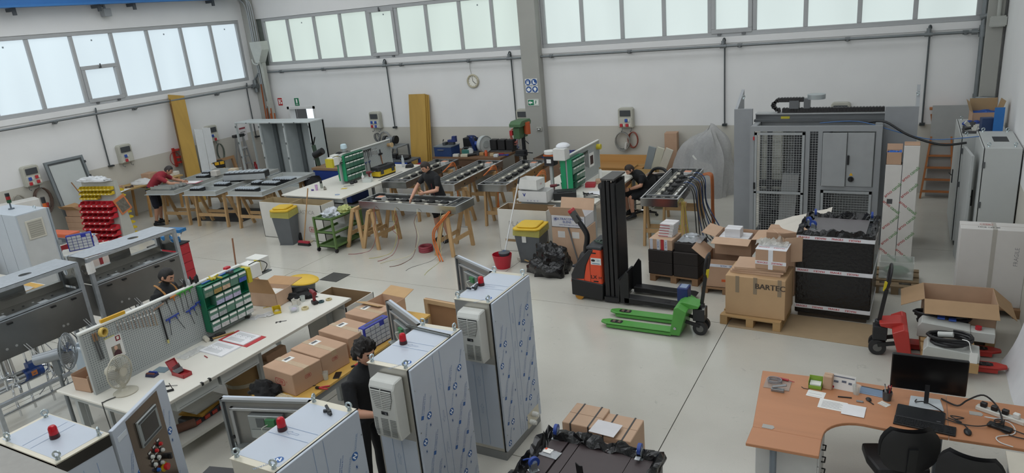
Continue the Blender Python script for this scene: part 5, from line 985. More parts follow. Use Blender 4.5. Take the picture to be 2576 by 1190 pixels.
def process_machine(label, y0, y1, seed):
    t = O('process_machine', label, 'machine', (-10.0,y0,0), 0, 'stainless process machines'); rd = random.Random(seed); L = y1-y0; D = .5; zt = 1.85
    for x in (.02,D-.02):
        for y in (.02,L-.02): P('post', MB().b(x-.025,x+.025,y-.025,y+.025,0,zt-.005), GALV, t)
    tp = P('top_plate', plate_hole(MB(),frame((D,0,zt-.005),(0,1,0),(-1,0,0)),L,D,[(L*.62,D*.5,.075)],.006), GALV, t)
    for yy,nm in ((.0,'end_plate'),(L-.004,'end_plate')): P(nm, plate_hole(MB(),frame((.0,yy+.004,1.48),(1,0,0),(0,0,1)),D,.36,[(.15,.20,.055),(.37,.2,.065)],.004), SST, t)
    P('deck', MB().b(.0,D,.03,L-.03,1.455,1.465), SST, t); P('deck_front_rail', MB().b(D-.03,D,.03,L-.03,1.44,1.49), GALV, t); P('top_front_rail', MB().b(D-.03,D,.03,L-.03,1.80,1.845), GALV, t); P('top_back_rail', MB().b(0,.03,.03,L-.03,1.78,1.845), GALV, t)
    P('back_sheet', MB().b(.0,.006,.05,L*.16,1.47,1.78).b(.0,.006,L*.42,L*.66,1.47,1.78), SST, t); P('back_ledge', MB().b(.0,.10,.05,L-.05,1.466,1.56), M('9d9a92',.3,.7), t)
    for q in range(9): P('bush', MB().c((.26,.12+q*(L-.3)/9,1.465),(.26,.12+q*(L-.3)/9,1.472),.014,n=10), M('2a2a2a' if q%3 else 'b0b0ae',.4), t)
    for q in (.25,.62): P('light_slot', MB().b(.33,.40,L*q,L*q+.11,1.465,1.468), M('e2e6ea',.2), t)
    P('hood_panel', MB().b(D-.004,D+.004,.03,L-.03,.98,1.44), SSD, t); P('hood_return', MB().b(.1,D,.03,L-.03,.975,.985), SSD, t); P('hood_side', MB().b(.05,D,.028,.034,.98,1.44).b(.05,D,L-.034,L-.028,.98,1.44), SSD, t)
    for q in (.22,.30,.72,.76): P('stud', MB().c((D+.004,L*q,1.10),(D+.01,L*q,1.10),.016,n=12), M('b8b8b6',.3,.6), t)
    for q in (.12,.28,.66,.85): P('vent_tab', MB().b(D+.004,D+.03,L*q,L*q+.06,1.39,1.41), M('2b2b2b',.4,.5), t)
    P('lower_rail', MB().b(D-.05,D,.03,L-.03,.42,.46).b(0,.05,.03,L-.03,.42,.46), GALV, t)
    for k in range(3):
        y = L*(.2+.3*k); v = P('valve_cylinder', MB().c((.25,y,.72),(.25,y,.97),.05,n=16).c((.25,y,.68),(.25,y,.72),.06,n=16).c((.25,y,.5),(.25,y,.68),.02,n=10), CHROME, t, smooth=True)
        P('elbow', MB().t(smoothpts([(.25,y,.62),(.25,y+.08,.60),(.27,y+.12,.55),(.27,y+.12,.40)],4),.02,8), CHROME, v, smooth=True)
        P('valve_handle', MB().bar((.25,y,.66),(.38,y+.05,.67),.02,.008), DARK, v)
    for k in range(2):
        y = L*(.33+.36*k); m_ = P('motor', MB().c((.33,y,.62),(.33,y+.22,.62),.075,n=18).b(.28,.38,y+.06,y+.16,.68,.76), MOT, t, 'blue electric motor', smooth=True); P('motor_fins', MB().c((.33,y+.02,.62),(.33,y+.05,.62),.079,n=18).c((.33,y+.08,.62),(.33,y+.11,.62),.079,n=18).c((.33,y+.14,.62),(.33,y+.17,.62),.079,n=18), M('1d3668',.4), m_); P('name_plate', MB().b(.40,.408,y+.06,y+.13,.60,.66), M('b06a3a',.5), m_); P('pump_head', MB().c((.33,y-.09,.62),(.33,y,.62),.06,n=16), CHROME, m_, smooth=True)
    for k in range(7):
        z = .14+.09*k; x = .12+.32*((k*3)%5)/5; P('process_pipe', MB().c((x,.04,z),(x,L-.04,z),.017+.004*(k%2),n=10), CHROME, t, smooth=True)
    for k in range(6):
        y = L*(.08+.15*k); x = .1+.3*rd.random(); P('riser_pipe', MB().t(smoothpts([(x,y,.1),(x,y,.5),(x+.03,y+.04,.6),(x+.03,y+.04,.95)],4),.015,8), CHROME, t, smooth=True)
    for k in range(7):
        y = L*rd.random(); P('cable', MB().t(smoothpts([(D-.02,y,1.0),(D+.04*rd.random(),y+.06,.8),(D-.05,y+.15*rd.uniform(-1,1),.55),(D-.15,y+.2*rd.uniform(-1,1),.3)],5),.006,5), M(('8f9296','2a2b2d','b9bcbe')[k%3],.5), t, smooth=True)
    for q in (.35,.9): P('push_rod', MB().c((D+.02,L*q,1.08),(D+.06,L*q+.10,.86),.005).c((D+.02,L*q+.03,1.08),(D+.06,L*q+.13,.86),.005), M('c8cacc',.3,.5), t)
    return t
process_machine('stainless process machine with pipes at the left edge, nearer of two',3.55,4.95,3)
pm2 = process_machine('stainless process machine with empty top compartment behind the bearded man',5.08,6.45,5)
P('paper_tag', MB().grid(lambda u,v:(.52+.015*math.sin(4*u),-.05+.12*u,1.80-.16*v),4,4), M('dcdad6',.7), pm2)
# beam stand behind and the pale dust cover at the left edge
heap('dust_cover','pale grey rounded cloth cover at the left edge','cover',(-11.6,4.35,0),.42,.35,1.45,M('a8a5a0',.85),3,1.0,.08)
# ================================================================ GREY CABINET WITH SIGNAL TOWER
gc = O('signal_tower_cabinet','pale grey control cabinet with red green signal tower at the left edge','cabinet',(-14.6,6.18,0)); LG = M('b4bcc4',.45,0,.03)
P('body', MB().b(0,1.22,0,.55,.08,1.9), LG, gc, bev=.006); P('plinth', MB().b(.02,1.2,.02,.53,0,.08), M('5c6064',.5), gc); P('side_panel', MB().b(1.22,1.228,.03,.52,.1,1.88), M('b9bcbc',.45), gc); P('door_edge', MB().b(1.18,1.235,.55,.58,.1,1.89), M('8f979e',.45), gc)
P('panel_joint', MB().b(.40,.404,-.002,0,.08,1.9).b(.80,.804,-.002,0,.08,1.9), M('6d757c',.5), gc)
vg = P('vent_grille', MB().b(1.228,1.245,.12,.42,1.42,1.76), M('c3c0b4',.5), gc, bev=.004); P('grille_recess', MB().b(1.245,1.248,.15,.39,1.45,1.73), M('9a988e',.6), vg)
for k in range(7): P('slat', MB().b(1.246,1.252,.15,.39,1.465+k*.037,1.475+k*.037), M('b3b0a4',.5), vg)
eyebolt(gc,1.12,.40,1.9,.5)
tw = P('signal_tower', MB().c((.55,.30,1.90),(.55,.30,1.92),.05).c((.55,.30,1.92),(.55,.30,2.02),.014), M('5c666e',.4), gc)
for z,c in ((2.02,'1d4a30'),(2.08,'8a2022'),(2.14,'232325')): P('tower_segment', MB().c((.55,.30,z),(.55,.30,z+.058),.036,n=16), M(c,.3), tw, smooth=True)
for y in (.2,): P('hinge', MB().c((1.245,.57,1.2),(1.245,.57,1.28),.015), GREY, gc)
T('white_carton', MB().b(-.42,.42,-.2,.2,0,.32), M('d0cec8',.7), 'white carton with red print behind the signal tower cabinet','box',(-18.2,8.55,.95),1.3,bev=.01)
T('grey_side_table', MB().b(-.5,.5,-.35,.35,.91,.95).b(-.46,-.42,-.31,-.27,0,.91).b(.42,.46,-.31,-.27,0,.91).b(-.46,-.42,.27,.31,0,.91).b(.42,.46,.27,.31,0,.91), FRAMEG, 'grey side table under the white carton at the left wall','table',(-18.2,8.55,0),1.3)
t = O('signal_lamp','slim orange and black signal lamp behind the grey cabinet','lamp',(-17.45,8.75,0)); P('pole', MB().c((0,0,0),(0,0,1.05),.02), GREY, t); P('lamp', MB().c((0,0,1.05),(0,0,1.22),.04,n=14), M('c8622a',.4), t, smooth=True); P('cap', MB().c((0,0,1.22),(0,0,1.36),.045,n=14), M('2b2d30',.4), t, smooth=True)
# shelves left edge
t = O('left_shelf_table','low table with brown carton at the left picture edge','table',(-14.4,5.75,0)); P('top', MB().b(-.6,.6,-.3,.3,.76,.79), BENCHW, t)
for x in (-.5,.5):
    for y in (-.25,.25): P('leg', MB().b(x-.02,x+.02,y-.02,y+.02,0,.76), FRAMEG, t)
carton('small brown carton on the low table at the left edge',(-14.55,5.8,.792),.5,.4,.22,.1,CARD2)
t = O('sheet_stack_table','low trolley with plywood sheet and bubble film at the left edge','trolley',(-12.9,5.72,0)); P('top', MB().b(-.55,.45,-.35,.35,.70,.73), BENCHW, t); P('plywood_sheet', MB().b(-.5,.5,-.3,.3,.73,.75), PLY, t); P('bubble_film', MB().grid(lambda u,v:(-.35+.5*u,-.25+.4*v,.76+.05*abs(NZ.noise(V3((u*5,v*5,4))))+.05*math.sin(PI*u)*math.sin(PI*v)),14,12), M('c0c8ce',.2,alpha=.75), t, smooth=True)
for x in (-.45,.35):
    for y in (-.28,.28): P('leg', MB().b(x-.02,x+.02,y-.02,y+.02,0,.70), FRAMEG, t)
# red table with orange box, blue drawer cabinet
t = O('red_work_table','red edged table with orange box behind the grey cabinet','table',(-15.35,7.85,0),.05); RT = M('8f2029',.4)
P('top', MB().b(-.75,.55,-.42,.42,.76,.80), M('c4c0b4',.5), t); P('edge', MB().b(-.76,.56,-.44,-.42,.70,.80).b(.55,.57,-.44,.42,.70,.80), RT, t)
for x in (-.68,.5):
    for y in (-.36,.36): P('leg', MB().b(x-.025,x+.025,y-.025,y+.025,0,.76), RT, t)
T('orange_box', MB().b(-.36,.36,-.14,.14,0,.085), M('c8603a',.5), 'flat orange box lying on the red edged table','box',(-15.55,7.98,.802),.1,bev=.008)
T('aluminium_profile', MB().b(-.45,.4,-.06,.06,0,.015).b(-.45,.4,-.06,-.045,0,.1).b(-.45,.4,.045,.06,0,.1), M('9a9fa3',.35,.6), 'grey metal trunking on the red edged table front','profile',(-15.25,7.58,.802),.08)
bo2 = dup(bo,(-13.55,6.98,.95),1.0,'blue small-parts cabinet beside a water bottle at left'); bo2['group'] = 'blue small-parts cabinets'; bo['group'] = 'blue small-parts cabinets'
t = O('parts_table','narrow grey table under the left blue drawer cabinet','table',(-13.4,7.15,0),1.0); P('top', MB().b(-.35,.5,-.2,.3,.92,.95), BENCHW, t)
for x in (-.3,.45):
    for y in (-.15,.25): P('leg', MB().b(x-.02,x+.02,y-.02,y+.02,0,.92), FRAMEG, t)
def bottle(label,loc,h=.26,cap='4a6fae'):
    t = O('water_bottle',label,'bottle',loc); P('bottle', MB().lathe([(.036,0),(.038,.01),(.036,h*.35),(.032,h*.4),(.037,h*.46),(.036,h*.68),(.014,h*.92),(.014,h*.94)],16), M('dde6ea',.08,0,0,alpha=.45), t, smooth=True); P('label_band', MB().lathe([(.0385,h*.2),(.0385,h*.36)],16), M('cfd2dc',.5,alpha=.8), t); P('cap', MB().c((0,0,h*.94),(0,0,h),.016,n=12), M(cap,.4), t)
bottle('clear water bottle beside the left blue drawer cabinet',(-13.25,7.34,.952))
# red drawer cabinet with blue cantilever box on it
t = O('red_tool_cabinet','red roller tool cabinet behind the far process machine','tool cabinet',(-12.25,8.10,0),.1); P('body', MB().b(-.3,.3,-.22,.22,.08,.82), M('a01f2c',.4), t, bev=.01); P('worktop', MB().b(-.31,.31,-.23,.23,.82,.84), DARK, t)
for k in range(4): P('drawer', MB().b(.3,.31,-.2,.2,.12+k*.17,.27+k*.17), M('a8232f',.4), t, bev=.004)
for x in (-.22,.22):
    for y in (-.15,.15): P('castor', MB().c((x,y-.015,.04),(x,y+.015,.04),.04,n=12), DARK, t)
t = O('cantilever_toolbox','blue cantilever toolbox standing open on the red cabinet','toolbox',(-12.28,8.14,.842),.2); BT = M('23689c',.45)
P('tray', MB().b(-.2,.2,-.1,.1,0,.10), BT, t); P('upper_tray', MB().b(-.2,.2,.12,.30,.16,.22), BT, t); P('upper_tray', MB().b(-.2,.2,-.30,-.12,.16,.22), BT, t)
for s in (-1,1):
    for y in (-1,1): P('arm', MB().bar((.2*s,.05*y,.06),(.2*s,.2*y,.19),.02,.006), STEEL, t)
# ================================================================ BIN RACK
rk = O('bin_rack','double sided louvred rack carrying red and yellow parts bins','rack',(-16.4,9.52,0),.18); RKG = M('a9a9a2',.5)
P('front_panel', MB().pr([(-.20,.05),(-.185,.05),(-.02,1.58),(-.035,1.58)],-.5,.5,'x'), RKG, rk); P('back_panel', MB().pr([(.20,.05),(.185,.05),(.02,1.58),(.035,1.58)],-.5,.5,'x'), RKG, rk); P('end_panel', MB().pr([(-.2,.02),(.2,.02),(.035,1.60),(-.035,1.60)],.5,.51,'x'), M('b6b6ae',.5), rk); P('foot', MB().b(-.5,.5,-.26,.26,0,.04), RKG, rk)
def binmesh(w,d,h,col):
    m_ = MB(); m_.pr([(0,0),(-d,0),(-d-.01,h*.5),(-d*.75,h*.62),(-d*.55,h),(0,h)],0,.003,'x').pr([(0,0),(-d,0),(-d-.01,h*.5),(-d*.75,h*.62),(-d*.55,h),(0,h)],w-.003,w,'x'); m_.b(0,w,-d,0,0,.003).b(0,w,-.003,0,0,h).b(0,w,-d-.008,-d,0,h*.5); m_.m(1).b(w*.38,w*.62,-d-.011,-d-.008,h*.18,h*.36); m_.m(2).b(.006,w-.006,-d+.006,-.01,.003,h*.35); return m_
bm_red = binmesh(.155,.17,.105,0).mesh('parts_bin',[M('bf2834',.4),WHITE,M('8f5a5c',.7,0,.5,30)]); bm_yel = binmesh(.105,.11,.075,0).mesh('parts_bin',[M('cdb02a',.4),WHITE,M('8f7d3c',.7,0,.5,30)])
ords = ['lowest','second lowest','third lowest','fourth lowest','fourth highest','third highest','second highest','highest']
def place_bin(me, x, y, z, side, label, grp):
    o = bpy.data.objects.new('parts_bin', me); COL.objects.link(o); c,s = math.cos(.18),math.sin(.18)
    o.location = (-16.4+x*c-y*s, 9.52+x*s+y*c, z); o.rotation_euler = (0,0,.18+(PI if side else 0)); o['label'] = label; o['category'] = 'bin'; o['group'] = grp
for r in range(8):
    z = .07+.137*r; y = -.205+.108*(z/1.58)*1.5
    n = 5 if r in (4,) else 6
    for c in range(n): place_bin(bm_red, -.5+.163*c, y, z, 0, 'red rack bin, %s from left in the %s red row' % (ORD[c],ords[r]), 'red bins on the rack')
for r,n in ((0,5),(1,9),(2,9)):
    z = 1.19+.105*r; y = -.205+.165*(z/1.58)
    for c in range(n): place_bin(bm_yel, -.5+.109*c, y, z, 0, 'yellow rack bin, %s from left in the %s yellow row' % (ORD[c],('lowest','middle','top')[r]), 'yellow bins on the rack')
for r in range(10):
    z = .10+.135*r; y = .205-.165*(z/1.58)
    for c in range(2): place_bin(bm_yel, .495-.109*c, y, z, 1, 'yellow parts bin, %s from the floor, %s column on the rack far face' % (ORD[r],('outer','inner')[c]), 'yellow bins on far face')
heap('plastic_bag','crumpled white plastic bags on top of the bin rack','bag',(-16.45,9.45,1.60),.44,.10,.10,M('d8dadc',.3,0,.1,10,.5,20),4,4,.5,.18)
t = O('picture_frame','orange framed group photo tilted on the end of the bin rack','picture',(-15.88,9.62,1.02)); P('frame', MB().X(RX(.35)).b(0,.015,-.15,.15,-.20,.20), M('c4764a',.5), t); P('photo', MB().X(RX(.35)).b(.015,.018,-.115,.115,-.16,.13), M('6b665c',.5,0,.5,18), t)
# leaning steel frame and trolley by the left wall
t = O('galvanised_panel','large galvanised door panel leaning on the left wall','door panel',(XL+.1,9.62,0)); lean = frame((.45,0,0),(0,1,0),(-.2,0,1))
P('panel', MB().X(lean).b(.05,.93,.05,1.93,-.02,.0), M('b5bab8',.45,0,.03), t)
for a in ((0,.06,0,1.98),(.92,.98,0,1.98)): P('stile', MB().X(lean).b(a[0],a[1],a[2],a[3],-.03,.03), M('7d8386',.4,.5), t)
for a in ((.06,.92,1.92,1.98),(.06,.92,0,.06)): P('rail', MB().X(lean).b(*a,-.03,.03), M('7d8386',.4,.5), t)
P('gasket', MB().X(lean).b(.06,.09,.06,1.92,0,.012).b(.89,.92,.06,1.92,0,.012).b(.09,.89,1.88,1.92,0,.012), M('4a4e50',.6), t)
for k in range(5): P('latch', MB().X(lean).b(.96,1.0,.25+.38*k,.31+.38*k,.02,.05), M('3a3d40',.5), t)
pt = O('platform_trolley','platform trolley with blue deck and cream push handle','trolley',(-17.75,9.75,0),.15); P('deck', MB().b(-.42,.35,-.28,.28,.14,.20), M('234f96',.5), pt, bev=.01)
for x in (-.33,.27):
    for y in (-.2,.2): P('castor', MB().c((x,y-.02,.065),(x,y+.02,.065),.065,n=14), DARK, pt, smooth=True)
P('handle', MB().t(smoothpts([(.33,-.25,.2),(.36,-.25,.55),(.38,-.24,.78),(.38,-.15,.85),(.38,.15,.85),(.38,.24,.78),(.36,.25,.55),(.33,.25,.2)],4),.016,8), M('cfc8ac',.4), pt, smooth=True); P('handle_plate', MB().b(.355,.362,-.24,.24,.48,.66), M('cfc8ac',.4), pt)
for k in range(3):
    b_ = carton('brown carton with a letter Z in the trolley pile, %s' % ('bottom layer','middle layer','upper layer')[k],(-17.83,9.75,.202+.145*k),.62,.50,.143,.15,CARD2,'cartons on the platform trolley'); mb = MB(); addtext(mb,'Z',.09,frame((.312,0,.07),(0,1,0),(0,0,1)),bold=.006); P('letter', mb, M('5a4634',.7), b_)
open_box('open carton on top of the trolley pile',(-17.85,9.75,.64),.5,.46,.16,.15,(1.3,1.9,.9,.5),CARD2,M('a8845c',.75),.22)
t = O('broom','broom stick leaning behind the platform trolley','broom',(-18.3,10.3,0)); P('stick', MB().c((.25,.1,.05),(-.2,-.25,1.35),.014), M('8b6544',.5), t); P('brush', MB().b(.1,.4,.06,.14,0,.08), DARK, t)
# long wooden bench along the left wall
wb_ = O('wooden_bench','long plywood bench on trestles along the left wall','work bench',(XL+.08,0,0)); P('top', MB().b(.05,.80,10.65,12.85,.86,.90), M('ae905c',.6,0,.1,6,wood=2), wb_, bev=.004)
for y in (10.85,11.7,12.7):
    for x in (.12,.76): P('leg', MB().bar((x-.02,y,.86),(x+.03,y-.1,0),.06,.045), WOODF, wb_)
    P('cross_piece', MB().b(.1,.8,y-.03,y+.03,.80,.86), WOODF, wb_)
def wbox(label,x,y,w,d,h,rz=0,col=None): carton(label,(x,y,.902),w,d,h,rz,col or CARD2,'small cartons on the left bench')
wbox('small brown carton at the wall on the left bench',-18.45,12.15,.3,.3,.20,.2); wbox('flat brown carton behind the bin rack on the left bench',-18.35,10.8,.4,.26,.10,.3); wbox('small carton near the red man on the left bench',-18.30,11.1,.16,.14,.10,.5); wbox('pale small carton pile base right on the left bench',-18.45,12.62,.36,.28,.12,.1); wbox('white small carton on the right of the left bench',-18.2,12.62,.16,.16,.1,.3,M('d2cdc2',.7)); wbox('white small carton nearest the plank on the left bench',-18.18,12.76,.16,.16,.1,.1,M('d2cdc2',.7))
heap('plastic_bag','white plastic sack lying on the left bench','bag',(-18.2,11.75,.902),.30,.20,.14,M('c6c6c4',.5,0,.1,8,.4,12),6,2,.3,.6)
clutter('tool_clutter','dark hand tools lying on the left bench behind the red man',(-18.3,12.25,.904),21,.12,8,'2f3134'); clutter('tool_clutter','black and red parts on the left bench behind the bin rack',(-18.15,11.3,.904),22,.12,7,'3b2f30')
T('yellow_level', MB().bar((0,0,0),(.1,.2,.16),.06,.02), M('c9b82e',.5), 'yellow tool leaning on the cartons of the left bench','tool',(-18.32,12.40,.91))
sheet('white sheets near the red man on the left bench',(-18.05,11.0,.903),.3,.42,.4,'d4d4d2')
T('blue_folder', MB().b(-.16,.16,-.11,.11,0,.03), M('2f83b8',.5), 'bright blue folder on the left bench end','folder',(-18.15,10.82,.902),.5)
# leaning yellow plank, white panels, red hose rack, yellow tool cases, ladder, boards
t = O('formwork_plank','yellow formwork plank leaning high on the left wall','plank',(XL+.06,13.55,0)); P('plank', MB().bar((.85,-.42,0),(.03,.23,3.02),.50,.03,(1,0,.2)), M('b08d42',.6,0,.15,4,wood=3), t); P('plank_edge', MB().bar((.88,-.68,0),(.06,-.03,2.95),.02,.05,(1,0,.2)), M('6b4c20',.7), t)
for k in range(2): T('white_board_strip', MB().bar((.55,-.45,0),(.05,0,1.97),.27,.02,(1,0,.2)), M('ced0d0',.5), 'narrow white panel leaning on the yellow plank, %s of two' % ('left','right')[k],'panel',(XL+.34,14.03+.29*k,.0),0,'white leaning panels',bev=.004)
t = O('hose_rack','red steel hose bracket on the left wall behind the plank','hose rack',(XL+.02,13.22,.05)); P('upright', MB().b(0,.05,.05,.12,.95,1.5), M('b3342c',.5), t)
for z in (1.05,1.2,1.42): P('arm', MB().b(0,.18,.12,.5,z,z+.04), M('b3342c',.5), t)
P('hose', MB().t([(.08,.05+.16*math.cos(2*PI*i/20),1.2+.2*math.sin(2*PI*i/20)) for i in range(20)],.012,6,True), M('8f3a34',.5), t)
for k in range(3):
    t = O('tool_case','black and yellow tool case, %s of the stack by the left wall' % ('bottom','middle','top')[k],'tool case',(-18.30,14.22,.36+.20*k),1.15,'tool cases by the left wall')
    P('body', MB().b(-.26,.26,-.17,.17,0,.15), M('1c1d1f',.5), t, bev=.015); P('lid', MB().b(-.26,.26,-.17,.17,.15,.198), M('1f2022',.5), t, bev=.01)
    for x in (-.17,.02,.17): P('latch', MB().b(x-.06,x+.06,-.185,-.165,.10,.19), M('cf9f22',.4), t, bev=.005)
    P('side_latch', MB().b(.255,.275,-.08,.08,.10,.19), M('cf9f22',.4), t)
T('low_stand', MB().b(-.32,.32,-.22,.22,.31,.355).b(-.32,-.27,-.2,.2,0,.31).b(.27,.32,-.2,.2,0,.31), WOODF, 'low wooden stand under the black tool cases','stand',(-18.30,14.22,0),1.15)
t = O('timber_frame','bare wooden frame leaning on the left wall behind the step ladder','frame',(XL+.05,14.50,0)); lean = frame((.35,0,0),(0,1,0),(-.2,0,1))
for a in ((0,.09,0,.95),(.63,.72,0,.95),(.09,.63,.86,.95),(.09,.63,0,.09)): P('rail', MB().X(lean).b(*a,-.04,.04), M('a5815c',.65,0,.1,8), t)
t = O('step_ladder','aluminium step ladder with black top cap by the white cabinet','ladder',(-18.28,15.26,0),-.05); AL = M('b9bbbd',.3,.7)
for y in (0,.40): P('rail', MB().bar((.0,y+.02,0),(-.25,y*.7+.08,1.5),.03,.06,(1,0,0)), AL, t); P('rear_rail', MB().bar((-.42,y,0),(-.25,y*.7+.08,1.5),.03,.03,(1,0,0)), AL, t)
for k in range(5): f = (k+1)*.14; P('step', MB().b(-.25*f-.07,-.25*f+.03,.03+.05*f,.41-.1*f,1.5*f-.02,1.5*f+.01), AL, t)
P('top_cap', MB().b(-.33,-.18,.02,.40,1.46,1.55), M('2f3133',.5), t, bev=.01); P('platform', MB().b(-.3,-.12,.08,.36,1.10,1.13), M('c6c7c8',.4), t)
t = O('notice_sheet','pinned notice sheet on the grey column by the corner','notice',(XL+.005,15.95,1.50),0); P('sheet', MB().b(0,.004,-.16,.16,-.25,.2), M('d5d2d2',.6), t); P('header', MB().b(.004,.006,-.12,.12,.13,.18), M('8b2f3a',.6), t); P('text_lines', MB().b(.004,.006,-.1,.1,.02,.05).b(.004,.006,-.1,.1,-.08,-.05), M('7d7d80',.6), t, kind='stuff')
T('fire_extinguisher', MB().lathe([(.08,0),(.085,.02),(.085,.42),(.05,.5),(.03,.52),(.03,.58)],16), M('a8202a',.35), 'red fire extinguisher on the floor behind the step ladder','extinguisher',(-18.45,15.85,.0),0,smooth=True)
# ================================================================ TRESTLES AND FRAMES
TW = M('b8966a',.6,0,.12,10,wood=3)
def trestle(label, x, y, rz, w=.74, h=.86, spread=.30, group='wooden trestles'):
    t = O('wooden_trestle', label, 'trestle', (x,y,0), rz, group)          # beam along local x
    P('beam', MB().b(-w/2-.04,w/2+.04,-.035,.035,h-.08,h), TW, t, bev=.004)
    for sx in (-1,1):
        for sy in (-1,1): P('leg', MB().bar((sx*(w/2-.02),sy*.05,h-.05),(sx*(w/2),sy*spread*(.35 if sy<0 else 1),0),.045,.075,(0,1,0)), TW, t)
    for sy in (-1,1): f = .35 if sy<0 else 1; P('stretcher', MB().b(-w/2,w/2,sy*(.05+(spread*f-.05)*.62)-.012,sy*(.05+(spread*f-.05)*.62)+.012,.26,.34), TW, t)
    P('tie', MB().c((w/2,-.08,.38),(w/2,.18,.38),.006), GREY, t)
    return t
SSF = M('a9abac',.16,.95,.05,3); SSI = M('8d8f90',.3,.8,.08,3)
def luminaire(label, x, y, z, rz, L=2.40, W=.68):
    t = O('light_fixture_frame', label, 'light fixture', (x,y,z), rz, 'stainless light fixtures'); H = .15   # long axis local y, origin at near left bottom
    for a in ((0,.012,0,L),(W-.012,W,0,L)): P('side_wall', MB().b(a[0],a[1],a[2],a[3],0,H), SSF, t)
    for a in ((.012,W-.012,0,.012),(.012,W-.012,L-.012,L)): P('end_wall', MB().b(*a,0,H), SSF, t)
    P('rim', MB().b(-.006,.02,-.006,L+.006,H,H+.004).b(W-.02,W+.006,-.006,L+.006,H,H+.004).b(.02,W-.02,-.006,.02,H,H+.004).b(.02,W-.02,L-.02,L+.006,H,H+.004), M('cfd1d2',.25,.8), t)
    P('base_sheet', MB().b(.012,W-.012,.012,L-.012,.01,.016), SSI, t); P('end_cover', MB().b(.02,W-.02,.05,.20,.10,.115), M('1c1d1f',.4), t); P('cross_bar', MB().b(.012,W-.012,.27,.285,H-.03,H), M('cfd1d2',.25,.8), t)
    for u in (.14,W/2-.03,W-.2): P('rail', MB().b(u,u+.055,.3,L-.05,.05,.08), M('9a9890',.4,.4), t); P('rail_lip', MB().b(u,u+.008,.3,L-.05,.08,.10), M('b8b6ae',.4,.3), t)
    P('reflector', MB().b(.03,.045,.28,L-.1,.03,H-.01), M('b8bab8',.3,.5), t)
    rd = random.Random(5)
    for k in range(6):
        v = .42+.33*k
        P('driver_box', MB().b(W*.46,W*.46+.10,v,v+.15,.08,.135), M('1a1b1c',.45), t, bev=.006); P('led_strip', MB().b(W*.74,W*.74+.035,v+.02,v+.26,.085,.095), M('e2e2dc',.4), t); P('connector', MB().b(W*.28,W*.28+.06,v+.05,v+.13,.08,.115), M('cdc9ba',.5), t, bev=.005); P('ribbed_strip', MB().b(W*.16,W*.16+.03,v,v+.2,.085,.10), M('3b3f3c',.5), t)
    P('ballast', MB().b(W*.5,W*.72,L-.34,L-.16,.05,.15), M('b9bbba',.4), t, bev=.005); P('ballast_label', MB().b(W*.51,W*.71,L-.32,L-.18,.15,.152), M('c8876a',.5), t)
    for v in (.45,1.0,1.55,2.1): P('cable_hole', MB().c((W,v,.06),(W+.003,v,.06),.022,n=14), M('131414',.5), t)
    return t
LA = luminaire('stainless light fixture nearest, across which the young man reaches',-7.47,10.92,.87,PI/2+.0)
lums = [('stainless light fixture behind the young man, beside the white bench',-10.52,12.5,.87,.045),('stainless light fixture in the middle of the back row',-9.19,12.46,.87,.05),('stainless light fixture right in the back row, near white waste carton',-7.97,12.58,.87,.07),('stainless light fixture at right behind the carton pallets',-4.18,12.09,.87,.055)]
for l_,x,y,z,r in lums: dup(LA,(x,y,z),r,l_)
trestle('trestle under the left end of the nearest light fixture',-9.58,11.24,PI/2); trestle('trestle under the right end of the nearest light fixture',-7.72,11.24,PI/2); trestle('spare trestle standing left of the nearest light fixture',-10.02,11.24,PI/2+.08,.74,.88)
for l_,x,y,z,r in lums:
    c = l_.split('light fixture ')[1]
    for k,dy in ((0,.42),(1,1.95)): trestle('%s trestle under the fixture %s' % (('near','far')[k],' '.join(c.replace(',','').split()[:8])),x+.34-dy*r,y+dy,r)
# cables
def wire(label, pts, col, r=.006, name='loose_wire', cat='wire', k=5, group=None): return T(name, MB().t(smoothpts(pts,k),r,5), M(col,.5), label, cat, group=group, smooth=True)
def drape(x,y,z,fx,fy,seed,n=6):
    rd = random.Random(seed); p = [(x,y,z),(x+.02,y-.06,z-.08)]+[(x+rd.uniform(-.06,.06),y-.08+rd.uniform(-.04,.04),z*(.75-.2*i)) for i in range(3)]+[(x+fx*.3,y+fy*.3,.03),(x+fx*.7+rd.uniform(-.1,.1),y+fy*.8,.008),(x+fx,y+fy,.008)]; return p
ws = [(-9.45,.5,'8b3a3e'),(-8.92,.4,'b9b06a'),(-8.92,.1,'8b3a3e'),(-8.37,.5,'c9c3a0'),(-8.37,.2,'6b3a30'),(-7.80,.3,'8d8d8a'),(-7.80,-.2,'c3c08a')]
for k,(x,fx,c) in enumerate(ws): wire('thin %s wire hanging from the nearest light fixture' % ('red','yellow green','dull red','cream','brown','grey','pale yellow')[k],drape(x,10.90,.93,-fx,-.45-.1*k%3,k),c,.005)
wire('thick orange cable tied to the near trestle',[(-7.62,10.90,.93),(-7.72,10.78,.80),(-7.90,10.72,.6),(-7.95,10.72,.4),(-7.9,10.7,.2),(-7.72,10.55,.02)],'c8692c',.014,'orange_cable','cable'); wire('second orange cable tied to the near trestle',[(-7.60,10.91,.92),(-7.70,10.80,.78),(-7.88,10.75,.58),(-7.93,10.75,.4),(-7.86,10.72,.2),(-7.66,10.56,.02)],'c8692c',.014,'orange_cable','cable')
t = O('wire_coil','coil of red wire in plastic wrap on the floor by the trestle','coil',(-8.40,11.05,0))
for k in range(5): P('turn', MB().t([(.13*math.cos(2*PI*i/20)*(1-.03*(k%2)),.13*math.sin(2*PI*i/20)*(1-.03*(k%2)),.02+.02*k) for i in range(20)],.022,6,True), M('8f2f3c',.4), t, smooth=True)
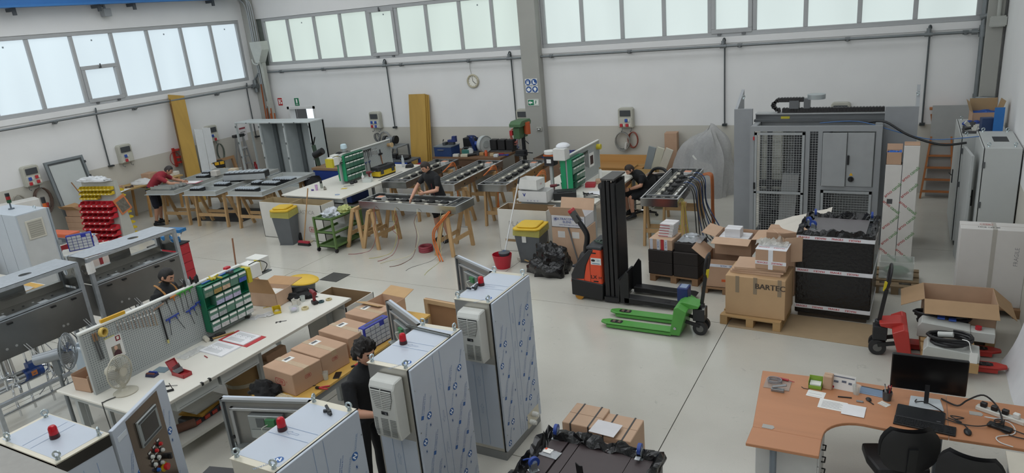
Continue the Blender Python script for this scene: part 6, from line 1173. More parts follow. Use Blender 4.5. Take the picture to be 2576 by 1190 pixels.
for k,(x,y) in enumerate(((-9.6,13.9),(-8.35,13.7),(-6.95,13.4))):
    for j in range(3): wire('orange cable loop, %s strand on the %s back row fixture' % (ORD[j],('left','middle','right')[k]),[(x-.02,y-.2+.05*j,.98),(x+.12,y-.1+.05*j,1.10+.03*j),(x+.16,y+.1,1.05+.03*j),(x+.10,y+.2,.85),(x+.14,y+.1,.4),(x+.1+.05*j,y,.015)],'c06a2e',.012,'orange_cable','cable',group='orange cables of the back row')
for k in range(9): wire('dark cable hanging from the right hand fixture, %s from its near end' % ORD[k],[(-3.9+.1*(k%3),13.0+.13*k,1.03),(-3.62,13.0+.13*k,1.05),(-3.45,12.95+.12*k,.95),(-3.40+.02*(k%2),12.95+.11*k,.5),(-3.35+.03*k,12.9+.1*k,.04),(-3.2+.03*k,12.7+.08*k,.02)],('1d1e20','2a2b2e','27406a')[k%3],.011,'black_cable','cable',group='cables of the right hand fixture')
for k in range(4): wire('orange cable hanging from the right hand fixture, %s from its near end' % ORD[k],[(-3.55,14.0+.06*k,1.0),(-3.40,14.0+.06*k,1.02),(-3.34,13.95+.06*k,.9),(-3.32,13.9+.06*k,.3),(-3.30,13.9+.06*k,.02)],'a85f30',.013,'orange_cable','cable',group='orange cables of the right hand fixture')
for k in range(3): wire('yellow wire, %s from the near end of the right hand fixture' % ORD[k],[(-3.55,12.3+.07*k,.95),(-3.47,12.3+.07*k,.9),(-3.47+.03*k,12.2+.1*k,.5),(-3.42+.05*k,12.1+.12*k,.02)],'b8a840',.006,'yellow_wire','wire',group='yellow wires of the right hand fixture')
# aluminium kits on the left trestles
ALF = M('b4b6b2',.42,.3,.06,5)
def kit(label, x, y, rz, L, W, seed, rails, mods):
    t = O('aluminium_frame_kit', label, 'frame', (x,y,.88), rz, 'aluminium frames on the left trestles'); rd = random.Random(seed)
    P('base_sheet', MB().b(-.03,W+.03,-.05,L,0,.012), M('bcc2c6',.35,.3), t)
    for a in ((0,.035,0,L),(W-.035,W,0,L)): P('side_rail', MB().b(a[0],a[1],a[2],a[3],.012,.10), ALF, t)
    for q in rails: P('cross_rail', MB().b(.035,W-.035,q,q+.05,.012,.09).b(.035,W-.035,q,q+.008,.09,.11), ALF, t)
    for u,v,n in mods:
        m_ = P('module', MB().b(u,u+.075*n,v,v+.22,.04,.125), M('17181a',.4), t, bev=.004)
        for k in range(n): P('module_cap', MB().b(u+.075*k+.014,u+.075*k+.054,v+.015,v+.205,.125,.148), M('b9c1c9',.45), m_)
    return t
kit('aluminium frame kit at the right with four black module rows',-14.18,11.2,.1,2.0,1.05,1,(0,.55,1.3,1.95),[(.12,.12,8),(.05,.75,3),(.40,.72,6),(.42,1.10,8)])
kit('aluminium frame kit in the middle with grey rails and black parts',-15.52,11.0,.15,2.45,.98,2,(0,.45,.9,1.4,1.9,2.35),[(.05,.15,4),(.4,.6,5),(.3,1.05,7),(.5,1.6,6)])
kit('aluminium frame kit at the left under the hands of the red man',-16.78,10.85,.18,2.6,.9,3,(0,.3,.62,.95,1.3,1.7,2.1,2.5),[(.3,1.45,4),(.1,1.9,3)])
t = O('module_bank','long black module bank lying across the middle frame kit','module',(-15.2,12.0,1.03),.35); P('bank', MB().b(0,1.1,0,.30,0,.16), M('1b1c1e',.4), t, bev=.01); P('side_plate', MB().b(-.02,1.12,-.02,0,-.02,.12), M('b4b8ba',.35,.5), t)
for k in range(8): P('bank_cap', MB().b(.03+.135*k,.13+.135*k,.03,.27,.16,.18), M('b0b8be',.45), t)
t = O('paper_folder','white sheet in a pink folder on the left frame kit','folder',(-16.15,11.75,1.0),.2); P('folder', MB().b(-.2,.24,-.13,.14,0,.01), M('d07a88',.5), t); P('sheet', MB().b(-.2,.2,-.13,.12,.01,.014), M('e8e6e6',.6), t)
carton('small carton with orange label on the middle frame kit',(-15.9,12.9,.99),.22,.18,.12,.3,M('c9b9a0',.7)); carton('pale open parts box on the middle frame kit',(-16.2,12.55,.99),.2,.16,.14,.2,M('c6c2ba',.6))
for k in range(5): T('aluminium_profile', MB().b(0,.62,0,.06,0,.05).b(0,.62,0,.008,.05,.07), ALF, 'short aluminium profile, %s from the near end of the left kit' % ORD[k],'profile',(-16.72,10.95+.11*k,.995),.15,'short profiles on the left kit')
trestle('near trestle under the right aluminium frame kit',-13.72,11.55,.1,.95,.875,.35); trestle('far trestle under the right aluminium frame kit',-13.9,12.85,.1,.95,.875,.35); trestle('near trestle under the middle aluminium frame kit',-15.12,11.45,.12,.95,.875,.35); trestle('far trestle under the middle aluminium frame kit',-15.4,13.0,.12,.95,.875,.35); trestle('near trestle under the left aluminium frame kit',-16.35,11.35,.15,.8,.875,.35); trestle('far trestle under the left aluminium frame kit',-16.7,13.0,.15,.8,.875,.35)
t = O('floor_mat','dark ribbed rubber mat under the left trestles','mat',(-15.6,12.3,0),.12); P('mat', MB().b(-.9,.9,-.6,.6,0,.008), M('2f2f30',.7), t)
# ================================================================ OPEN WHITE CABINET ROW
wc = O('open_switchgear_cabinet','tall white three-bay switchgear cabinet with open fronts near the corner','cabinet',(-18.25,15.2,0)); WCB = M('b7bfbf',.45,0,.03); Wd = 3.1; Dp = .62; Hc = 1.97
P('roof', MB().b(0,Wd,0,Dp,Hc-.04,Hc), M('c9cfcf',.45), wc, bev=.006); P('base_frame', MB().b(0,Wd,0,.05,0,.08).b(0,Wd,Dp-.05,Dp,0,.08).b(0,.05,0,Dp,0,.08).b(Wd-.05,Wd,0,Dp,0,.08), WCB, wc); P('back_panel', MB().b(.35,Wd,Dp-.012,Dp,.08,Hc-.04), M('a9b0b0',.5), wc); P('side_panel', MB().b(Wd-.012,Wd,0,Dp,.08,Hc-.04), WCB, wc)
for k in range(4):
    x = k*(Wd-.05)/3; f = P('front_post', MB().b(x,x+.05,0,.05,.08,Hc-.04), M('c3c9c9',.4), wc); P('back_post', MB().b(x,x+.05,Dp-.07,Dp-.02,.08,Hc-.04), WCB, wc)
    for z in (.4,.85,1.3,1.8): P('catch', MB().b(x+.005,x+.045,-.02,0,z,z+.06), M('8d9496',.35,.6), f)
for k in (1,2):
    x = k*(Wd-.05)/3; P('partition', MB().b(x+.02,x+.03,.05,Dp-.07,.08,Hc-.04), M('b0b7b8',.5), wc); P('dark_rail', MB().b(x+.03,x+.16,Dp-.10,Dp-.06,.08,Hc-.04), M('5a6062',.5), wc)
for k in range(3): P('corner_bracket', MB().b(.5+k*1.0,.54+k*1.0,-.01,0,Hc-.03,Hc-.01), M('3a3d40',.5), wc)
# ================================================================ MIDDLE WHITE BENCH (2)
bench('long white bench in the middle carrying a yellow toolbox and green drawers',-12.66,-10.82,11.45,14.75,ZB,[(.1,.2),(1.74,.2),(.1,3.1),(1.74,3.1),(1.74,1.6)])
pegboard('perforated pegboard with hammer on the middle white bench',-11.75,12.55,14.50,ZB,1.62)
for sd,l in ((0,'right'),(1,'left')): drawer_rack('green drawer rack on the %s face of the middle pegboard' % l,(-11.625,12.6,.965) if sd==0 else (-11.875,13.28,.965),.68,.62,4,5,.105,PI/2 if sd==0 else -PI/2,ends=1)
def hammer(label,loc,l=.33):
    t = O('hammer',label,'hammer',loc); P('handle', MB().c((.02,0,0),(.02,.02,-l*.55),.013).c((.02,.02,-l*.55),(.02,.04,-l),.012), M('8a5a3a',.5), t); P('head', MB().b(0,.04,-.06,.06,-.02,.02), M('2c2d2f',.4,.5), t); P('grip', MB().c((.02,0,.02),(.02,0,.12),.012), DARK, t)
hammer('hammer with wooden handle hanging on the middle pegboard',(-11.736,14.05,1.32))
for k in range(6): tkey('dark T-handle key, %s from the left on the middle pegboard' % ORD[k],13.35+.07*k,1.52,.2,'2a2c2a',.01,.03,'keys on the middle pegboard',-11.735)
for k in range(8):
    t = spanner('chrome spanner, %s from the left in the row on the middle pegboard' % ORD[k],13.62+.045*k,1.50,.10+.008*k,'chrome spanners on the middle pegboard'); t.location.x = -11.735
for k in range(3): tkey('blue T-handle key, %s from the left on the middle pegboard' % ORD[k],13.32+.14*k,1.22,.2,'2a3f70',.01,.04,'blue keys on the middle pegboard',-11.735)
T('long_ruler', MB().b(0,.005,-.008,.008,-.5,0), M('7d8082',.4,.5), 'long steel rod hanging on the middle pegboard','rod',(-11.736,13.60,1.50))
t = O('wooden_spool','wooden cable spool on the end of the middle pegboard','spool',(-11.738,14.42,1.48)); P('core', MB().c((0,0,0),(.12,0,0),.045,n=14), M('a58a62',.6), t, smooth=True); P('flange', MB().c((.12,0,0),(.135,0,0),.065,n=16), M('c0a67c',.6), t)
tb = O('toolbox','yellow and black plastic toolbox on the middle white bench','toolbox',(-11.28,13.55,ZB),PI/2-.05); P('tub', MB().b(-.31,.31,-.13,.13,.03,.16), M('cdae22',.45), tb, bev=.01); P('foot', MB().b(-.30,.30,-.12,.12,0,.03), DARK, tb); P('lid', MB().pr([(-.14,.16),(.14,.16),(.11,.26),(-.11,.26)],-.32,.32,'x'), M('232426',.5), tb, bev=.01); P('handle', MB().b(-.13,.13,-.03,.03,.26,.275), M('1b1c1e',.5), tb)
for x in (-.2,.2): P('latch', MB().b(x-.045,x+.045,-.155,-.125,.08,.19), M('3a3c3e',.5), tb, bev=.005)
drill('dark red cordless drill beside the yellow toolbox',(-11.38,13.12,ZB),.6,'6a2028')
bottle('clear water bottle at the far end of the middle pegboard',(-11.35,14.45,ZB),.30,'e0e0e0'); T('battery_charger', MB().pr([(-.1,0),(.1,0),(.1,.05),(.06,.10),(-.08,.08)],-.07,.07,'y'), DARK, 'black battery charger at the far end of the middle bench','charger',(-11.12,14.40,ZB),.3,bev=.01)
t = O('clear_tub','clear food tub in front of the yellow toolbox','tub',(-11.25,12.88,ZB),.3); P('tub', MB().b(-.1,.1,-.07,.07,0,.004).b(-.11,.11,-.08,-.07,0,.10).b(-.11,.11,.07,.08,0,.10).b(-.11,-.1,-.07,.07,0,.10).b(.1,.11,-.07,.07,0,.10), CLEARP, t)
t = O('glue_bottle','white nozzle bottle beside the clear food tub','bottle',(-11.42,12.92,ZB)); P('bottle', MB().lathe([(.035,0),(.036,.12),(.012,.16),(.004,.22)],14), M('dcdcd8',.4), t, smooth=True); P('label_band', MB().lathe([(.0365,.03),(.0365,.08)],14), M('c98a90',.5), t)
for k in range(2): T('rubber_cup', MB().lathe([(.045,0),(.05,.03),(.03,.06)],14), DARK, 'small black rubber cup below the green rack, %s' % ('left','right')[k],'cup',(-11.52,12.62+.13*k,ZB),0,smooth=True)
t = O('thermos','dark thermos flask on the near end of the middle bench','flask',(-12.05,12.15,ZB)); P('body', MB().lathe([(.032,0),(.034,.1),(.03,.12)],14), M('8f948a',.4), t, smooth=True); P('cap', MB().lathe([(.03,.12),(.03,.17),(.02,.18)],14), DARK, t, smooth=True)
T('pink_cup', MB().lathe([(.024,0),(.034,.13),(.036,.13),(.026,-.002)],14), M('c8a6cc',.3,alpha=.8), 'pink translucent cup on the near end of the middle bench','cup',(-12.02,11.95,ZB),0,smooth=True)
T('purple_cap', MB().c((0,0,.02),(.05,0,.02),.02), M('4a3a80',.4), 'purple cap lying on the near end of the middle bench','cap',(-12.12,11.88,ZB),.3); T('metal_fitting', MB().c((0,0,.03),(.06,.02,.03),.03).c((.03,0,.03),(.03,0,.09),.02), M('8d8a80',.3,.7), 'grey metal fitting on the near end of the middle bench','fitting',(-11.85,12.0,ZB),.3,smooth=True)
sheet('yellow note sheets on the middle white bench',(-11.4,12.2,ZB+.002),.14,.10,.3,'d0b54a'); T('steel_scriber', MB().c((-.12,0,.004),(.12,.03,.004),.004), DARK, 'thin dark scriber lying on the middle bench','scriber',(-11.45,12.42,ZB+.001),.5); T('blue_ring', MB().t([(.06*math.cos(2*PI*i/16),.04*math.sin(2*PI*i/16),.005) for i in range(16)],.004,5,True), M('4a80b8',.5), 'blue cable tie loop at the near edge of the middle bench','loop',(-11.15,11.68,ZB))
t = O('steel_ruler','long steel rule on the edge of the middle bench','ruler',(-11.02,13.5,ZB)); P('rule', MB().b(-.015,.015,-.5,.45,0,.004), M('6b6e70',.4,.5), t)
pc2 = dup(pc,(-11.78,12.38,1.42),0,'white carton dispensers strapped to the near end of the middle pegboard'); clutter('tool_clutter','white and dark bits on top of the middle green rack',(-11.75,12.8,1.622),31,.1,7,'6d6f6c')
# red angle grinder and lamp on the middle pegboard top / bench beyond it
# ================================================================ WASTE CARTONS, BINS, CART, BROOM
w1_ = O('waste_carton','long white two-bay waste carton beside the middle bench','box',(-12.0,11.22,0)); 
P('body', MB().b(-.95,.95,-.22,.22,0,.01).b(-.95,-.938,-.22,.22,0,.84).b(.938,.95,-.22,.22,0,.84).b(-.95,.95,-.22,-.208,0,.84).b(-.95,.95,.208,.22,0,.84), WCARD, w1_); P('lining', MB().b(-.936,.936,-.206,-.202,.02,.845).b(-.936,.936,.202,.206,.02,.845).b(-.936,-.932,-.2,.2,.02,.845).b(.932,.936,-.2,.2,.02,.845).b(-.01,.01,-.2,.2,.02,.845), M('a5926f',.8,0,.1,5), w1_)
mb = MB(); addtext(mb,'PLASTICA',.13,frame((.45,-.222,.66),(1,0,0),(0,0,1))); P('handwriting', mb, M('9a9894',.7), w1_)
P('maker_mark', ceb(MB(),.2,frame((.62,-.222,.27),(-1,0,0),(0,0,1)) @ Matrix.Diagonal((-1,1,1,1)) @ RZ(PI),False), RINK, w1_); P('white_label', MB().b(.52,.68,-.224,-.222,.08,.15), WHITE, w1_)
def wheelie(label,loc,rz):
    t = O('wheeled_waste_bin',label,'waste bin',loc,rz,'grey waste bins with yellow lids'); G_ = M('5c6063',.55)
    P('body', MB().pr([(-.20,-.18),(.20,-.18),(.22,.18),(-.22,.18)],0,.01).add([(-.19,-.16,0),(.19,-.16,0),(.19,.17,0),(-.19,.17,0),(-.255,-.24,.62),(.255,-.24,.62),(.255,.24,.62),(-.255,.24,.62)],[(3,2,1,0),(4,5,6,7),(0,1,5,4),(1,2,6,5),(2,3,7,6),(3,0,4,7)]), G_, t, bev=.02)
    P('lid', MB().pr([(-.27,-.24),(-.2,-.29),(.2,-.29),(.27,-.24),(.27,.24),(-.27,.24)],.66,.70).pr([(-.2,-.2),(-.15,-.24),(.15,-.24),(.2,-.2),(.2,.18),(-.2,.18)],.70,.735), M('d3ae2c',.45), t, bev=.012)
    P('bag', MB().add([(-.262,-.25,.66),(.262,-.25,.66),(.262,.25,.66),(-.262,.25,.66),(-.262,-.262,.56),(.25,-.255,.53),(.265,.25,.55),(-.26,.25,.57)],[(0,1,5,4),(1,2,6,5),(2,3,7,6),(3,0,4,7)]), M('b9b15a',.3,0,.1,8,.4,20,alpha=.75), t)
    for x in (-.2,.2): P('wheel', MB().c((x-.02,.22,.08),(x+.02,.22,.08),.08,n=16), DARK, t, smooth=True)
    P('handle', MB().t([(-.2,.25,.60),(-.2,.32,.60),(.2,.32,.60),(.2,.25,.60)],.015), G_, t)
    return t
wb1 = wheelie('grey waste bin with yellow lid beside the leaning broom',(-11.90,10.74,0),.25); wb1.scale = (.86,.8,1.18); wb2 = wheelie('grey waste bin with yellow lid behind the black rubbish bag',(-5.98,11.12,0),.1); P('paper_label', MB().b(-.1,-.02,-.235,-.225,.42,.55), M('d2d2ce',.6), wb2)
t = O('broom','red and black broom with long wooden stick by the yellow lidded bin','broom',(-11.42,10.70,0)); P('stick', MB().c((0,0,.08),(.20,.2,1.25),.013), M('b08a5e',.5), t, smooth=True); P('head', MB().b(-.15,.15,-.03,.03,.06,.10), M('a8283c',.5), t); P('bristles', MB().pr([(-.17,0),(.17,0),(.15,.06),(-.15,.06)],-.035,.035,'y'), DARK, t)
t = O('dustpan','long-handled beige dustpan behind the broom','dustpan',(-11.55,10.88,0)); P('pan', MB().pr([(-.15,0),(.15,0),(.1,.2),(-.1,.2)],0,.02).pr([(-.1,0),(.1,0),(.08,.16),(-.08,.16)],.19,.21,'y'), M('b8ae94',.5), t); P('handle', MB().c((0,.2,.1),(-.3,.22,.78),.012), M('6b6e70',.4), t)
gt = O('tool_cart','green three-shelf steel cart loaded with plastic film','cart',(-10.52,10.92,0),.0); GC = M('57733f',.5,0,.1,6)
for z in (.10,.40,.70): P('shelf', MB().b(-.25,.25,-.45,.45,z,z+.012).b(-.25,.25,-.45,-.43,z,z+.05).b(-.25,.25,.43,.45,z,z+.05).b(-.25,-.23,-.43,.43,z,z+.05).b(.23,.25,-.43,.43,z,z+.05), GC, gt)
for x in (-.25,.25):
    for y in (-.45,.45): P('post', MB().b(x-.02,x+.02,y-.02,y+.02,.08,.76), GC, gt); P('castor', MB().c((x-.015,y,.045),(x+.015,y,.045),.045,n=14).b(x-.02,x+.02,y-.02,y+.02,.06,.09), DARK, gt)
heap('plastic_bag','clear and white plastic film heap on the green cart','film',(-10.55,10.75,.72),.17,.18,.14,M('c4c9cf',.25,0,.15,8,.5,16),13,3,.5); heap('yellow_film','yellow green plastic film on the far half of the green cart','film',(-10.5,11.12,.72),.15,.16,.10,M('a8ae6a',.35,0,.2,8,.5,16),14,3,.5)
sheet('sheets of metal and paper on the middle shelf of the green cart',(-10.5,10.9,.42),.34,.6,.1,'a8a8a2')
carton('white carton with red oval mark behind the green cart',(-10.72,11.28,0),.36,.3,.60,.0,M('c6c5c0',.7))
# ================================================================ BACK WALL BENCHES AND TOOLS
for k in range(3): T('formwork_plank', MB().bar((0,-.42+.06*k,0),(0,-.06+.03*k,2.45-.02*k),.58-.02*k,.028,(0,1,.2)), M('b08d42',.6,0,.15,4,wood=3), '%s yellow formwork plank leaning on the back wall' % ('front','middle','rear')[k],'plank',(-12.45+.05*k,YB-.08,0),0,'yellow planks on the back wall')
ob = O('old_workbench','worn brown workbench loaded with tools along the back wall','work bench',(-11.35,15.75,0)); OW = M('6e5138',.7,0,.2,5,wood=1)
P('top', MB().b(0,2.15,0,1.15,.82,.88), OW, ob, bev=.008); P('apron', MB().b(.05,2.1,.03,.07,.62,.82), M('5a4230',.7,0,.2,5), ob)
for x in (.08,2.0):
    for y in (.08,1.05): P('leg', MB().b(x,x+.1,y,y+.08,0,.82), OW, ob)
P('back_shelf', MB().b(.9,2.1,.75,1.1,.88,.92), M('4a4c4e',.5), ob)
def thing(name,label,cat,loc,parts,rz=0,group=None):
    t = O(name,label,cat,loc,rz,group)
    for n_,mb_,m_,*r in parts: P(n_,mb_,m_,t,smooth=('s' in r),bev=(.008 if 'b' in r else 0))
    return t
NAVY = M('223a66',.45); DG = M('3c3f42',.5)
thing('blue_tool_chest','blue steel trunk with a vice on its lid on the brown workbench','trunk',(-11.0,16.0,.88),[('body',MB().b(-.28,.28,-.22,.22,0,.26),NAVY,'b'),('lid',MB().b(-.29,.29,-.23,.23,.26,.28),M('7d868c',.4,.4)),('handle',MB().b(-.15,.05,-.25,-.22,.18,.20),STEEL),('vice_base',MB().b(-.1,.0,-.05,.1,.28,.36),DG,'b'),('vice_jaw',MB().b(.05,.22,.02,.12,.28,.36),DG),('vice_anvil',MB().pr([(.05,.36),(.3,.36),(.3,.52),(.2,.52),(.18,.42),(.05,.42)],.0,.1,'y'),M('26346a',.4)),('vice_handle',MB().c((-.1,.0,.38),(-.06,-.02,.44),.012),DARK)])
thing('black_speaker_case','black tool case standing at the back of the brown workbench','case',(-10.62,16.65,.88),[('case',MB().b(-.2,.2,-.09,.09,0,.36),DARK,'b'),('handle',MB().t([(-.1,0,.36),(-.1,0,.41),(.1,0,.41),(.1,0,.36)],.014),DARK)])
thing('mitre_saw','blue mitre saw standing on the brown workbench','saw',(-10.32,16.35,.88),[('base',MB().c((0,0,0),(0,0,.05),.18,n=18),DG),('arm',MB().bar((0,.1,.05),(-.05,-.1,.46),.09,.1),M('27407e',.4)),('handle',MB().t(smoothpts([(-.05,-.1,.42),(-.1,-.2,.50),(.08,-.15,.48),(.15,-.05,.3)],4),.018),M('23305a',.4),'s'),('motor',MB().c((.02,.0,.25),(.22,.0,.25),.07,n=14),M('2b4a9a',.4),'s'),('fence',MB().b(-.2,.25,.1,.13,.05,.16),STEEL)],.3)
thing('cable_reel_disc','white round reel leaning on the brown workbench','reel',(-10.02,16.40,1.112),[('disc',MB().c((-.07,0,0),(.05,0,0),.23,n=28),M('b5bab8',.45)),('rim',MB().t([(.05,.22*math.cos(2*PI*i/28),.22*math.sin(2*PI*i/28)) for i in range(28)],.012,6,True),M('8d9492',.4),'s'),('hub',MB().c((.05,0,0),(.07,0,0),.1,n=20),M('9fa5a3',.45))],-.35)
for k in range(3): thing('speaker','black stereo speaker %s on the brown workbench shelf' % ('at left of the radio','shaped radio unit in the middle','at right nearest the drill press')[k],'speaker',(-9.90+.26*k+.06,16.62,.922),[('case',MB().b(-.11,.11,-.1,.1,0,.28),M('161617',.5),'b'),('front_cloth',MB().b(-.095,.095,-.104,-.1,.02,.26),M('222223',.8))],0,'stereo set')
thing('belt_sander','green and white belt sander on the brown workbench','sander',(-10.4,16.0,.88),[('body',MB().b(-.1,.1,-.07,.07,.03,.16),M('2f6a62',.45),'b'),('guard',MB().c((.12,-.06,.1),(.12,.06,.1),.09,n=16),M('c2c4c2',.4),'s'),('handle',MB().t([(-.1,0,.16),(-.05,0,.22),(.06,0,.22),(.1,0,.16)],.015),DG,'s')],.4)
thing('angle_grinder','black grinder lying on the brown workbench front','grinder',(-10.12,15.92,.88),[('body',MB().c((-.15,0,.04),(.1,.03,.05),.035,n=12),DARK,'s'),('head',MB().c((.12,.03,.02),(.12,.03,.08),.045,n=12),DG,'s')],.5)
T('orange_jar', MB().lathe([(.04,0),(.042,.11),(.035,.12),(.035,.15)],14), M('c2562c',.4), 'orange capped jar on the brown workbench','jar',(-9.75,15.98,.88),0,smooth=True)
for k,(x,y,c,w) in enumerate(((-10.62,15.85,'c8c6be',.16),(-10.35,15.85,'c3bda8',.2),(-9.95,16.08,'a87f52',.14),(-9.58,16.0,'b09a78',.1),(-9.4,15.9,'c6ccd0',.12))): carton('small open parts box %s on the brown workbench' % ('first from the trunk','second from the trunk','beside the orange jar at left','beside the orange jar at right','nearest the drill press')[k],(x,y,.88),w,.12,.07,.2,M(c,.6))
T('red_pliers', MB().bar((-.1,0,.01),(.1,.02,.01),.05,.02), M('a02434',.5), 'red handled tool on the brown workbench','pliers',(-9.45,16.2,.88),.2); T('blue_wrench', MB().bar((-.18,0,.015),(.12,.02,.015),.035,.02).c((.14,.02,0),(.14,.02,.03),.04), M('2f3f9a',.5), 'blue adjustable wrench on the brown workbench','wrench',(-9.3,16.05,.88),.1)
thing('bench_grinder_stand','grey bench grinder on a steel shelf rack at the back wall','grinder',(-13.3,16.5,0),[('shelf',MB().b(-.42,.42,-.3,.3,1.0,1.03),M('7d8284',.5)),('lower_shelf',MB().b(-.42,.42,-.3,.3,.55,.58),M('7d8284',.5)),('leg',MB().b(-.42,-.38,-.3,-.26,0,1.0).b(.38,.42,-.3,-.26,0,1.0).b(-.42,-.38,.26,.3,0,1.0).b(.38,.42,.26,.3,0,1.0),M('5a5f62',.5)),('motor',MB().c((-.12,0,1.2),(.12,0,1.2),.09,n=18).b(-.08,.08,-.08,.08,1.03,1.12),M('8b8f90',.3,.6),'s'),('wheel',MB().c((.14,0,1.2),(.22,0,1.2),.12,n=20),DARK,'s'),('guard',MB().c((-.22,0,1.2),(-.14,0,1.2),.12,n=20),M('2b2d2f',.4),'s')])
thing('blue_machine_stand','blue steel stand with black vice beside the yellow planks','stand',(-12.5,15.95,0),[('top',MB().b(-.45,.4,-.28,.28,.72,.76),M('5a5f62',.5)),('frame',MB().b(-.45,-.39,-.28,-.22,0,.72).b(.34,.4,-.28,-.22,0,.72).b(-.45,-.39,.22,.28,0,.72).b(.34,.4,.22,.28,0,.72).b(-.45,.4,-.28,-.24,.64,.72),M('24459a',.45)),('vice',MB().b(-.2,.2,-.1,.12,.76,.86).b(-.3,-.15,-.14,.0,.8,.92).c((.05,-.2,.8),(.3,-.1,.84),.04),DARK,'b'),('red_box',MB().b(.42,.85,-.2,.2,.3,.62),M('9c2230',.45),'b')])
# drill press
dp = thing('drill_press','green and orange column drill press in front of the pillar','drill press',(-8.55,15.9,0),[('base',MB().b(-.2,.2,-.28,.18,0,.06),DG,'b'),('column',MB().c((0,0,.06),(0,0,1.62),.05,n=16),DARK,'s'),('table',MB().c((0,-.18,.98),(0,-.18,1.02),.17,n=20).b(-.06,.06,-.1,.05,.92,1.06),M('232527',.5)),('head',MB().b(-.09,.09,-.34,.1,1.42,1.70),M('3f5f3e',.5),'b'),('belt_cover',MB().pr([(-.38,0),(.16,0),(.2,.08),(.14,.15),(-.3,.15),(-.4,.08)],-.15,.15,'x').v and MB().X(TR(0,0,1.72)).pr([(-.40,0),(.18,0),(.2,.08),(.14,.14),(-.3,.14),(-.4,.08)],-.16,.16,'x'),M('4a6b48',.5),'b'),('motor',MB().c((.16,-.05,1.50),(.16,-.05,1.80),.085,n=16),M('b5542c',.45),'s'),('quill',MB().c((0,-.24,1.22),(0,-.24,1.42),.035,n=12),STEEL,'s'),('feed_handle',MB().c((.14,-.24,1.4),(.3,-.3,1.3),.012).c((.14,-.24,1.4),(.22,-.3,1.55),.012),DARK),('vice',MB().b(-.12,.12,-.26,-.08,1.02,1.10).c((.12,-.17,1.05),(.34,-.2,1.04),.014),M('1c1d1f',.5)),('switch_box',MB().b(-.22,-.14,-.3,-.2,1.5,1.62),M('b02a30',.4))])
coil('coiled_cable','pink and red air hose bundle hanging left of the drill press',(-9.2,YB-.35,1.50),0,.13,'b06a5c',6,1.6,.010,15)
T('spiral_hose', MB().t([(.035*math.cos(i*.9),.035*math.sin(i*.9)-.02,1.46-.0085*i) for i in range(130)],.008,5), M('3a5aa0',.4), 'blue spiral air hose hanging left of the drill press','hose',(-9.30,16.97,0),0,smooth=True)
wcr = open_box('large brown crate carton full of blue wire scraps behind the right fixtures',(-7.75,16.35,0),1.15,.85,.85,0,(None,None,None,None),M('7d6350',.8,0,.15,8),th=.02)
rd = random.Random(2)
for k in range(26): wire('tangled wire scrap heaped in the large brown crate',[(-7.75+rd.uniform(-.35,.4),16.35+rd.uniform(-.25,.25),.84+rd.random()*.12) for _ in range(6)],('27469a','2b4fae','35357a','9a8a3c','27469a')[k%5],.009,'wire_scrap','wire',4,'wire scraps in the crate')
heap('wire_pile','mound of blue wire filling the large brown crate','wire',(-7.72,16.35,.66),.46,.34,.26,M('23397c',.6,0,.4,14,1,30),9,5,.5,kind='stuff')
# stool, vacuum, crates along the back wall to the right
def office_chair(label,loc,rz,back=.62,seat=.48,footring=False,group=None):
    t = O('office_chair',label,'chair',loc,rz,group); BK = M('1d1d1f',.55,0,.06,8)
    P('seat', MB().pr([(-.21,-.2),(.21,-.2),(.24,.0),(.22,.2),(-.22,.2),(-.24,0)],seat-.04,seat+.04), BK, t, bev=.025,seg=2); P('gas_lift', MB().c((0,0,.10),(0,0,seat-.04),.025,n=12), DARK, t)
    P('backrest', MB().grid(lambda u,v:((u-.5)*(.46-.16*abs(2*v-1)**3),-.27-.05*(1-(2*u-1)**2)-.02*v,seat+.10+back*.7*v),10,8).grid(lambda u,v:((u-.5)*(.46-.16*abs(2*v-1)**3),-.21-.05*(1-(2*u-1)**2)-.02*v,seat+.10+back*.7*v),10,8).grid(lambda u,v:((-.5 if u<.5 else .5)*.44,-.22-.06*v,seat+.2+.2*v),1,1), BK, t, smooth=True); P('back_bracket', MB().bar((0,-.1,seat-.05),(0,-.30,seat-.02),.07,.02).bar((0,-.30,seat-.02),(0,-.34,seat+.34),.07,.03), DARK, t)
    for k in range(5):
        a = 2*PI*k/5+.3; l_ = P('base_arm', MB().bar((0,0,.11),(.29*math.cos(a),.29*math.sin(a),.075),.045,.035), DARK, t); P('castor', MB().c((.29*math.cos(a)-.02,.29*math.sin(a),.03),(.29*math.cos(a)+.02,.29*math.sin(a),.03),.03,n=12), M('2a2a2c',.5), l_)
    if footring: P('foot_ring', MB().t([(.24*math.cos(2*PI*i/24),.24*math.sin(2*PI*i/24),.2) for i in range(24)],.012,6,True), CHROME, t, smooth=True)
    return t
ch = office_chair('black work stool under the seated man',(-4.88,14.28,0),2.35,.45,.45,True); office_chair('black office chair behind the middle pegboard',(-13.0,13.0,0),-1.9,.45,.5)
cst = O('wooden_chest','pine chest with panelled front against the back wall','chest',(-6.35,16.35,0)); PINE = M('b5894f',.6,0,.12,4,wood=1)
P('body', MB().b(-.55,.85,-.3,.4,0,.62), PINE, cst); P('back_board', MB().b(-.6,.9,.36,.42,.62,.80), PINE, cst); P('lid_edge', MB().b(-.58,.88,-.33,.36,.60,.64), M('a97c44',.6,0,.1,4,wood=1), cst, bev=.006)
for x in (-.5,-.05,.4): P('front_panel', MB().b(x,x+.4,-.315,-.3,.1,.55), M('ad8047',.6,0,.12,4,wood=1), cst, bev=.006)
cr2 = open_box('plywood crate holding white metal strips beside the pine chest',(-5.35,16.0,0),.62,.5,.68,0,(None,None,None,None),M('b3935f',.65),th=.015)
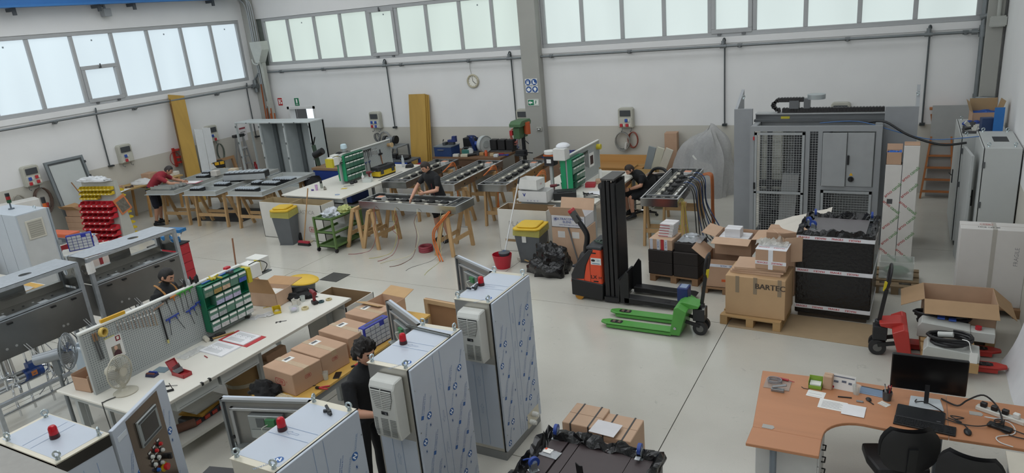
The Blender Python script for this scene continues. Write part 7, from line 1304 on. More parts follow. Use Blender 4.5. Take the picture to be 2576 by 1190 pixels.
for k,(x,a) in enumerate(((-5.35,.25),(-5.22,.32),(-5.08,.38))): T('metal_strip', MB().X(RY(a)).b(-.09,.09,-.02,.02,0,1.15), M(('8d9496','c9c6b4','cfcabc')[k],.4,.3), '%s metal strip leaning out of the plywood crate' % ('grey','cream','rightmost cream')[k],'strip',(x-.12,16.0,.05),0,bev=.004)
open_box('white carton of brown scraps right of the plywood crate',(-4.98,15.55,0),.45,.36,.62,0,(None,None,None,None),M('c4c1b8',.7),fill=('9a6a4a',.95,5))
vc = thing('vacuum_cleaner','yellow and black wet vacuum cleaner behind the stool','vacuum',(-4.72,15.0,0),[('tank',MB().lathe([(.2,.08),(.22,.2),(.21,.48),(.2,.5)],18),M('b8a826',.45),'s'),('head',MB().lathe([(.21,.5),(.22,.56),(.15,.68),(.05,.7)],18),DARK,'s'),('hose',MB().t(smoothpts([(.15,-.15,.35),(.3,-.2,.6),(.15,-.1,.88),(-.15,.05,.85),(-.3,.0,.6),(-.2,-.15,.72),(.1,-.2,.8),(.25,.1,.7)],5),.035,8),M('1b1b1c',.5),'s'),('wheel',MB().c((-.2,0,.06),(-.16,0,.06),.06,n=14).c((.16,0,.06),(.2,0,.06),.06,n=14),DARK)])
# bubble wrapped machine
def bub(u,v):
    a = 2*PI*u; p = [(.72,.62),(.73,.6),(.70,.58),(.66,.53),(.57,.46),(.44,.38),(.30,.28),(.19,.17),(.08,.06)]; q = v*8; i = min(7,int(q)); f = q-i; rx = p[i][0]*(1-f)+p[i+1][0]*f; ry = p[i][1]*(1-f)+p[i+1][1]*f
    w = 1+.07*math.sin(7*a+3*v)+.05*math.sin(13*a-4*v)+.16*NZ.noise(V3((math.cos(a)*2,math.sin(a)*2,v*4)))-.16*abs(NZ.noise(V3((math.cos(a)*4,math.sin(a)*4,v*2+5)))); peak = .22*math.exp(-((v-.75)/.2)**2)
    z = 1.66*math.sin(v*PI/2)-.26*max(0,v-.35)*(1-math.cos(a-.2))*.9
    return (rx*w*math.cos(a)+.18*v, ry*w*math.sin(a)*.8, max(0,z))
bw = O('bubble_wrapped_machine','machine shrouded in clear bubble wrap against the back wall','machine',(-4.14,16.25,0)); P('bubble_wrap', MB().grid(bub,44,26), M('c9c9c8',.25,0,.08,20,.9,90,alpha=.62), bw, smooth=True); P('machine_body', MB().b(-.3,.35,-.2,.3,0,1.0).b(-.1,.25,-.1,.2,1.0,1.35), M('7d8284',.5), bw); P('white_disc', MB().c((.1,-.25,.55),(.1,-.2,.55),.28,n=20), M('d8d8d4',.5), bw); P('tape', MB().bar((-.05,-.46,1.02),(.05,-.44,.88),.04,.004,(0,1,0)), WHITE, bw)
carton('tall brown carton behind the bubble wrapped machine',(-4.98,16.85,0),.3,.25,1.35,.1,CARD2)
# ================================================================ RIGHT WHITE BENCH (3)
bench('white bench with pegboard behind the black stacker mast',-6.75,-5.05,12.05,14.65,ZB,[(.1,.15),(1.6,.15),(.1,2.45),(1.6,2.45)])
pegboard('perforated pegboard with red card print on the right bench',-5.92,12.75,14.45,ZB,1.64)
for sd,l in ((0,'right'),(1,'left')): drawer_rack('green drawer rack on the %s face of the right pegboard' % l,(-5.795,12.72,.95) if sd==0 else (-6.045,13.32,.95),.60,.62,4,4,.105,PI/2 if sd==0 else -PI/2,{(0,0),(1,0)} if sd==0 else (),ends=1)
thing('print_card','white card with dark red picture on the right pegboard','picture',(-5.905,14.0,1.28),[('card',MB().b(0,.004,-.13,.13,-.14,.16),WHITE),('print',MB().b(.004,.006,-.085,.085,-.09,.10),M('3a2424',.5,0,.3,30))])
thing('tape_roll','yellow tape roll hanging at the end of the right pegboard','tape',(-5.908,14.35,1.50),[('roll',MB().c((0,0,0),(.09,0,0),.06,n=18),M('c8b830',.45),'s')])
for k in range(6): tkey('T-handle key, %s from the left on the right pegboard' % ORD[k],13.42+.07*k,1.52,.3+.03*(k%3),'2e3a30',.01,.03,'keys on the right pegboard',-5.905)
thing('white_flask','white steel flask on the far end of the right bench','flask',(-5.70,13.95,ZB),[('body',MB().lathe([(.035,0),(.036,.17),(.02,.2)],14),WHITE,'s'),('cap',MB().c((0,0,.2),(0,0,.235),.022,n=12),M('a58a5a',.4))])
T('parts_carton', MB().b(-.1,.1,-.08,.08,0,.09), M('a8303a',.5), 'red carton on the right bench beside the rack','box',(-5.62,13.2,ZB),.2,bev=.006); carton('small brown carton behind the red one on the right bench',(-5.52,13.5,ZB),.2,.16,.09,.3); carton('brown tray carton at the edge of the right bench',(-5.3,13.25,ZB),.22,.18,.08,.1); drill('dark red cordless drill beside the black case on the right bench',(-6.15,12.55,ZB),.4,'6a2028')
thing('black_case','black plastic power tool case on the right bench','case',(-5.78,12.28,ZB),[('body',MB().b(-.22,.22,-.16,.16,0,.15),M('232527',.5),'b'),('lid_recess',MB().b(-.15,.15,-.1,.1,.15,.165),M('17181a',.5),'b')],.4)
clutter('power_supply','black electronics block with label on the right bench',(-5.45,12.62,ZB+.004),41,.10,6,'1b1c1e'); sheet('white sheets on the right bench near the stacker',(-5.28,12.75,ZB+.002),.4,.3,.3,'dcdde0'); T('orange_tool', MB().bar((-.05,0,.02),(.05,0,.02),.04,.03), M('c8602c',.5), 'small orange tool on the right bench','tool',(-5.12,12.85,ZB)); clutter('tool_clutter','red handled tools on the left half of the right bench',(-6.35,12.6,ZB+.004),43,.14,7,'8f2a34')
wire('loop of black cable on the near edge of the right bench',[(-5.25+.16*math.cos(i*.7),12.35+.1*math.sin(i*.7),ZB+.01+.004*i) for i in range(16)],'1b1c1e',.008,'black_cable','cable')
thing('paper_carton','white paper roll carton on top of the right green rack','box',(-5.98,12.72,1.57),[('carton',MB().b(-.16,.1,-.12,.12,0,.24),M('d2d2ce',.65),'b'),('paper_heap',MB().ell((-.02,.08,.26),(.14,.16,.07)),M('d8dade',.6),'s')]); thing('cable_ties_box','black and orange box with white lid roll left of the right rack','box',(-6.32,12.86,1.42),[('box',MB().b(-.11,.11,-.1,.1,0,.24),M('242226',.5),'b'),('orange_band',MB().b(-.112,.112,-.102,.102,.20,.235),M('c0602c',.5)),('label',MB().b(-.05,.05,-.104,-.102,.06,.14),WHITE),('roll',MB().lathe([(.03,.24),(.13,.24),(.13,.30),(.03,.30)],20),M('d6d6d2',.5),'s')])
P('stand_post', MB().b(-.03,.03,-.03,.03,-.52,0), FRAMEG, bpy.data.objects['cable_ties_box'])
# cartons in front of the right bench
wbx2 = open_box('large white carton marked PLAST beside the mop',(-6.36,11.72,0),1.06,.46,.85,.02,(None,None,None,None),WCARD,name='waste_carton',th=.012); P('lining', MB().b(-.516,.516,-.216,-.212,.02,.85).b(-.516,.516,.212,.216,.02,.85).b(-.516,-.512,-.21,.21,.02,.85).b(.512,.516,-.21,.21,.02,.85), ICARD, wbx2)
mb = MB(); addtext(mb,'PLAST',.15,frame((-.1,-.232,.56),(1,0,0),(0,0,1))); P('handwriting', mb, M('9c9a96',.7), wbx2); P('cardboard_band', MB().b(-.40,.53,-.234,-.231,.20,.25), ICARD, wbx2)
b3 = open_box('white printed carton standing on the PLAST carton',(-6.30,12.05,ZB),.62,.34,.22,.02,(None,None,None,None),M('d6d6d4',.65)); mb = MB(); addtext(mb,'V',.10,frame((-.18,-.172,.14),(1,0,0),(0,0,1)),bold=.01); addtext(mb,'V   V   V   V',.05,frame((.0,-.172,.03),(1,0,0),(0,0,1))); P('blue_print', mb, M('2f3f8a',.6), b3)
b4 = open_box('white open carton nested on top of the printed carton',(-6.42,12.12,1.125),.44,.30,.2,-.1,(None,None,None,None),M('dcdcd8',.65)); P('red_mark', ceb(MB(),.05,frame((.221,.0,.1),(0,1,0),(0,0,1)),False), RINK, b4)
ub = open_box('white open carton with blue printed capitals on the tall brown carton',(-5.20,11.30,.70),.66,.42,.22,.0,(None,None,.55,.35),M('cfced0',.65),CARD,.22); mb = MB(); addtext(mb,'ULTRACOMPATTO',.062,frame((.03,-.212,.155),(1,0,0),(0,0,1)),bold=.002); addtext(mb,'ELENS',.062,frame((-.02,-.212,.10),(1,0,0),(0,0,1)),bold=.002); addtext(mb,'NON TRATTARE CON UNCINI',.03,frame((.03,-.212,.045),(1,0,0),(0,0,1)))
for k in range(12): mb.bar((-.25,-.212,.15),(-.25+.045*math.cos(k*PI/6),-.212,.15+.045*math.sin(k*PI/6)),.004,.001,(0,1,0))
P('blue_print', mb, M('34498c',.6), ub)
ub2 = carton('tall brown carton with two labels under the blue printed white carton',(-5.20,11.32,0),.68,.44,.70,0)
for x in (-.22,.06): P('paper_label', MB().b(x,x+.14,-.222,-.2205,.5,.62), M('d2d0cc',.6), ub2)
thing('dustpan','grey long-handled dustpan leaning on the tall brown carton','dustpan',(-4.98,10.95,0),[('pan',MB().pr([(-.13,0),(.13,0),(.1,.16),(-.1,.16)],0,.03),M('4a5560',.5)),('handle',MB().c((-.05,.12,.03),(-.22,.13,.70),.013),M('6d6f70',.4),'s')])
mpb = thing('mop_bucket','red mop bucket with grey wringer in front of the PLAST carton','bucket',(-6.36,10.62,0),[('bucket',MB().lathe([(.12,0),(.165,.26),(.172,.26),(.125,-.002)],20,sx=1.1),M('b01f30',.4),'s'),('wringer',MB().lathe([(.09,.24),(.11,.30),(.05,.32)],14,(.05,0,0)),M('4a4e52',.5),'s')]); thing('mop','white mop handle standing in the red bucket','mop',(-6.32,10.64,.1),[('handle',MB().c((0,0,.15),(.10,.62,1.42),.013),M('d0d2d2',.35),'s'),('mop_head',MB().ell((0,0,.18),(.07,.07,.05)),M('3a4a66',.8),'s'),('grip',MB().c((.094,.58,1.34),(.102,.64,1.46),.016),DARK,'s')])
thing('hand_brush','beige hand brush beside the mop bucket','brush',(-6.12,10.98,.02),[('head',MB().b(-.14,.02,-.03,.03,0,.05),M('c0bdb2',.6)),('handle',MB().c((.0,0,.03),(.18,-.05,.04),.014),M('a5895a',.5),'s')],-.3)
heap('rubbish_bag','black rubbish bag slumped beside the stacker','bag',(-5.38,10.62,0),.36,.30,.50,M('121213',.22,0,.15,8,1,9),17,2.2,.35,n=40,k=22)
# ================================================================ STACKER AND PALLET TRUCKS
BLK = M('1a1a1c',.45,0,.08,8); ORG = M('d84f30',.4)
st = O('electric_stacker','orange and black electric stacker with raised mast','stacker',(-4.0,9.93,0)); 
P('chassis', MB().pr([(-.52,.08),(.0,.03),(.02,.30),(-.52,.36)],-.32,.32,'y'), BLK, st, bev=.01); P('body', MB().pr([(-.30,.28),(.0,.28),(.0,.86),(-.14,.88),(-.26,.60),(-.31,.40)],-.30,.30,'y'), ORG, st, bev=.015); P('side_cowl', MB().pr([(-.52,.34),(-.30,.36),(-.26,.60),(-.12,.86),(-.20,.86),(-.42,.62),(-.52,.42)],-.31,.31,'y'), M('2b2b2d',.5), st, bev=.01); P('lower_cowl', MB().pr([(-.53,.30),(-.30,.26),(-.30,.40),(-.50,.44)],-.305,.305,'y'), ORG, st)
P('top_cover', MB().b(-.24,.01,-.30,.30,.86,.91), M('34363a',.5), st, bev=.01); P('hand_slot', MB().b(-.16,-.08,-.304,-.30,.80,.82), DARK, st); P('hand_slot', MB().b(-.14,-.06,-.304,-.30,.33,.35), DARK, st); P('panel_seam', MB().b(-.192,-.186,-.303,-.30,.28,.86), M('6d2a1c',.5), st)
pl_ = P('maker_plate', MB().b(-.17,.0,-.304,-.30,.62,.73), M('d2d6d6',.5), st); P('plate_logo', MB().ell((-.13,-.305,.69),(.035,.001,.02)), DARK, pl_); P('plate_text', MB().b(-.07,-.02,-.3055,-.304,.70,.705).b(-.07,-.02,-.3055,-.304,.68,.685).b(-.15,-.02,-.3055,-.304,.635,.645), M('3a6a8c',.5), pl_, kind='stuff')
mb = MB(); addtext(mb,'LX',.085,frame((-.135,-.305,.41),(1,0,0),(0,0,1)),bold=.004); addtext(mb,'14',.06,frame((-.03,-.305,.405),(1,0,0),(0,0,1)),bold=.003); P('model_lettering', mb, DARK, st)
P('support_wheel', MB().c((-.40,-.30,.075),(-.40,-.24,.075),.075,n=18), M('b07a1e',.4), st, smooth=True); P('wheel_fork', MB().pr([(-.46,.07),(-.34,.07),(-.33,.22),(-.42,.22)],-.31,-.30,'y'), M('b8b8b4',.35,.5), st); P('drive_wheel', MB().c((-.42,.1,.10),(-.42,.2,.10),.10,n=18), DARK, st, smooth=True)
tl = P('tiller', MB().t(smoothpts([(-.38,.0,.62),(-.36,.0,.80),(-.34,.0,1.0),(-.44,.0,1.18),(-.52,.0,1.30)],5),[.05]*6+[.045]*10+[.04]*5,10), BLK, st, smooth=True); P('tiller_head', MB().bar((-.46,0,1.20),(-.58,0,1.38),.16,.06), M('4a4a48',.5), tl, bev=.015); P('red_button', MB().bar((-.56,0,1.36),(-.60,0,1.41),.18,.05), M('a8282a',.4), tl, bev=.012); P('tiller_boot', MB().lathe([(.12,.36),(.13,.55),(.08,.66),(.05,.70)],14,(-.40,0,0)), BLK, st, smooth=True)
for y in (-.27,.14):
    for k,x in enumerate((.06,.13,.20)): P('mast_channel', MB().b(x,x+.05,y,y+.08,.05,1.97-.02*k), BLK, st)
P('mast_top', MB().b(.05,.26,-.28,.23,1.97,1.995), M('4a4846',.5), st); P('mast_bracket', MB().b(.03,.26,-.31,.31,.02,.10), BLK, st); P('lift_cylinder', MB().c((.12,0,.1),(.12,-.02,1.70),.035,n=12), M('232325',.3), st, smooth=True); P('lift_cylinder', MB().c((.05,-.24,.1),(.04,-.22,1.84),.03,n=12), M('232325',.3), st, smooth=True)
for y in (-.12,-.05,.06,.13): P('lift_chain', MB().b(.17,.19,y-.012,y+.012,.1,1.9), M('141415',.5,.3), st)
P('pulley', MB().c((.04,-.22,1.86),(.04,-.14,1.86),.06,n=16), M('38383a',.4), st); P('guard_screen', MB().b(.255,.26,-.20,.15,.3,1.9), M('1c1c1e',.5,alpha=.85), st)
cg = P('fork_carriage', MB().pr([(.28,.03),(.44,.03),(.44,.52),(.40,.56),(.30,.40)],-.33,-.30,'y').pr([(.28,.03),(.44,.03),(.44,.52),(.40,.56),(.30,.40)],.27,.30,'y').b(.27,.30,-.33,.30,.05,.42), BLK, st)
for y in (-.33,.13): f_ = P('fork', MB().pr([(.36,.04),(1.28,.05),(1.36,.08),(1.30,.10),(.36,.13)],y,y+.18,'y'), BLK, st, bev=.006); P('fork_roller_slot', MB().b(.98,1.06,y+.05,y+.13,.104,.112), DARK, f_); P('fork_roller', MB().c((1.12,y+.04,.05),(1.12,y+.14,.05),.05,n=14), M('5a4a3a',.5), f_, smooth=True)
clutter('work_gloves','green gloves and white cable on top of the stacker body',(-4.10,9.85,.915),51,.09,6,'4a5a50')
def pallet_truck(label, loc, rz, col, rollc, L=1.07, display=None, w=.54, handle=.10):
    t = O('pallet_truck',label,'pallet truck',loc,rz,'hand pallet trucks'); C = M(col,.4,0,.08,6)   # forks along -x, tiller at +x
    for s in (-1,1):
        y = s*(w/2-.08); n_ = 8; pts = [(-L,-.03),(-L+.10,-.08),(0,-.08),(0,.08),(-L+.10,.08),(-L,.03)]
        f = P('fork', MB().X(TR(0,y,0)).pr(pts,.055,.09), C, t, bev=.008); P('fork_skirt', MB().X(TR(0,y,0)).b(-L+.1,0,-.08,-.072,.02,.07).b(-L+.1,0,.072,.08,.02,.07), C, f)
        P('roller_slot', MB().X(TR(0,y,0)).pr([(-L+.14,-.03),(-L+.18,-.05),(-L+.30,-.05),(-L+.32,-.03),(-L+.32,.03),(-L+.30,.05),(-L+.18,.05),(-L+.14,.03)],.0905,.093), DARK, f)
        for q in (.19,.27): P('load_roller', MB().c((-L+q,y-.035,.075),(-L+q,y+.035,.075),.028,n=12), M(rollc,.5), f, smooth=True)
    P('bridge', MB().pr([(-.02,.03),(.12,.03),(.22,.40),(.10,.46),(.05,.44)],-w/2,w/2,'y') , C, t, bev=.008); P('head_plate', MB().pr([(.05,.44),(.22,.38),(.34,.40),(.36,.44),(.12,.48)],-.12,.12,'y'), C, t, bev=.006)
    P('pump', MB().b(.26,.42,-.09,.09,.20,.38).c((.36,0,.16),(.36,0,.44),.045), M('232427',.45), t, bev=.006); P('spring', MB().c((.40,-.06,.30),(.40,-.06,.40),.025), STEEL, t); [P('axle_frame', MB().bar((.10,y,.20),(.36,y,.14),.02,.05), BLK, t) for y in (-.1,.1)]
    for s in (-1,1): wl_ = P('steer_wheel', MB().c((.36,s*.045,.10),(.36,s*.10,.10),.10,n=22), M('272729',.5), t, smooth=True); P('hub', MB().c((.36,s*.10,.10),(.36,s*.103,.10),.05,n=16), M('6a6a68',.4,.4), wl_)
    hx = .36; hz = 1.20; b = handle
    h_ = P('tiller_bar', MB().bar((hx,0,.40),(hx+b*.6,0,.85),.045,.035), BLK, t); p0 = V3((hx+b*.6,0,.85)); u = V3((b*.4,0,.33)).normalized()
    lp = [p0+V3((0,y_,0))+u*q for y_,q in ((0,0),(.08,.05),(.125,.14),(.12,.25),(.07,.31),(-.07,.31),(-.12,.25),(-.125,.14),(-.08,.05))]; P('tiller_loop', MB().t(smoothpts(lp+[lp[0]],3),.016,8), BLK, h_, smooth=True); P('lever', MB().bar(p0,p0+u*.26,.03,.02), BLK, h_); P('yellow_tag', MB().bar(p0-u*.02+V3((.02,0,0)),p0+u*.10+V3((.02,0,0)),.035,.03), M('d0bc2a',.5), h_)
    if display: d_ = P('weighing_display', MB().b(.0,.15,w/2-.20,w/2-.02,.40,.60), M('1f2f66',.45), t, bev=.008); P('display_screen', MB().X(TR(.08,w/2-.10,.60)).b(-.05,.05,-.08,.06,0,.006), M('7d8ca8',.3), d_)
    P('pivot_bolt', MB().c((.06,-w/2-.01,.14),(.06,-w/2,.14),.02), STEEL, t)
    return t
pallet_truck('green weighing pallet truck with blue display on the open floor',(-2.66,9.03,0),.0,'4f9440','6b5a50',1.05,True)
pallet_truck('red pallet truck carrying a small pallet of cable boxes',(.23,9.17,0),PI+.06,'b0342e','2a2a2c',.98,None,.58,-.10)
# ================================================================ PALLETS AND CARTONS
PALW = M('b08f62',.7,0,.15,6,wood=1); PALD = M('8a6a4c',.75,0,.18,6,wood=1)
def pallet(label, loc, w, d, rz=0, mat=None, h=.13, group='wooden pallets'):
    t = O('wooden_pallet',label,'pallet',loc,rz,group); m_ = mat or PALW; n = max(4,int(d/.17))
    for k in range(n): y = -d/2+k*(d-.10)/(n-1); P('deck_board', MB().b(-w/2,w/2,y,y+.10,h-.02,h), m_, t)
    for x in (-w/2,-.05,w/2-.1):
        P('stringer', MB().b(x,x+.1,-d/2,d/2,h-.038,h-.021), m_, t); P('bottom_board', MB().b(x,x+.1,-d/2,d/2,0,.015), m_, t)
        for y in (-d/2,-.06,d/2-.12): P('block', MB().b(x,x+.1,y,y+.12,.015,h-.038), m_, t)
    return t
FRAG = M('dfe0e4',.5); FRED = M('b82c34',.6)
def frag(mb, L, M4, h=.05, gap=.22):
    u = .02; k = 0
    while u < L-.16:
        addtext(mb,'FRAGILE',h*.78,M4 @ TR(u,h*.5,.0008) @ (RZ(PI) if k%2 else Matrix.Identity(4)),'LEFT' if k%2==0 else 'RIGHT',bold=.002); u += gap; k += 1
    return mb
pallet('small brown pallet under the dark cartons',(-3.15,10.98,0),.82,.62,-.08,PALD,.12); BCART = M('2b2523',.7,0,.08,5)
for x,y,z,l in ((-3.38,10.95,.122,'lower left'),(-2.95,10.92,.122,'lower right'),(-3.38,10.95,.335,'middle left'),(-2.95,10.92,.335,'middle right')): carton('dark brown carton at %s of the stack on the small pallet' % l,(x,y,z),.41,.5,.21,-.08,BCART,'dark cartons on the small pallet')
carton('dark brown carton at the right top of the small pallet stack',(-2.95,10.94,.548),.40,.44,.14,-.08,BCART,'dark cartons on the small pallet')
SEI = carton('brown carton with white and red tape on the left of the small pallet stack',(-3.38,10.95,.548),.40,.44,.18,-.08)
for x,c in ((-.18,'d2d6e0'),(-.06,'d8dbe4'),(.01,'b83a40'),(.07,'d8dbe4')): P('tape', MB().b(x,x+.05,-.223,-.2205,.0,.181), M(c,.5), SEI)
mb = MB(); addtext(mb,'SETEX',.04,frame((-.035,-.2245,.09),(0,0,1),(-1,0,0)) ,bold=.001); addtext(mb,'SETEX',.04,frame((.095,-.2245,.09),(0,0,1),(-1,0,0)),bold=.001); P('tape_lettering', mb, M('34508c',.6), SEI)
for k in range(5): t = carton('white flat carton with red stripe, %s of the pile on the taped carton' % ('lowest','second','third','fourth','topmost')[k],(-3.34+.008*k,10.99,.73+.046*k),.24,.26,.045,-.1+.05*(k%2),M('d8d6d6',.65),'white flat cartons'); P('red_stripe', MB().b(-.121,.05,-.1315,-.1305,.012,.022), M('b8404a',.6), t)
thing('metal_duct_ring','silver ring in crumpled clear film on the dark carton','ring',(-2.93,10.92,.69),[('ring',MB().t([(.10*math.cos(2*PI*i/20),.08*math.sin(2*PI*i/20),.07) for i in range(20)],.03,8,True),M('a8acb0',.25,.7),'s'),('film',MB().grid(lambda u,v:((u-.5)*.38,(v-.5)*.36,.02+.10*math.sin(PI*u)*math.sin(PI*v)+.03*NZ.noise(V3((u*7,v*7,3)))),14,14),M('c4c8cc',.15,0,0,alpha=.5),'s')])
sx = open_box('large brown carton with lettered white tape and open flap behind the pallet truck',(-2.30,10.72,.1),.62,.52,.46,.0,(.9,None,None,None),CARD2,CARD,.26); P('printed_tape', MB().b(-.312,.312,-.264,-.26,.34,.385), M('d8dbe4',.5), sx); mb = MB(); addtext(mb,'SETEX    SETEX',.036,frame((.05,-.265,.362),(1,0,0),(0,0,1)),bold=.001); P('tape_lettering', mb, M('34508c',.6), sx); lb = P('orange_label', MB().b(-.05,.05,-.262,-.26,.10,.14), M('c85a2a',.6), sx); 
pallet('pallet under the large flapped brown carton',(-2.28,10.72,0),.75,.6,0,PALD,.098)
sx2 = open_box('upper open brown carton holding white cartons on the flapped carton',(-2.22,10.95,.565),.56,.5,.28,-.05,(1.3,1.45,1.75,None),CARD2,CARD,.22)
carton('white carton inside the upper open brown carton',(-2.25,10.98,.60),.46,.38,.20,-.05,M('d8d8da',.65)); carton('white top carton standing in the upper open brown carton',(-2.27,10.97,.80),.24,.20,.14,-.05,M('dcdcde',.65))
pallet('pale pallet under the large lettered brown carton',(-1.70,9.72,0),.82,.72,-.06,None,.14); bt = carton('large brown carton with dark capital lettering on a pale pallet',(-1.66,9.74,.142),.80,.60,.58,-.04,M('bd9c76',.75,0,.06,4)); mb = MB(); addtext(mb,'BARTEC',.11,frame((.2,-.3055,.46),(1,0,0),(0,0,1)),bold=.006); P('lettering', mb, M('4a4038',.7), bt)
for x in (-.26,-.02,.30): P('brown_tape', MB().b(x,x+.05,-.304,-.301,.34,.584), M('8d7c66',.4), bt)
for k in range(3): T('flat_carton', MB().b(-.34,.34,-.22,.22,0,.03), CARD, 'flattened carton, %s on the large lettered carton' % ('lowest','middle','uppermost')[k],'cardboard',(-1.68+.02*k,9.78,.724+.034*k),.05*k-.06,'flattened cartons')
fb = carton('small brown carton banded with FRAGILE tape on the large lettered carton',(-1.48,9.70,.83),.40,.34,.28,-.04,CARD2)
P('fragile_tape', MB().b(-.202,.202,-.174,-.170,.07,.12).b(-.03,.03,-.175,-.170,0,.28).b(-.202,.202,-.172,.172,.28,.283), FRAG, fb); P('tape_lettering', frag(frag(MB(),.42,frame((-.2,-.1745,.07),(1,0,0),(0,0,1)),.05,.19),.42,frame((-.2,-.1,.2835),(1,0,0),(0,1,0)),.05,.2), FRED, fb)
T('plastic_wrap', MB().grid(lambda u,v:((u-.5)*.42,(v-.5)*.26,.01+.10*abs(NZ.noise(V3((u*5,v*5,7))))),14,10), M('c6c4bc',.2,alpha=.6), 'crumpled clear packaging on the FRAGILE carton','wrap',(-1.50,9.78,1.115)); open_box('torn small carton open on the FRAGILE carton pile',(-1.30,9.98,.83),.26,.22,.36,.5,(.8,.9,None,None),CARD,fl=.12)
carton('brown carton with orange strap beside the black wrapped crate',(-1.52,10.85,0),.42,.40,1.0,.0,CARD2); T('paper_sack', MB().grid(lambda u,v:(-.38+.8*u,.35-.55*v,1.02+.26*u-.12*v+.05*NZ.noise(V3((u*3,v*3,1)))),10,8), M('cbc5ba',.7), 'pale paper sheet draped over the carton and crate','paper',(-1.30,10.85,.0),0,smooth=True)
bkx = O('wrapped_crate','black stretch-wrapped crate with FRAGILE tape and upturned castors','crate',(-.72,10.40,0),-.03); WR2 = M('18181a',.25,0,.1,5,.6,22)
P('body', MB().b(-.48,.48,-.46,.46,.06,1.22), WR2, bkx, bev=.015); P('pallet_base', MB().b(-.44,.44,-.42,.42,0,.06), M('3a3026',.7), bkx); P('top_board', MB().b(-.36,.36,-.34,.36,1.22,1.235), M('6a6668',.4), bkx)
for z in (1.16,.68,.14): P('fragile_tape', MB().b(-.484,.484,-.465,.465,z,z+.055), FRAG, bkx); P('tape_lettering', frag(MB(),.98,frame((-.48,-.4665,z+.003),(1,0,0),(0,0,1)),.05,.21), FRED, bkx)
P('film_edge', collar(.475,.455,1.23,8), WR2, bkx, 'crumpled black stretch film'); castor(bkx,-.38,-.05,1.235,.8); castor(bkx,-.36,.36,1.235,.2); castor(bkx,.38,.36,1.235,.1); castor(bkx,-.30,-.22,1.235,1.3)
T('floor_cardboard', MB().b(-.95,.95,-.35,.35,0,.006), M('a08a6c',.8), 'flat cardboard sheet on the floor under the wrapped crate','cardboard',(-1.05,9.62,0.0),-.05)
thing('clear_storage_tub','clear storage tub of green and red parts behind the wrapped crate','tub',(.02,11.55,.14),[('tub',MB().b(-.22,.22,-.16,.16,0,.006).b(-.23,-.22,-.17,.17,0,.26).b(.22,.23,-.17,.17,0,.26).b(-.22,.22,-.17,-.16,0,.26).b(-.22,.22,.16,.17,0,.26),CLEARP),('contents',MB().ell((0,0,.08),(.18,.13,.07)),M('3f6a4c',.5,0,.6,20))]); pallet('weathered pallet under the clear storage tub',(.02,11.5,0),.62,.8,0,M('7d6a50',.8,0,.2,6,wood=1))
thing('green_parts_tub','clear tub of green and white cards under the right fixture','tub',(-4.0,13.1,0),[('tub',MB().b(-.36,.36,-.22,.22,0,.008).b(-.37,-.36,-.23,.23,0,.22).b(.36,.37,-.23,.23,0,.22).b(-.36,.36,-.23,-.22,0,.22).b(-.36,.36,.22,.23,0,.22),CLEARP),('cards',MB().ell((0,0,.12),(.32,.18,.10),16,8),M('4f8a62',.6,0,.7,14))])
# red truck load
pallet('small pallet on the red pallet truck forks',(.62,9.10,.10),.56,.82,.03,None,.12); pwr = M('b9bbb6',.45)
thing('cable_drum_box','grey power distribution box on the red truck pallet, farther of two','power box',(.60,9.35,.222),[('case',MB().pr([(-.30,0),(.25,0),(.25,.16),(-.26,.2),(-.30,.14)],-.10,.12,'y'),pwr,'b'),('end_box',MB().b(.25,.50,-.08,.1,.02,.15),pwr,'b'),('red_socket',MB().c((.33,.0,.15),(.33,0,.19),.035,n=12),M('b02a34',.4)),('blue_socket',MB().b(-.1,-.02,.05,.12,.2,.22).b(.02,.1,.05,.12,.19,.21),M('2f50a0',.4)),('cable',MB().t([(-.05+(.28+.03*math.sin(i*.8))*math.cos(i*.45),.25+.13*math.sin(i*.45),.06+.0026*i) for i in range(56)],.02,6),M('18181a',.5),'s')],-.05)
thing('cable_drum_box','grey power distribution box with white tag on the red truck pallet, nearer of two','power box',(.62,8.88,.222),[('case',MB().pr([(-.26,0),(.30,0),(.30,.10),(-.22,.14),(-.26,.08)],-.16,.12,'y'),pwr,'b'),('cable',MB().t([((.20+.03*math.sin(i*.8))*math.cos(i*.45),.02+(.14+.02*math.sin(i*.8))*math.sin(i*.45),.14+.0015*i) for i in range(60)],.018,6),M('18181a',.5),'s'),('plug',MB().c((-.12,.03,.22),(.03,.0,.25),.032,n=12),M('c6c8c4',.5),'s'),('tag',MB().b(.2,.28,-.165,-.16,.0,.13),WHITE),('tie',MB().t(smoothpts([(.12,-.08,.24),(.18,-.14,.25),(.2,-.15,.18),(.22,-.16,.12)],3),.006),WHITE)],-.04)
ob_ = open_box('large open brown carton behind the red truck load',(.74,9.92,.12),.78,.56,.46,.02,(2.0,2.3,1.9,None),CARD,M('a98a68',.75),.28); pallet('pallet under the large open brown carton',(.74,9.92,0),.80,.60,.02)
hc = carton('large white flat carton with red oval mark standing by the right wall',(1.12,10.90,.12),.76,.34,1.08,.0,M('cfccc8',.7,0,.04,4)); P('tape', MB().b(-.02,.03,-.172,-.17,0,1.08).b(-.02,.03,-.172,.172,1.08,1.082), M('b0aca4',.4), hc); mb = ceb(MB(),.12,frame((-.08,.05,1.083),(1,0,0),(0,1,0)),False); P('maker_mark', mb, M('c88a84',.6), hc); mb = MB(); addtext(mb,'HC8 120 30',.05,frame((-.06,-.08,1.083),(1,0,0),(0,1,0)),bold=.002); P('lettering', mb, DARK, hc)
mb = MB(); addtext(mb,'FRAGILE',.07,frame((.27,-.171,.72),(0,0,1),(-1,0,0))); P('handwriting', mb, M('8a8a8c',.7), hc)
pallet('pallet under the large white flat carton',(1.12,10.9,0),.80,.5,0,PALD,.12)
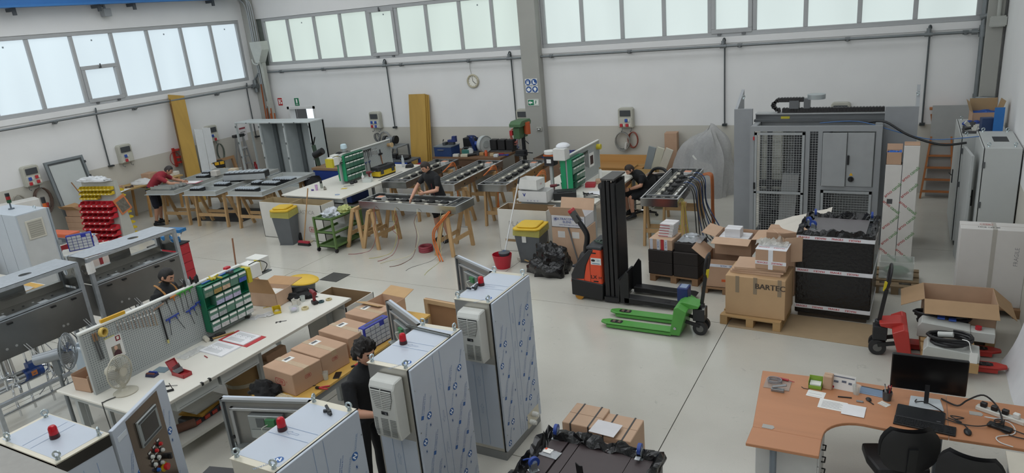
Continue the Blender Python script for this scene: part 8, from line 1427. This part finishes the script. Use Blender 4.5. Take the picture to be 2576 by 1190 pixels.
# ================================================================ GREY GUARDED MACHINE
mc = O('guarded_machine','tall grey machine with wire mesh doors and cable chain on top','machine',(0,13.0,0)); MG = M('8f9294',.45,0,.03); MX0,MX1,MH = -2.42,-.33,2.17
for a in ((MX0,MX0+.07),(-1.50,-1.43),(-1.30,-1.23),(MX1-.09,MX1)): P('frame_post', MB().b(a[0],a[1],0,.07,.06,MH-.09), MG, mc)
P('frame_rail', MB().b(MX0,MX1,0,.07,MH-.09,MH), MG, mc); P('frame_rail', MB().b(MX0,MX1,0,.07,.02,.10), MG, mc); P('frame_rail', MB().b(-1.23,MX1-.09,0,.06,1.06,1.13), MG, mc)
tpm = P('top_frame', MB().b(MX0,MX1,.53,.6,MH-.09,MH).b(MX0,MX0+.1,.07,.53,MH-.09,MH).b(MX1-.12,MX1,.07,.53,MH-.09,MH), MG, mc, bev=.01); P('rear_panel', MB().b(MX0,MX1,1.0,1.02,.06,MH), M('a3a5a5',.5), mc); P('base_tray', MB().b(MX0,MX1,0,1.0,0,.05), M('4a4c4e',.5), mc)
def mesh_panel(name,x0,x1,z0,z1,par,y=.03,st=.042):
    m_ = MB(); n = int((x1-x0)/st); k = int((z1-z0)/st)
    for i in range(1,n): m_.c((x0+(x1-x0)*i/n,y,z0),(x0+(x1-x0)*i/n,y,z1),.0035,n=4,caps=False)
    for i in range(1,k): m_.c((x0,y+.004,z0+(z1-z0)*i/k),(x1,y+.004,z0+(z1-z0)*i/k),.0035,n=4,caps=False)
    return P(name,m_,M('a9adae',.4,.4),par,kind='stuff')
def mesh_door(x0,x1,z0,z1,rails=()):
    f = P('mesh_door', MB().b(x0,x1,-.02,.02,z0,z0+.04).b(x0,x1,-.02,.02,z1-.04,z1).b(x0,x0+.04,-.02,.02,z0,z1).b(x1-.04,x1,-.02,.02,z0,z1), M('9b9fa0',.4), mc)
    for z in rails: P('mid_rail', MB().b(x0,x1,-.02,.02,z,z+.035), M('9b9fa0',.4), f)
    mesh_panel('wire_mesh',x0+.04,x1-.04,z0+.04,z1-.04,f,0); P('hinge', MB().c((x1+.01,-.03,z0+.3),(x1+.01,-.03,z0+.42),.014), MG, f); P('lock', MB().b(x0-.01,x0+.02,-.04,-.02,(z0+z1)/2-.06,(z0+z1)/2+.06), DARK, f); return f
mesh_door(MX0+.08,-1.51,.14,2.06,(.96,)); mesh_panel('wire_mesh',-1.43,-1.30,.12,2.08,mc,.03); mesh_door(-1.22,MX1-.10,.14,1.05)
for a,n_ in (((-1.22,-.84),'left'),((-.84,MX1-.10),'right')): P('cabinet_door', MB().b(a[0],a[1]-.008,-.05 if n_=='left' else -.02,.0,1.14,2.06), M('979a9b',.42), mc, bev=.004)
P('door_handle', MB().b(-.83,-.80,-.05,-.02,1.52,1.68), DARK, mc, bev=.004); P('main_switch', MB().c((-.76,-.02,1.27),(-.76,-.05,1.27),.045,n=18).b(-.77,-.75,-.08,-.05,1.24,1.30), DARK, mc); P('warning_triangle', MB().pr([(-.79,1.33),(-.73,1.33),(-.76,1.38)],-.024,-.02,'y'), M('d8a82a',.5), mc); P('safety_switch', MB().b(MX0+.055,MX0+.08,-.03,0,1.93,1.99), M('b02a30',.5), mc)
P('inner_cabinet', MB().b(-2.3,-1.95,.55,.95,.9,2.06), M('b5b6ac',.5), mc); P('inner_post', MB().b(-2.18,-2.10,.3,.38,.1,2.1).b(-1.72,-1.62,.35,.45,.1,2.1), M('34363a',.5), mc); P('inner_arm', MB().b(-2.3,-1.7,.28,.4,1.02,1.12), M('2b2d30',.5), mc); P('inner_chute', MB().pr([(-1.95,.1),(-1.68,.1),(-1.60,1.28),(-1.88,1.28)],.12,.3,'y'), M('a6a9a9',.35,.4), mc); P('inner_dark_unit', MB().b(-1.55,-1.15,.3,.9,.1,2.0), M('3f4144',.6), mc); P('inner_drive', MB().b(-2.25,-1.95,.2,.5,.12,.5), M('232528',.5), mc)
for z in (1.2,1.5,1.8): P('inner_drawer', MB().b(-2.28,-1.97,.535,.55,z,z+.26), M('bdbeb4',.5), mc)
for x0,x1,l in ((-2.76,-2.44,'left'),(-.32,.17,'right')):
    c_ = P('side_column', MB().b(x0,x1,.30,.36,.02,2.43), M('8b8e91',.45), mc); P('column_web', MB().pr([(.36,.02),(.95,.02),(.95,2.70),(.36,2.43)],x0 if l=='left' else x1-.05,x0+.05 if l=='left' else x1,'x'), M('9da0a3',.45), c_); eyebolt(c_, x0+.1 if l=='left' else x1-.03, .62, 2.57, .3)
P('top_beam', MB().b(-2.44,-.32,.62,.75,2.14,2.28), M('6d7072',.5), mc); P('beam_top', MB().b(-2.44,-.32,.58,.80,2.28,2.30), M('a3a5a5',.4), mc); P('crossbeam', MB().b(-2.44,-.32,.45,.55,2.17,2.21), M('55585a',.5), mc)
def link(x,z,a): P('chain_link', MB().X(TR(x,.66,z)@RY(a)).b(-.024,.024,-.05,.05,-.035,.035).b(-.012,.012,-.052,.052,.035,.042), M('232122',.5), mc)
for k in range(33): link(-.36-.05*k,2.345,0)
for k in range(7): a = PI*k/7; link(-2.02-.115*math.sin(a+.2),2.345+.095*(1-math.cos(a+.2)),-(a+.2))
for k in range(8): link(-2.0+.05*k,2.53,0)
P('chain_carrier', MB().b(-1.86,-1.70,.58,.74,2.38,2.52).b(-1.62,-1.52,.6,.74,2.38,2.55), M('6a6c6e',.4,.4), mc); P('motor_ring', MB().c((-1.42,.66,2.54),(-1.42,.66,2.62),.15,n=24), M('a9b0b2',.35,.5), mc, smooth=True); P('yellow_label', MB().b(-2.0,-1.85,.615,.62,2.18,2.24), M('c9bc3a',.5), mc)
wire('thick black hose sagging from the machine to the right cabinets',[(-.55,13.2,2.2),(-.3,13.1,2.22),(.05,13.0,2.02),(.5,12.95,1.88),(.85,13.0,1.9)],'17181a',.02,'black_hose','hose'); wire('thin blue air tube from the machine top to the right cabinets',[(-1.3,13.2,2.19),(-.7,13.15,2.22),(-.1,13.05,2.06),(.4,13.0,1.95),(1.0,12.9,2.02)],'3f6aa0',.008,'blue_tube','tube')
# ================================================================ RIGHT WALL CABINETS, LADDER, CABLE DUCT CARTONS
for x0,x1,h,n_ in ((-.24,-.01,1.62,'left'),(.0,.22,1.93,'right')):
    c_ = O('duct_carton','tall white carton printed with red and green diagonal words, %s of two' % n_,'box',(x0,12.57,0),0,'tall white duct cartons'); P('body', MB().b(0,x1-x0,0,.26,0,h), M('d2cfca',.65,0,.04,5), c_, bev=.004); wid = x1-x0
    m_ = MB(); z = .12; k = 0
    while z < h-.25:
        a = .8 if k%3 else -.7; mx_ = frame((wid/2,-.002,z),(1,0,0),(0,0,1)) @ RZ(a); m_.m(0); addtext(m_,'arno',.075,mx_ @ TR(-.01,0,0),'RIGHT',bold=.002); m_.m(1); addtext(m_,'canali',.075,mx_,'LEFT',bold=.002); z += .27; k += 1
    m_.m(1).X(frame((wid/2,-.0025,.62),(1,0,0),(0,0,1)) @ RZ(-.4))
    P('lettering', m_.X(None), [M('b04a48',.6),M('5a8a4e',.6)], c_)
    if n_ == 'left': P('barcode_label', MB().b(.05,.13,-.003,-.001,.98,1.06), M('4a4a4c',.6), c_)
open_box('brown carton of blue parts on the left tall white carton',(-.13,12.70,1.62),.22,.22,.20,0,(None,None,None,.4),CARD2,fill=('2f62b0',.9,2),fl=.10); carton('brown carton cap on the right tall white carton',(.11,12.71,1.93),.22,.24,.02,0,CARD2)
ld = O('wooden_ladder','wooden step ladder leaning in the back right corner','ladder',(.42,16.6,0)); LW = M('a86a3c',.55,0,.1,10)
for s,x in ((0,0),(1,.46)): P('rail', MB().bar((x-.06+.12*s,0,0),(x+.10-.2*s,.32,1.80),.035,.07,(0,1,0)), LW, ld)
for k in range(7): f = (k+.6)/7.4; P('rung', MB().b(-.06+.16*f,.52-.18*f,.32*f-.05,.32*f+.05,1.8*f-.012,1.8*f+.014), LW, ld)
P('top_step', MB().b(-.02,.50,.24,.42,1.80,1.84), LW, ld, bev=.008); P('side_bracket', MB().bar((.02,.36,1.7),(.3,.42,.1),.03,.03), LW, ld)
RC = M('b9bcba',.45,0,.03,3)
def grey_cab(label,x0,x1,y0,y1,h,z0=.08,hole=False):
    t = O('grey_enclosure',label,'cabinet',(x0,y0,0),0,'grey enclosures by the right wall'); w,d = x1-x0,y1-y0; P('body', MB().b(.03,w,0,d,z0,h), RC, t, bev=.008); P('plinth', MB().b(.05,w-.02,.02,d-.02,0,z0), M('3a3c3e',.6), t); P('seal', MB().b(.018,.03,.01,d-.01,z0+.01,h-.01), DARK, t); P('door', MB().b(0,.018,0,d,z0,h), RC, t, bev=.004)
    if hole: P('roof_opening', MB().b(w*.35,w*.75,d*.35,d*.65,h-.004,h+.001), DARK, t)
    for q in ((.08,.08),(w-.08,.08),(.08,d-.08),(w-.08,d-.08)): eyebolt(t,*q,h,.4)
    for z in (h*.55,h*.85): P('hinge', MB().b(.02,.05,-.012,0,z,z+.09), M('55585a',.4), t)
    P('door_handle', MB().b(-.02,0,d*.6,d*.6+.03,h*.45,h*.58), M('4a4c4e',.4), t); P('handle_lever', MB().bar((-.02,d*.62,h*.52),(-.06,d*.62+.1,h*.53),.015,.01), DARK, t); return t
grey_cab('grey enclosure with roof slot and lifting eyes by the right wall',1.0,1.48,12.13,13.45,2.0,.08,True)
r2 = grey_cab('grey enclosure row behind with open doors and clutter on top',.80,1.47,13.6,15.3,1.88)
for (x,y,a,l,h) in ((.78,14.35,1.62,.78,1.84),(.74,13.55,1.50,.82,1.84),(.82,12.75,1.66,.72,1.82)): P('open_door', MB().X(TR(x,y,0)@RZ(a)).b(0,l,-.012,.012,.12,h), M('b4b7b6',.45), r2, bev=.004) if y>13 else T('enclosure_cover', MB().X(TR(0,0,0)@RZ(a)).b(-l/2,l/2,-.02,.02,.0,h), M('b4b7b6',.45), 'loose grey enclosure door standing left of the slotted enclosure','door panel',(x+.06,y,.0),0,bev=.004)
open_box('open brown carton of blue parts on the rear enclosure row',(1.20,14.9,1.885),.42,.36,.2,.1,(.3,.25,None,.2),CARD2,M('a58a66',.75),.2,fill=('2f5aa8',.9,6))
for k in range(7): T('white_bracket', MB().X(RZ(k*1.3)@RX(.2*k)).pr([(-.12,0),(.12,0),(.12,.03),(-.09,.03),(-.09,.12),(-.12,.12)],-.03,.03,'y'), M('c9c8c0' if k%3 else '4a4a4c',.5), '%s bracket, %s from the front in the heap on the rear enclosure row' % ('white' if k%3 else 'dark',ORD[k]),'bracket',(.95+.07*(k%3),13.9+.12*k,1.89),0,'bracket heap')
for k in range(4): T('blue_bag', MB().ell((0,0,.04),(.07,.05,.04)), M('2b4a9a',.5,0,.3,20), 'small blue parts bag, %s from the left on the rear row' % ORD[k],'bag',(.92+.05*k,14.55+.12*(k%2),1.885),.3*k,'blue bags on the rear row',smooth=True)
T('blue_strip', MB().b(-.07,.07,-.01,.01,0,.40), M('2f72b8',.45), 'upright bright blue perforated strip on the rear enclosure row','panel',(1.33,14.0,1.885),.1); T('plain_board', MB().b(-.55,.35,-.01,.01,0,1.9), M('a3a4a2',.5), 'plain grey board standing at the back wall behind the enclosures','board',(1.0,16.8,0)); T('navy_box', MB().b(-.09,.09,-.07,.07,0,.22), M('2a3f66',.5), 'navy and white box beside the blue strip on the rear row','box',(1.18,14.1,1.885),.2,bev=.005)
T('white_curtain', MB().grid(lambda u,v:(1.46-.28*math.exp(-v*3.2)*(.6+.4*u)+.015*math.sin(9*u+3*v),7.4+1.9*u-.25*math.exp(-v*3)*(1-u)*0,1.6*v),20,14), M('d6d6d8',.7), 'white plastic sheet hanging against the right wall','sheet',(0,0,0),0,smooth=True)
# ================================================================ DESK IN THE BOTTOM RIGHT
ZD = .74; DW = M('b9815c',.45,0,.10,5,wood=1)
dk = O('corner_desk','wood veneer corner desk with curved inner edge at bottom right','desk',(0,0,0))
arc = [(-.449+.30*(1-math.cos(a)),5.87+.30*math.sin(a)) for a in [PI/2*i/8 for i in range(9)]]
P('main_top', MB().pr([(-1.027,5.80),(-.452,5.80)]+arc+[(.10,6.155),(.50,6.19),(.50,6.92),(-.3,6.92),(-1.124,6.86)],ZD-.03,ZD), DW, dk, bev=.004); P('side_top', MB().pr([(-1.035,5.525),(-.447,5.545),(-.452,5.797),(-1.029,5.797)],ZD-.03,ZD), DW, dk, bev=.004); P('extension_top', MB().pr([(.504,6.19),(1.45,6.235),(1.45,6.94),(.504,6.92)],ZD-.03,ZD), DW, dk, bev=.004)
for p in ((-.82,5.62),(.45,6.5),(-1.0,6.7)): P('leg', MB().c((p[0],p[1],0),(p[0],p[1],ZD-.03),.03,n=14), M('7d8690',.35,.4), dk, smooth=True)
for p in ((-.90,5.84),(.72,6.66)): P('cable_cap', MB().pr([(p[0]-.05,p[1]-.03),(p[0]+.04,p[1]-.03),(p[0]+.055,p[1]),(p[0]+.04,p[1]+.03),(p[0]-.05,p[1]+.03)],ZD,ZD+.004), M('a8a5a0',.4), dk)
pdl = O('drawer_pedestal','white four-drawer pedestal under the corner desk','drawer unit',(-.72,6.02,0)); P('body', MB().b(-.28,.24,-.22,.26,.06,.58), M('c9cac8',.45), pdl, bev=.006)
for k in range(4): d_ = P('drawer', MB().b(.24,.256,-.21,.25,.075+k*.125,.19+k*.125), M('cfd0ce',.45), pdl, bev=.004); P('handle', MB().t([(.256,-.02,.13+k*.125),(.285,-.02,.13+k*.125),(.285,.06,.13+k*.125),(.256,.06,.13+k*.125)],.007), DARK, d_)
for x in (-.22,.18):
    for y in (-.16,.2): P('castor', MB().c((x-.015,y,.03),(x+.015,y,.03),.03,n=12), DARK, pdl)
mo = thing('computer_monitor','black flat monitor on a white stand on the desk','monitor',(.335,6.70,ZD),[('stand_base',MB().pr([(-.14,-.10),(.14,-.10),(.12,.10),(-.12,.10)],0,.012),M('c6ccd0',.35),'b'),('stand_neck',MB().b(-.018,.018,-.02,.01,.012,.20),M('2a2a2c',.4)),('screen_case',MB().b(-.30,.30,-.01,.03,.125,.475),M('141415',.4),'b'),('screen',MB().b(-.292,.292,-.012,-.0105,.135,.468),M('100f10',.18))],.03)
thing('laptop','closed black laptop on the desk in front of the monitor','laptop',(.29,6.47,ZD),[('body',MB().b(-.19,.19,-.11,.11,0,.022),M('1d1e21',.45),'b'),('logo',MB().b(.13,.16,-.08,-.07,.022,.0225),M('6d6d70',.4))],-.08)
kb = O('keyboard','black keyboard in front of the laptop','keyboard',(.32,6.30,ZD),-.08); P('case', MB().b(-.235,.235,-.07,.07,0,.018), M('17181a',.5), kb, bev=.004); km = MB().b(-.007,.007,-.007,.007,0,.006).mesh('key',M('242527',.5))
for r in range(5):
    for c in range(22):
        if c in (15,18): continue
        P('key', km, None, kb, loc=(-.215+c*.0205,-.048+r*.023,.018))
thing('mouse','black mouse on the desk','mouse',(.64,6.31,ZD),[('shell',MB().ell((0,0,.012),(.03,.05,.022)),M('1b1c1e',.45),'s'),('wheel',MB().c((-.004,.025,.034),(.004,.025,.034),.007),DG)],.1)
def desk_wire(l,pts,c='1a1a1c',r=.005): return wire(l,[(x,y,ZD+z) for x,y,z in pts],c,r,'desk_cable','cable')
desk_wire('mouse cable tangled on the desk',[(.64,6.36,.01),(.62,6.42,.01),(.55,6.46,.02),(.62,6.5,.03),(.52,6.52,.02),(.6,6.44,.02),(.5,6.48,.02)]); desk_wire('black power cable arching behind the power strip',[(.46,6.82,.01),(.58,6.72,.02),(.66,6.78,.06),(.78,6.84,.10),(.88,6.76,.05),(.90,6.55,.03),(.86,6.5,.03)],r=.008); desk_wire('laptop charger cable on the desk',[(.48,6.45,.02),(.6,6.43,.01),(.72,6.42,.02),(.82,6.47,.03)]); desk_wire('white phone charger cable hanging over the desk edge',[(1.0,6.62,.03),(.85,6.6,.02),(.78,6.58,.03),(.95,6.55,.03),(.98,6.42,.01),(.85,6.32,.01),(.86,6.24,.01),(.95,6.21,.005)],'d2d2d0',.005); desk_wire('adapter output cable looping on the desk right',[(.95,6.46,.02),(1.06,6.42,.01),(1.08,6.36,.01),(.95,6.37,.01),(.88,6.43,.01)]); desk_wire('monitor cable looping in front of the stand',[(.26,6.72,.02),(.25,6.65,.03),(.32,6.66,.04),(.42,6.60,.03),(.47,6.55,.02)])
ps = O('power_strip','white power strip with plugs on the desk','power strip',(.90,6.68,ZD),-.45); P('strip', MB().b(-.19,.19,-.03,.03,0,.04), M('d2d0c8',.45), ps, bev=.006)
for k,c in enumerate(('1b1b1d','1b1b1d','1b1b1d','dededa')): P('plug', MB().b(-.16+k*.085,-.11+k*.085,-.02,.02,.04,.085), M(c,.45), ps, bev=.006)
thing('power_adapter','black laptop power adapter with coiled lead on the desk','adapter',(.88,6.47,ZD),[('brick',MB().b(-.09,.09,-.035,.035,0,.032),DARK,'b'),('lead',MB().t([(-.01+.035*math.cos(i*.7),.0+.05*math.sin(i*.7),.04+.002*i) for i in range(20)],.005,5),DARK,'s')],-.4)
thing('acrylic_tray','clear acrylic sheet holding a coiled grey cable on the desk','tray',(-.94,6.62,ZD),[('sheet',MB().b(-.12,.12,-.10,.10,0,.006),M('d6c6ba',.15,alpha=.5)),('cable',MB().t([(-.03+.065*math.cos(i*.5),.02+.045*math.sin(i*.5),.012+.0012*i) for i in range(34)],.006,6),M('8d8c90',.5),'s')]); T('red_screwdriver', MB().c((-.06,0,.012),(.05,0,.012),.012).c((.05,0,.012),(.11,-.01,.012),.004), M('a83038',.4), 'red screwdriver on the clear acrylic sheet','screwdriver',(-.90,6.71,ZD+.008),-.15,smooth=True); T('stapler', MB().b(-.06,.06,-.02,.02,0,.03).bar((-.05,.0,.04),(.08,.02,.07),.03,.015), M('8d9092',.35,.5), 'grey metal stapler on the desk','stapler',(-.92,6.49,ZD),.0,bev=.004)
thing('memo_box','open green memo box with white notes on the desk','box',(-.60,6.69,ZD),[('box',MB().b(-.06,.06,-.05,.05,0,.003).b(-.06,.06,.047,.05,0,.10).b(-.06,-.057,-.05,.05,0,.085).b(.057,.06,-.05,.05,0,.06).b(-.06,.06,-.05,-.047,0,.04),M('86a83a',.5)),('notes',MB().b(-.05,.05,-.04,.04,.003,.05),WHITE)]); carton('small upright brown carton on the desk beside the calendar',(-.49,6.72,ZD),.08,.09,.14,-.1)
cal = O('desk_calendar','white tent desk calendar with red mark','calendar',(-.36,6.76,ZD),-.1); P('card', MB().pr([(-.05,0),(.05,0),(.0,.14)],-.11,.11,'x'), M('dcdad6',.6), cal); P('print', MB().X(frame((-.10,-.052,.004),(1,0,0),(0,.36,1))).b(.0,.2,.115,.125,0,.001).b(.02,.06,.06,.08,0,.001).b(.09,.13,.07,.09,0,.001).b(.15,.18,.06,.08,0,.001), M('5a6070',.6), cal, kind='stuff'); P('red_mark', MB().c((-.085,-.047,.018),(-.085,-.049,.018),.014,n=12), M('b03038',.6), cal)
T('plastic_cup', MB().lathe([(.026,0),(.035,.09),(.037,.09),(.028,-.002)],16), CLEARP, 'clear plastic cup beside the desk calendar','cup',(-.24,6.68,ZD),0,smooth=True); thing('notebook','blue spiral notebook on the desk','notebook',(-.08,6.76,ZD),[('cover',MB().b(-.14,.14,-.055,.055,0,.008),M('7488a0',.5)),('spiral',MB().b(-.13,.13,.052,.062,.004,.012),M('5a5048',.4)),('lower_edge',MB().b(-.135,.14,-.07,-.055,0,.006),M('8a9cb4',.5))],-.12)
pcup = thing('pencil_cup','grey mesh cup full of pens on the desk','pen cup',(.02,6.66,ZD),[('cup',MB().lathe([(.034,0),(.04,.09),(.042,.09),(.035,-.002)],16),M('55585a',.4,.4,alpha=.9),'s')])
for k in range(8): P('pen', MB().c((.015*math.cos(k),.015*math.sin(k),.01),(.03*math.cos(k*1.3),.03*math.sin(k*1.3),.13+.012*(k%3)),.005,n=6), M(('2b2d30','a82c34','3a3c40','b8b8b4')[k%4],.4), pcup)
sheet('loose white note sheet on the desk',(-.58,6.55,ZD+.001),.16,.12,-.1,lines=2); sheet('printed sheets pile on the desk, left of two',(-.42,6.40,ZD+.0005),.24,.17,-.05,lines=9); sheet('plain sheet with red edge on the desk, right of two',(-.24,6.36,ZD+.005),.19,.19,-.05,'e4e3e4'); sheet('small white card on the desk near the pen cup',(.0,6.57,ZD+.001),.09,.07,-.6,'d8d4cc',lines=2); T('pen', MB().c((-.06,0,.006),(.06,.005,.006),.006), DARK, 'two black pens crossed on the desk','pen',(-.33,6.57,ZD+.001),.1); T('usb_stick', MB().b(-.03,.03,-.012,.012,0,.012), M('8d8f92',.35,.5), 'grey key fob tool on the desk','key fob',(-.20,6.54,ZD),.0,bev=.003); T('car_key', MB().ell((0,0,.01),(.025,.035,.01)).bar((0,-.03,.005),(.03,-.08,.005),.01,.004), DARK, 'black car key on the desk beside the notebook','key',(-.13,6.60,ZD),.2,smooth=True); T('allen_key', MB().c((0,0,.004),(.05,-.02,.004),.003).c((0,0,.004),(-.01,.03,.004),.003), DARK, 'small black hex key on the desk','hex key',(-.70,6.62,ZD+.001),.4)
office_chair('black office chair with its back to the camera at the desk',(.12,6.12,0),.35,.55,.47); office_chair('second black office chair at the bottom edge beside the white table',(.66,5.92,0),-.15,.55,.46)
wt = O('white_side_table','white table corner at the bottom right edge','table',(.90,5.4,0)); P('top', MB().b(0,.6,0,.78,.69,.72), M('d0cabc',.5), wt, bev=.004)
for x in (.04,.56):
    for y in (.05,.73): P('leg', MB().b(x-.02,x+.02,y-.02,y+.02,0,.69), M('b4b6b6',.45), wt)
sheet('white sheet on the table corner at the bottom right',(1.20,5.98,.722),.2,.14,-.3)
# ================================================================ BEHIND THE MIDDLE PEGBOARD
thing('red_chop_saw','red chop saw on the bench behind the middle pegboard','saw',(-13.1,14.35,.98),[('body',MB().bar((-.2,0,.2),(.35,.1,.26),.12,.14),M('a02a34',.45),'b'),('disc_guard',MB().c((-.22,-.03,.16),(-.22,.03,.16),.17,n=20),M('3c3e40',.4),'s'),('base',MB().b(-.3,.3,-.15,.15,0,.04),DG)],.2)
thing('blue_tool_cabinet','blue tool cabinet behind the left face of the middle pegboard','cabinet',(-13.35,14.1,0),[('body',MB().b(-.5,.7,-.35,.35,.06,.92),M('1f3a80',.45),'b'),('top',MB().b(-.52,.72,-.37,.37,.92,.98),M('8a6f52',.6)),('base',MB().b(-.45,.65,-.3,.3,0,.06),DARK)])
thing('arbor_press','dark green lever press with black motor at left of the middle bench','press',(-13.85,14.0,.98),[('column',MB().bar((0,0,0),(-.12,.05,.55),.08,.1),M('2f4434',.5)),('lever',MB().c((-.12,.05,.55),(.05,-.02,.78),.018),DARK,'s'),('motor',MB().c((.0,-.1,.30),(.28,-.05,.42),.09,n=14),DARK,'s')])
T('white_bulb_lamp', MB().lathe([(.02,0),(.05,.06),(.09,.10),(.08,.2),(.05,.22)],16), M('c6dce4',.3), 'pale blue plastic lamp standing behind the middle pegboard','lamp',(-13.05,14.2,1.32),0,smooth=True)
clutter('tool_clutter','grey machine parts on the blue tool cabinet',(-13.35,14.05,.985),61,.2,9,'5a5c5e')
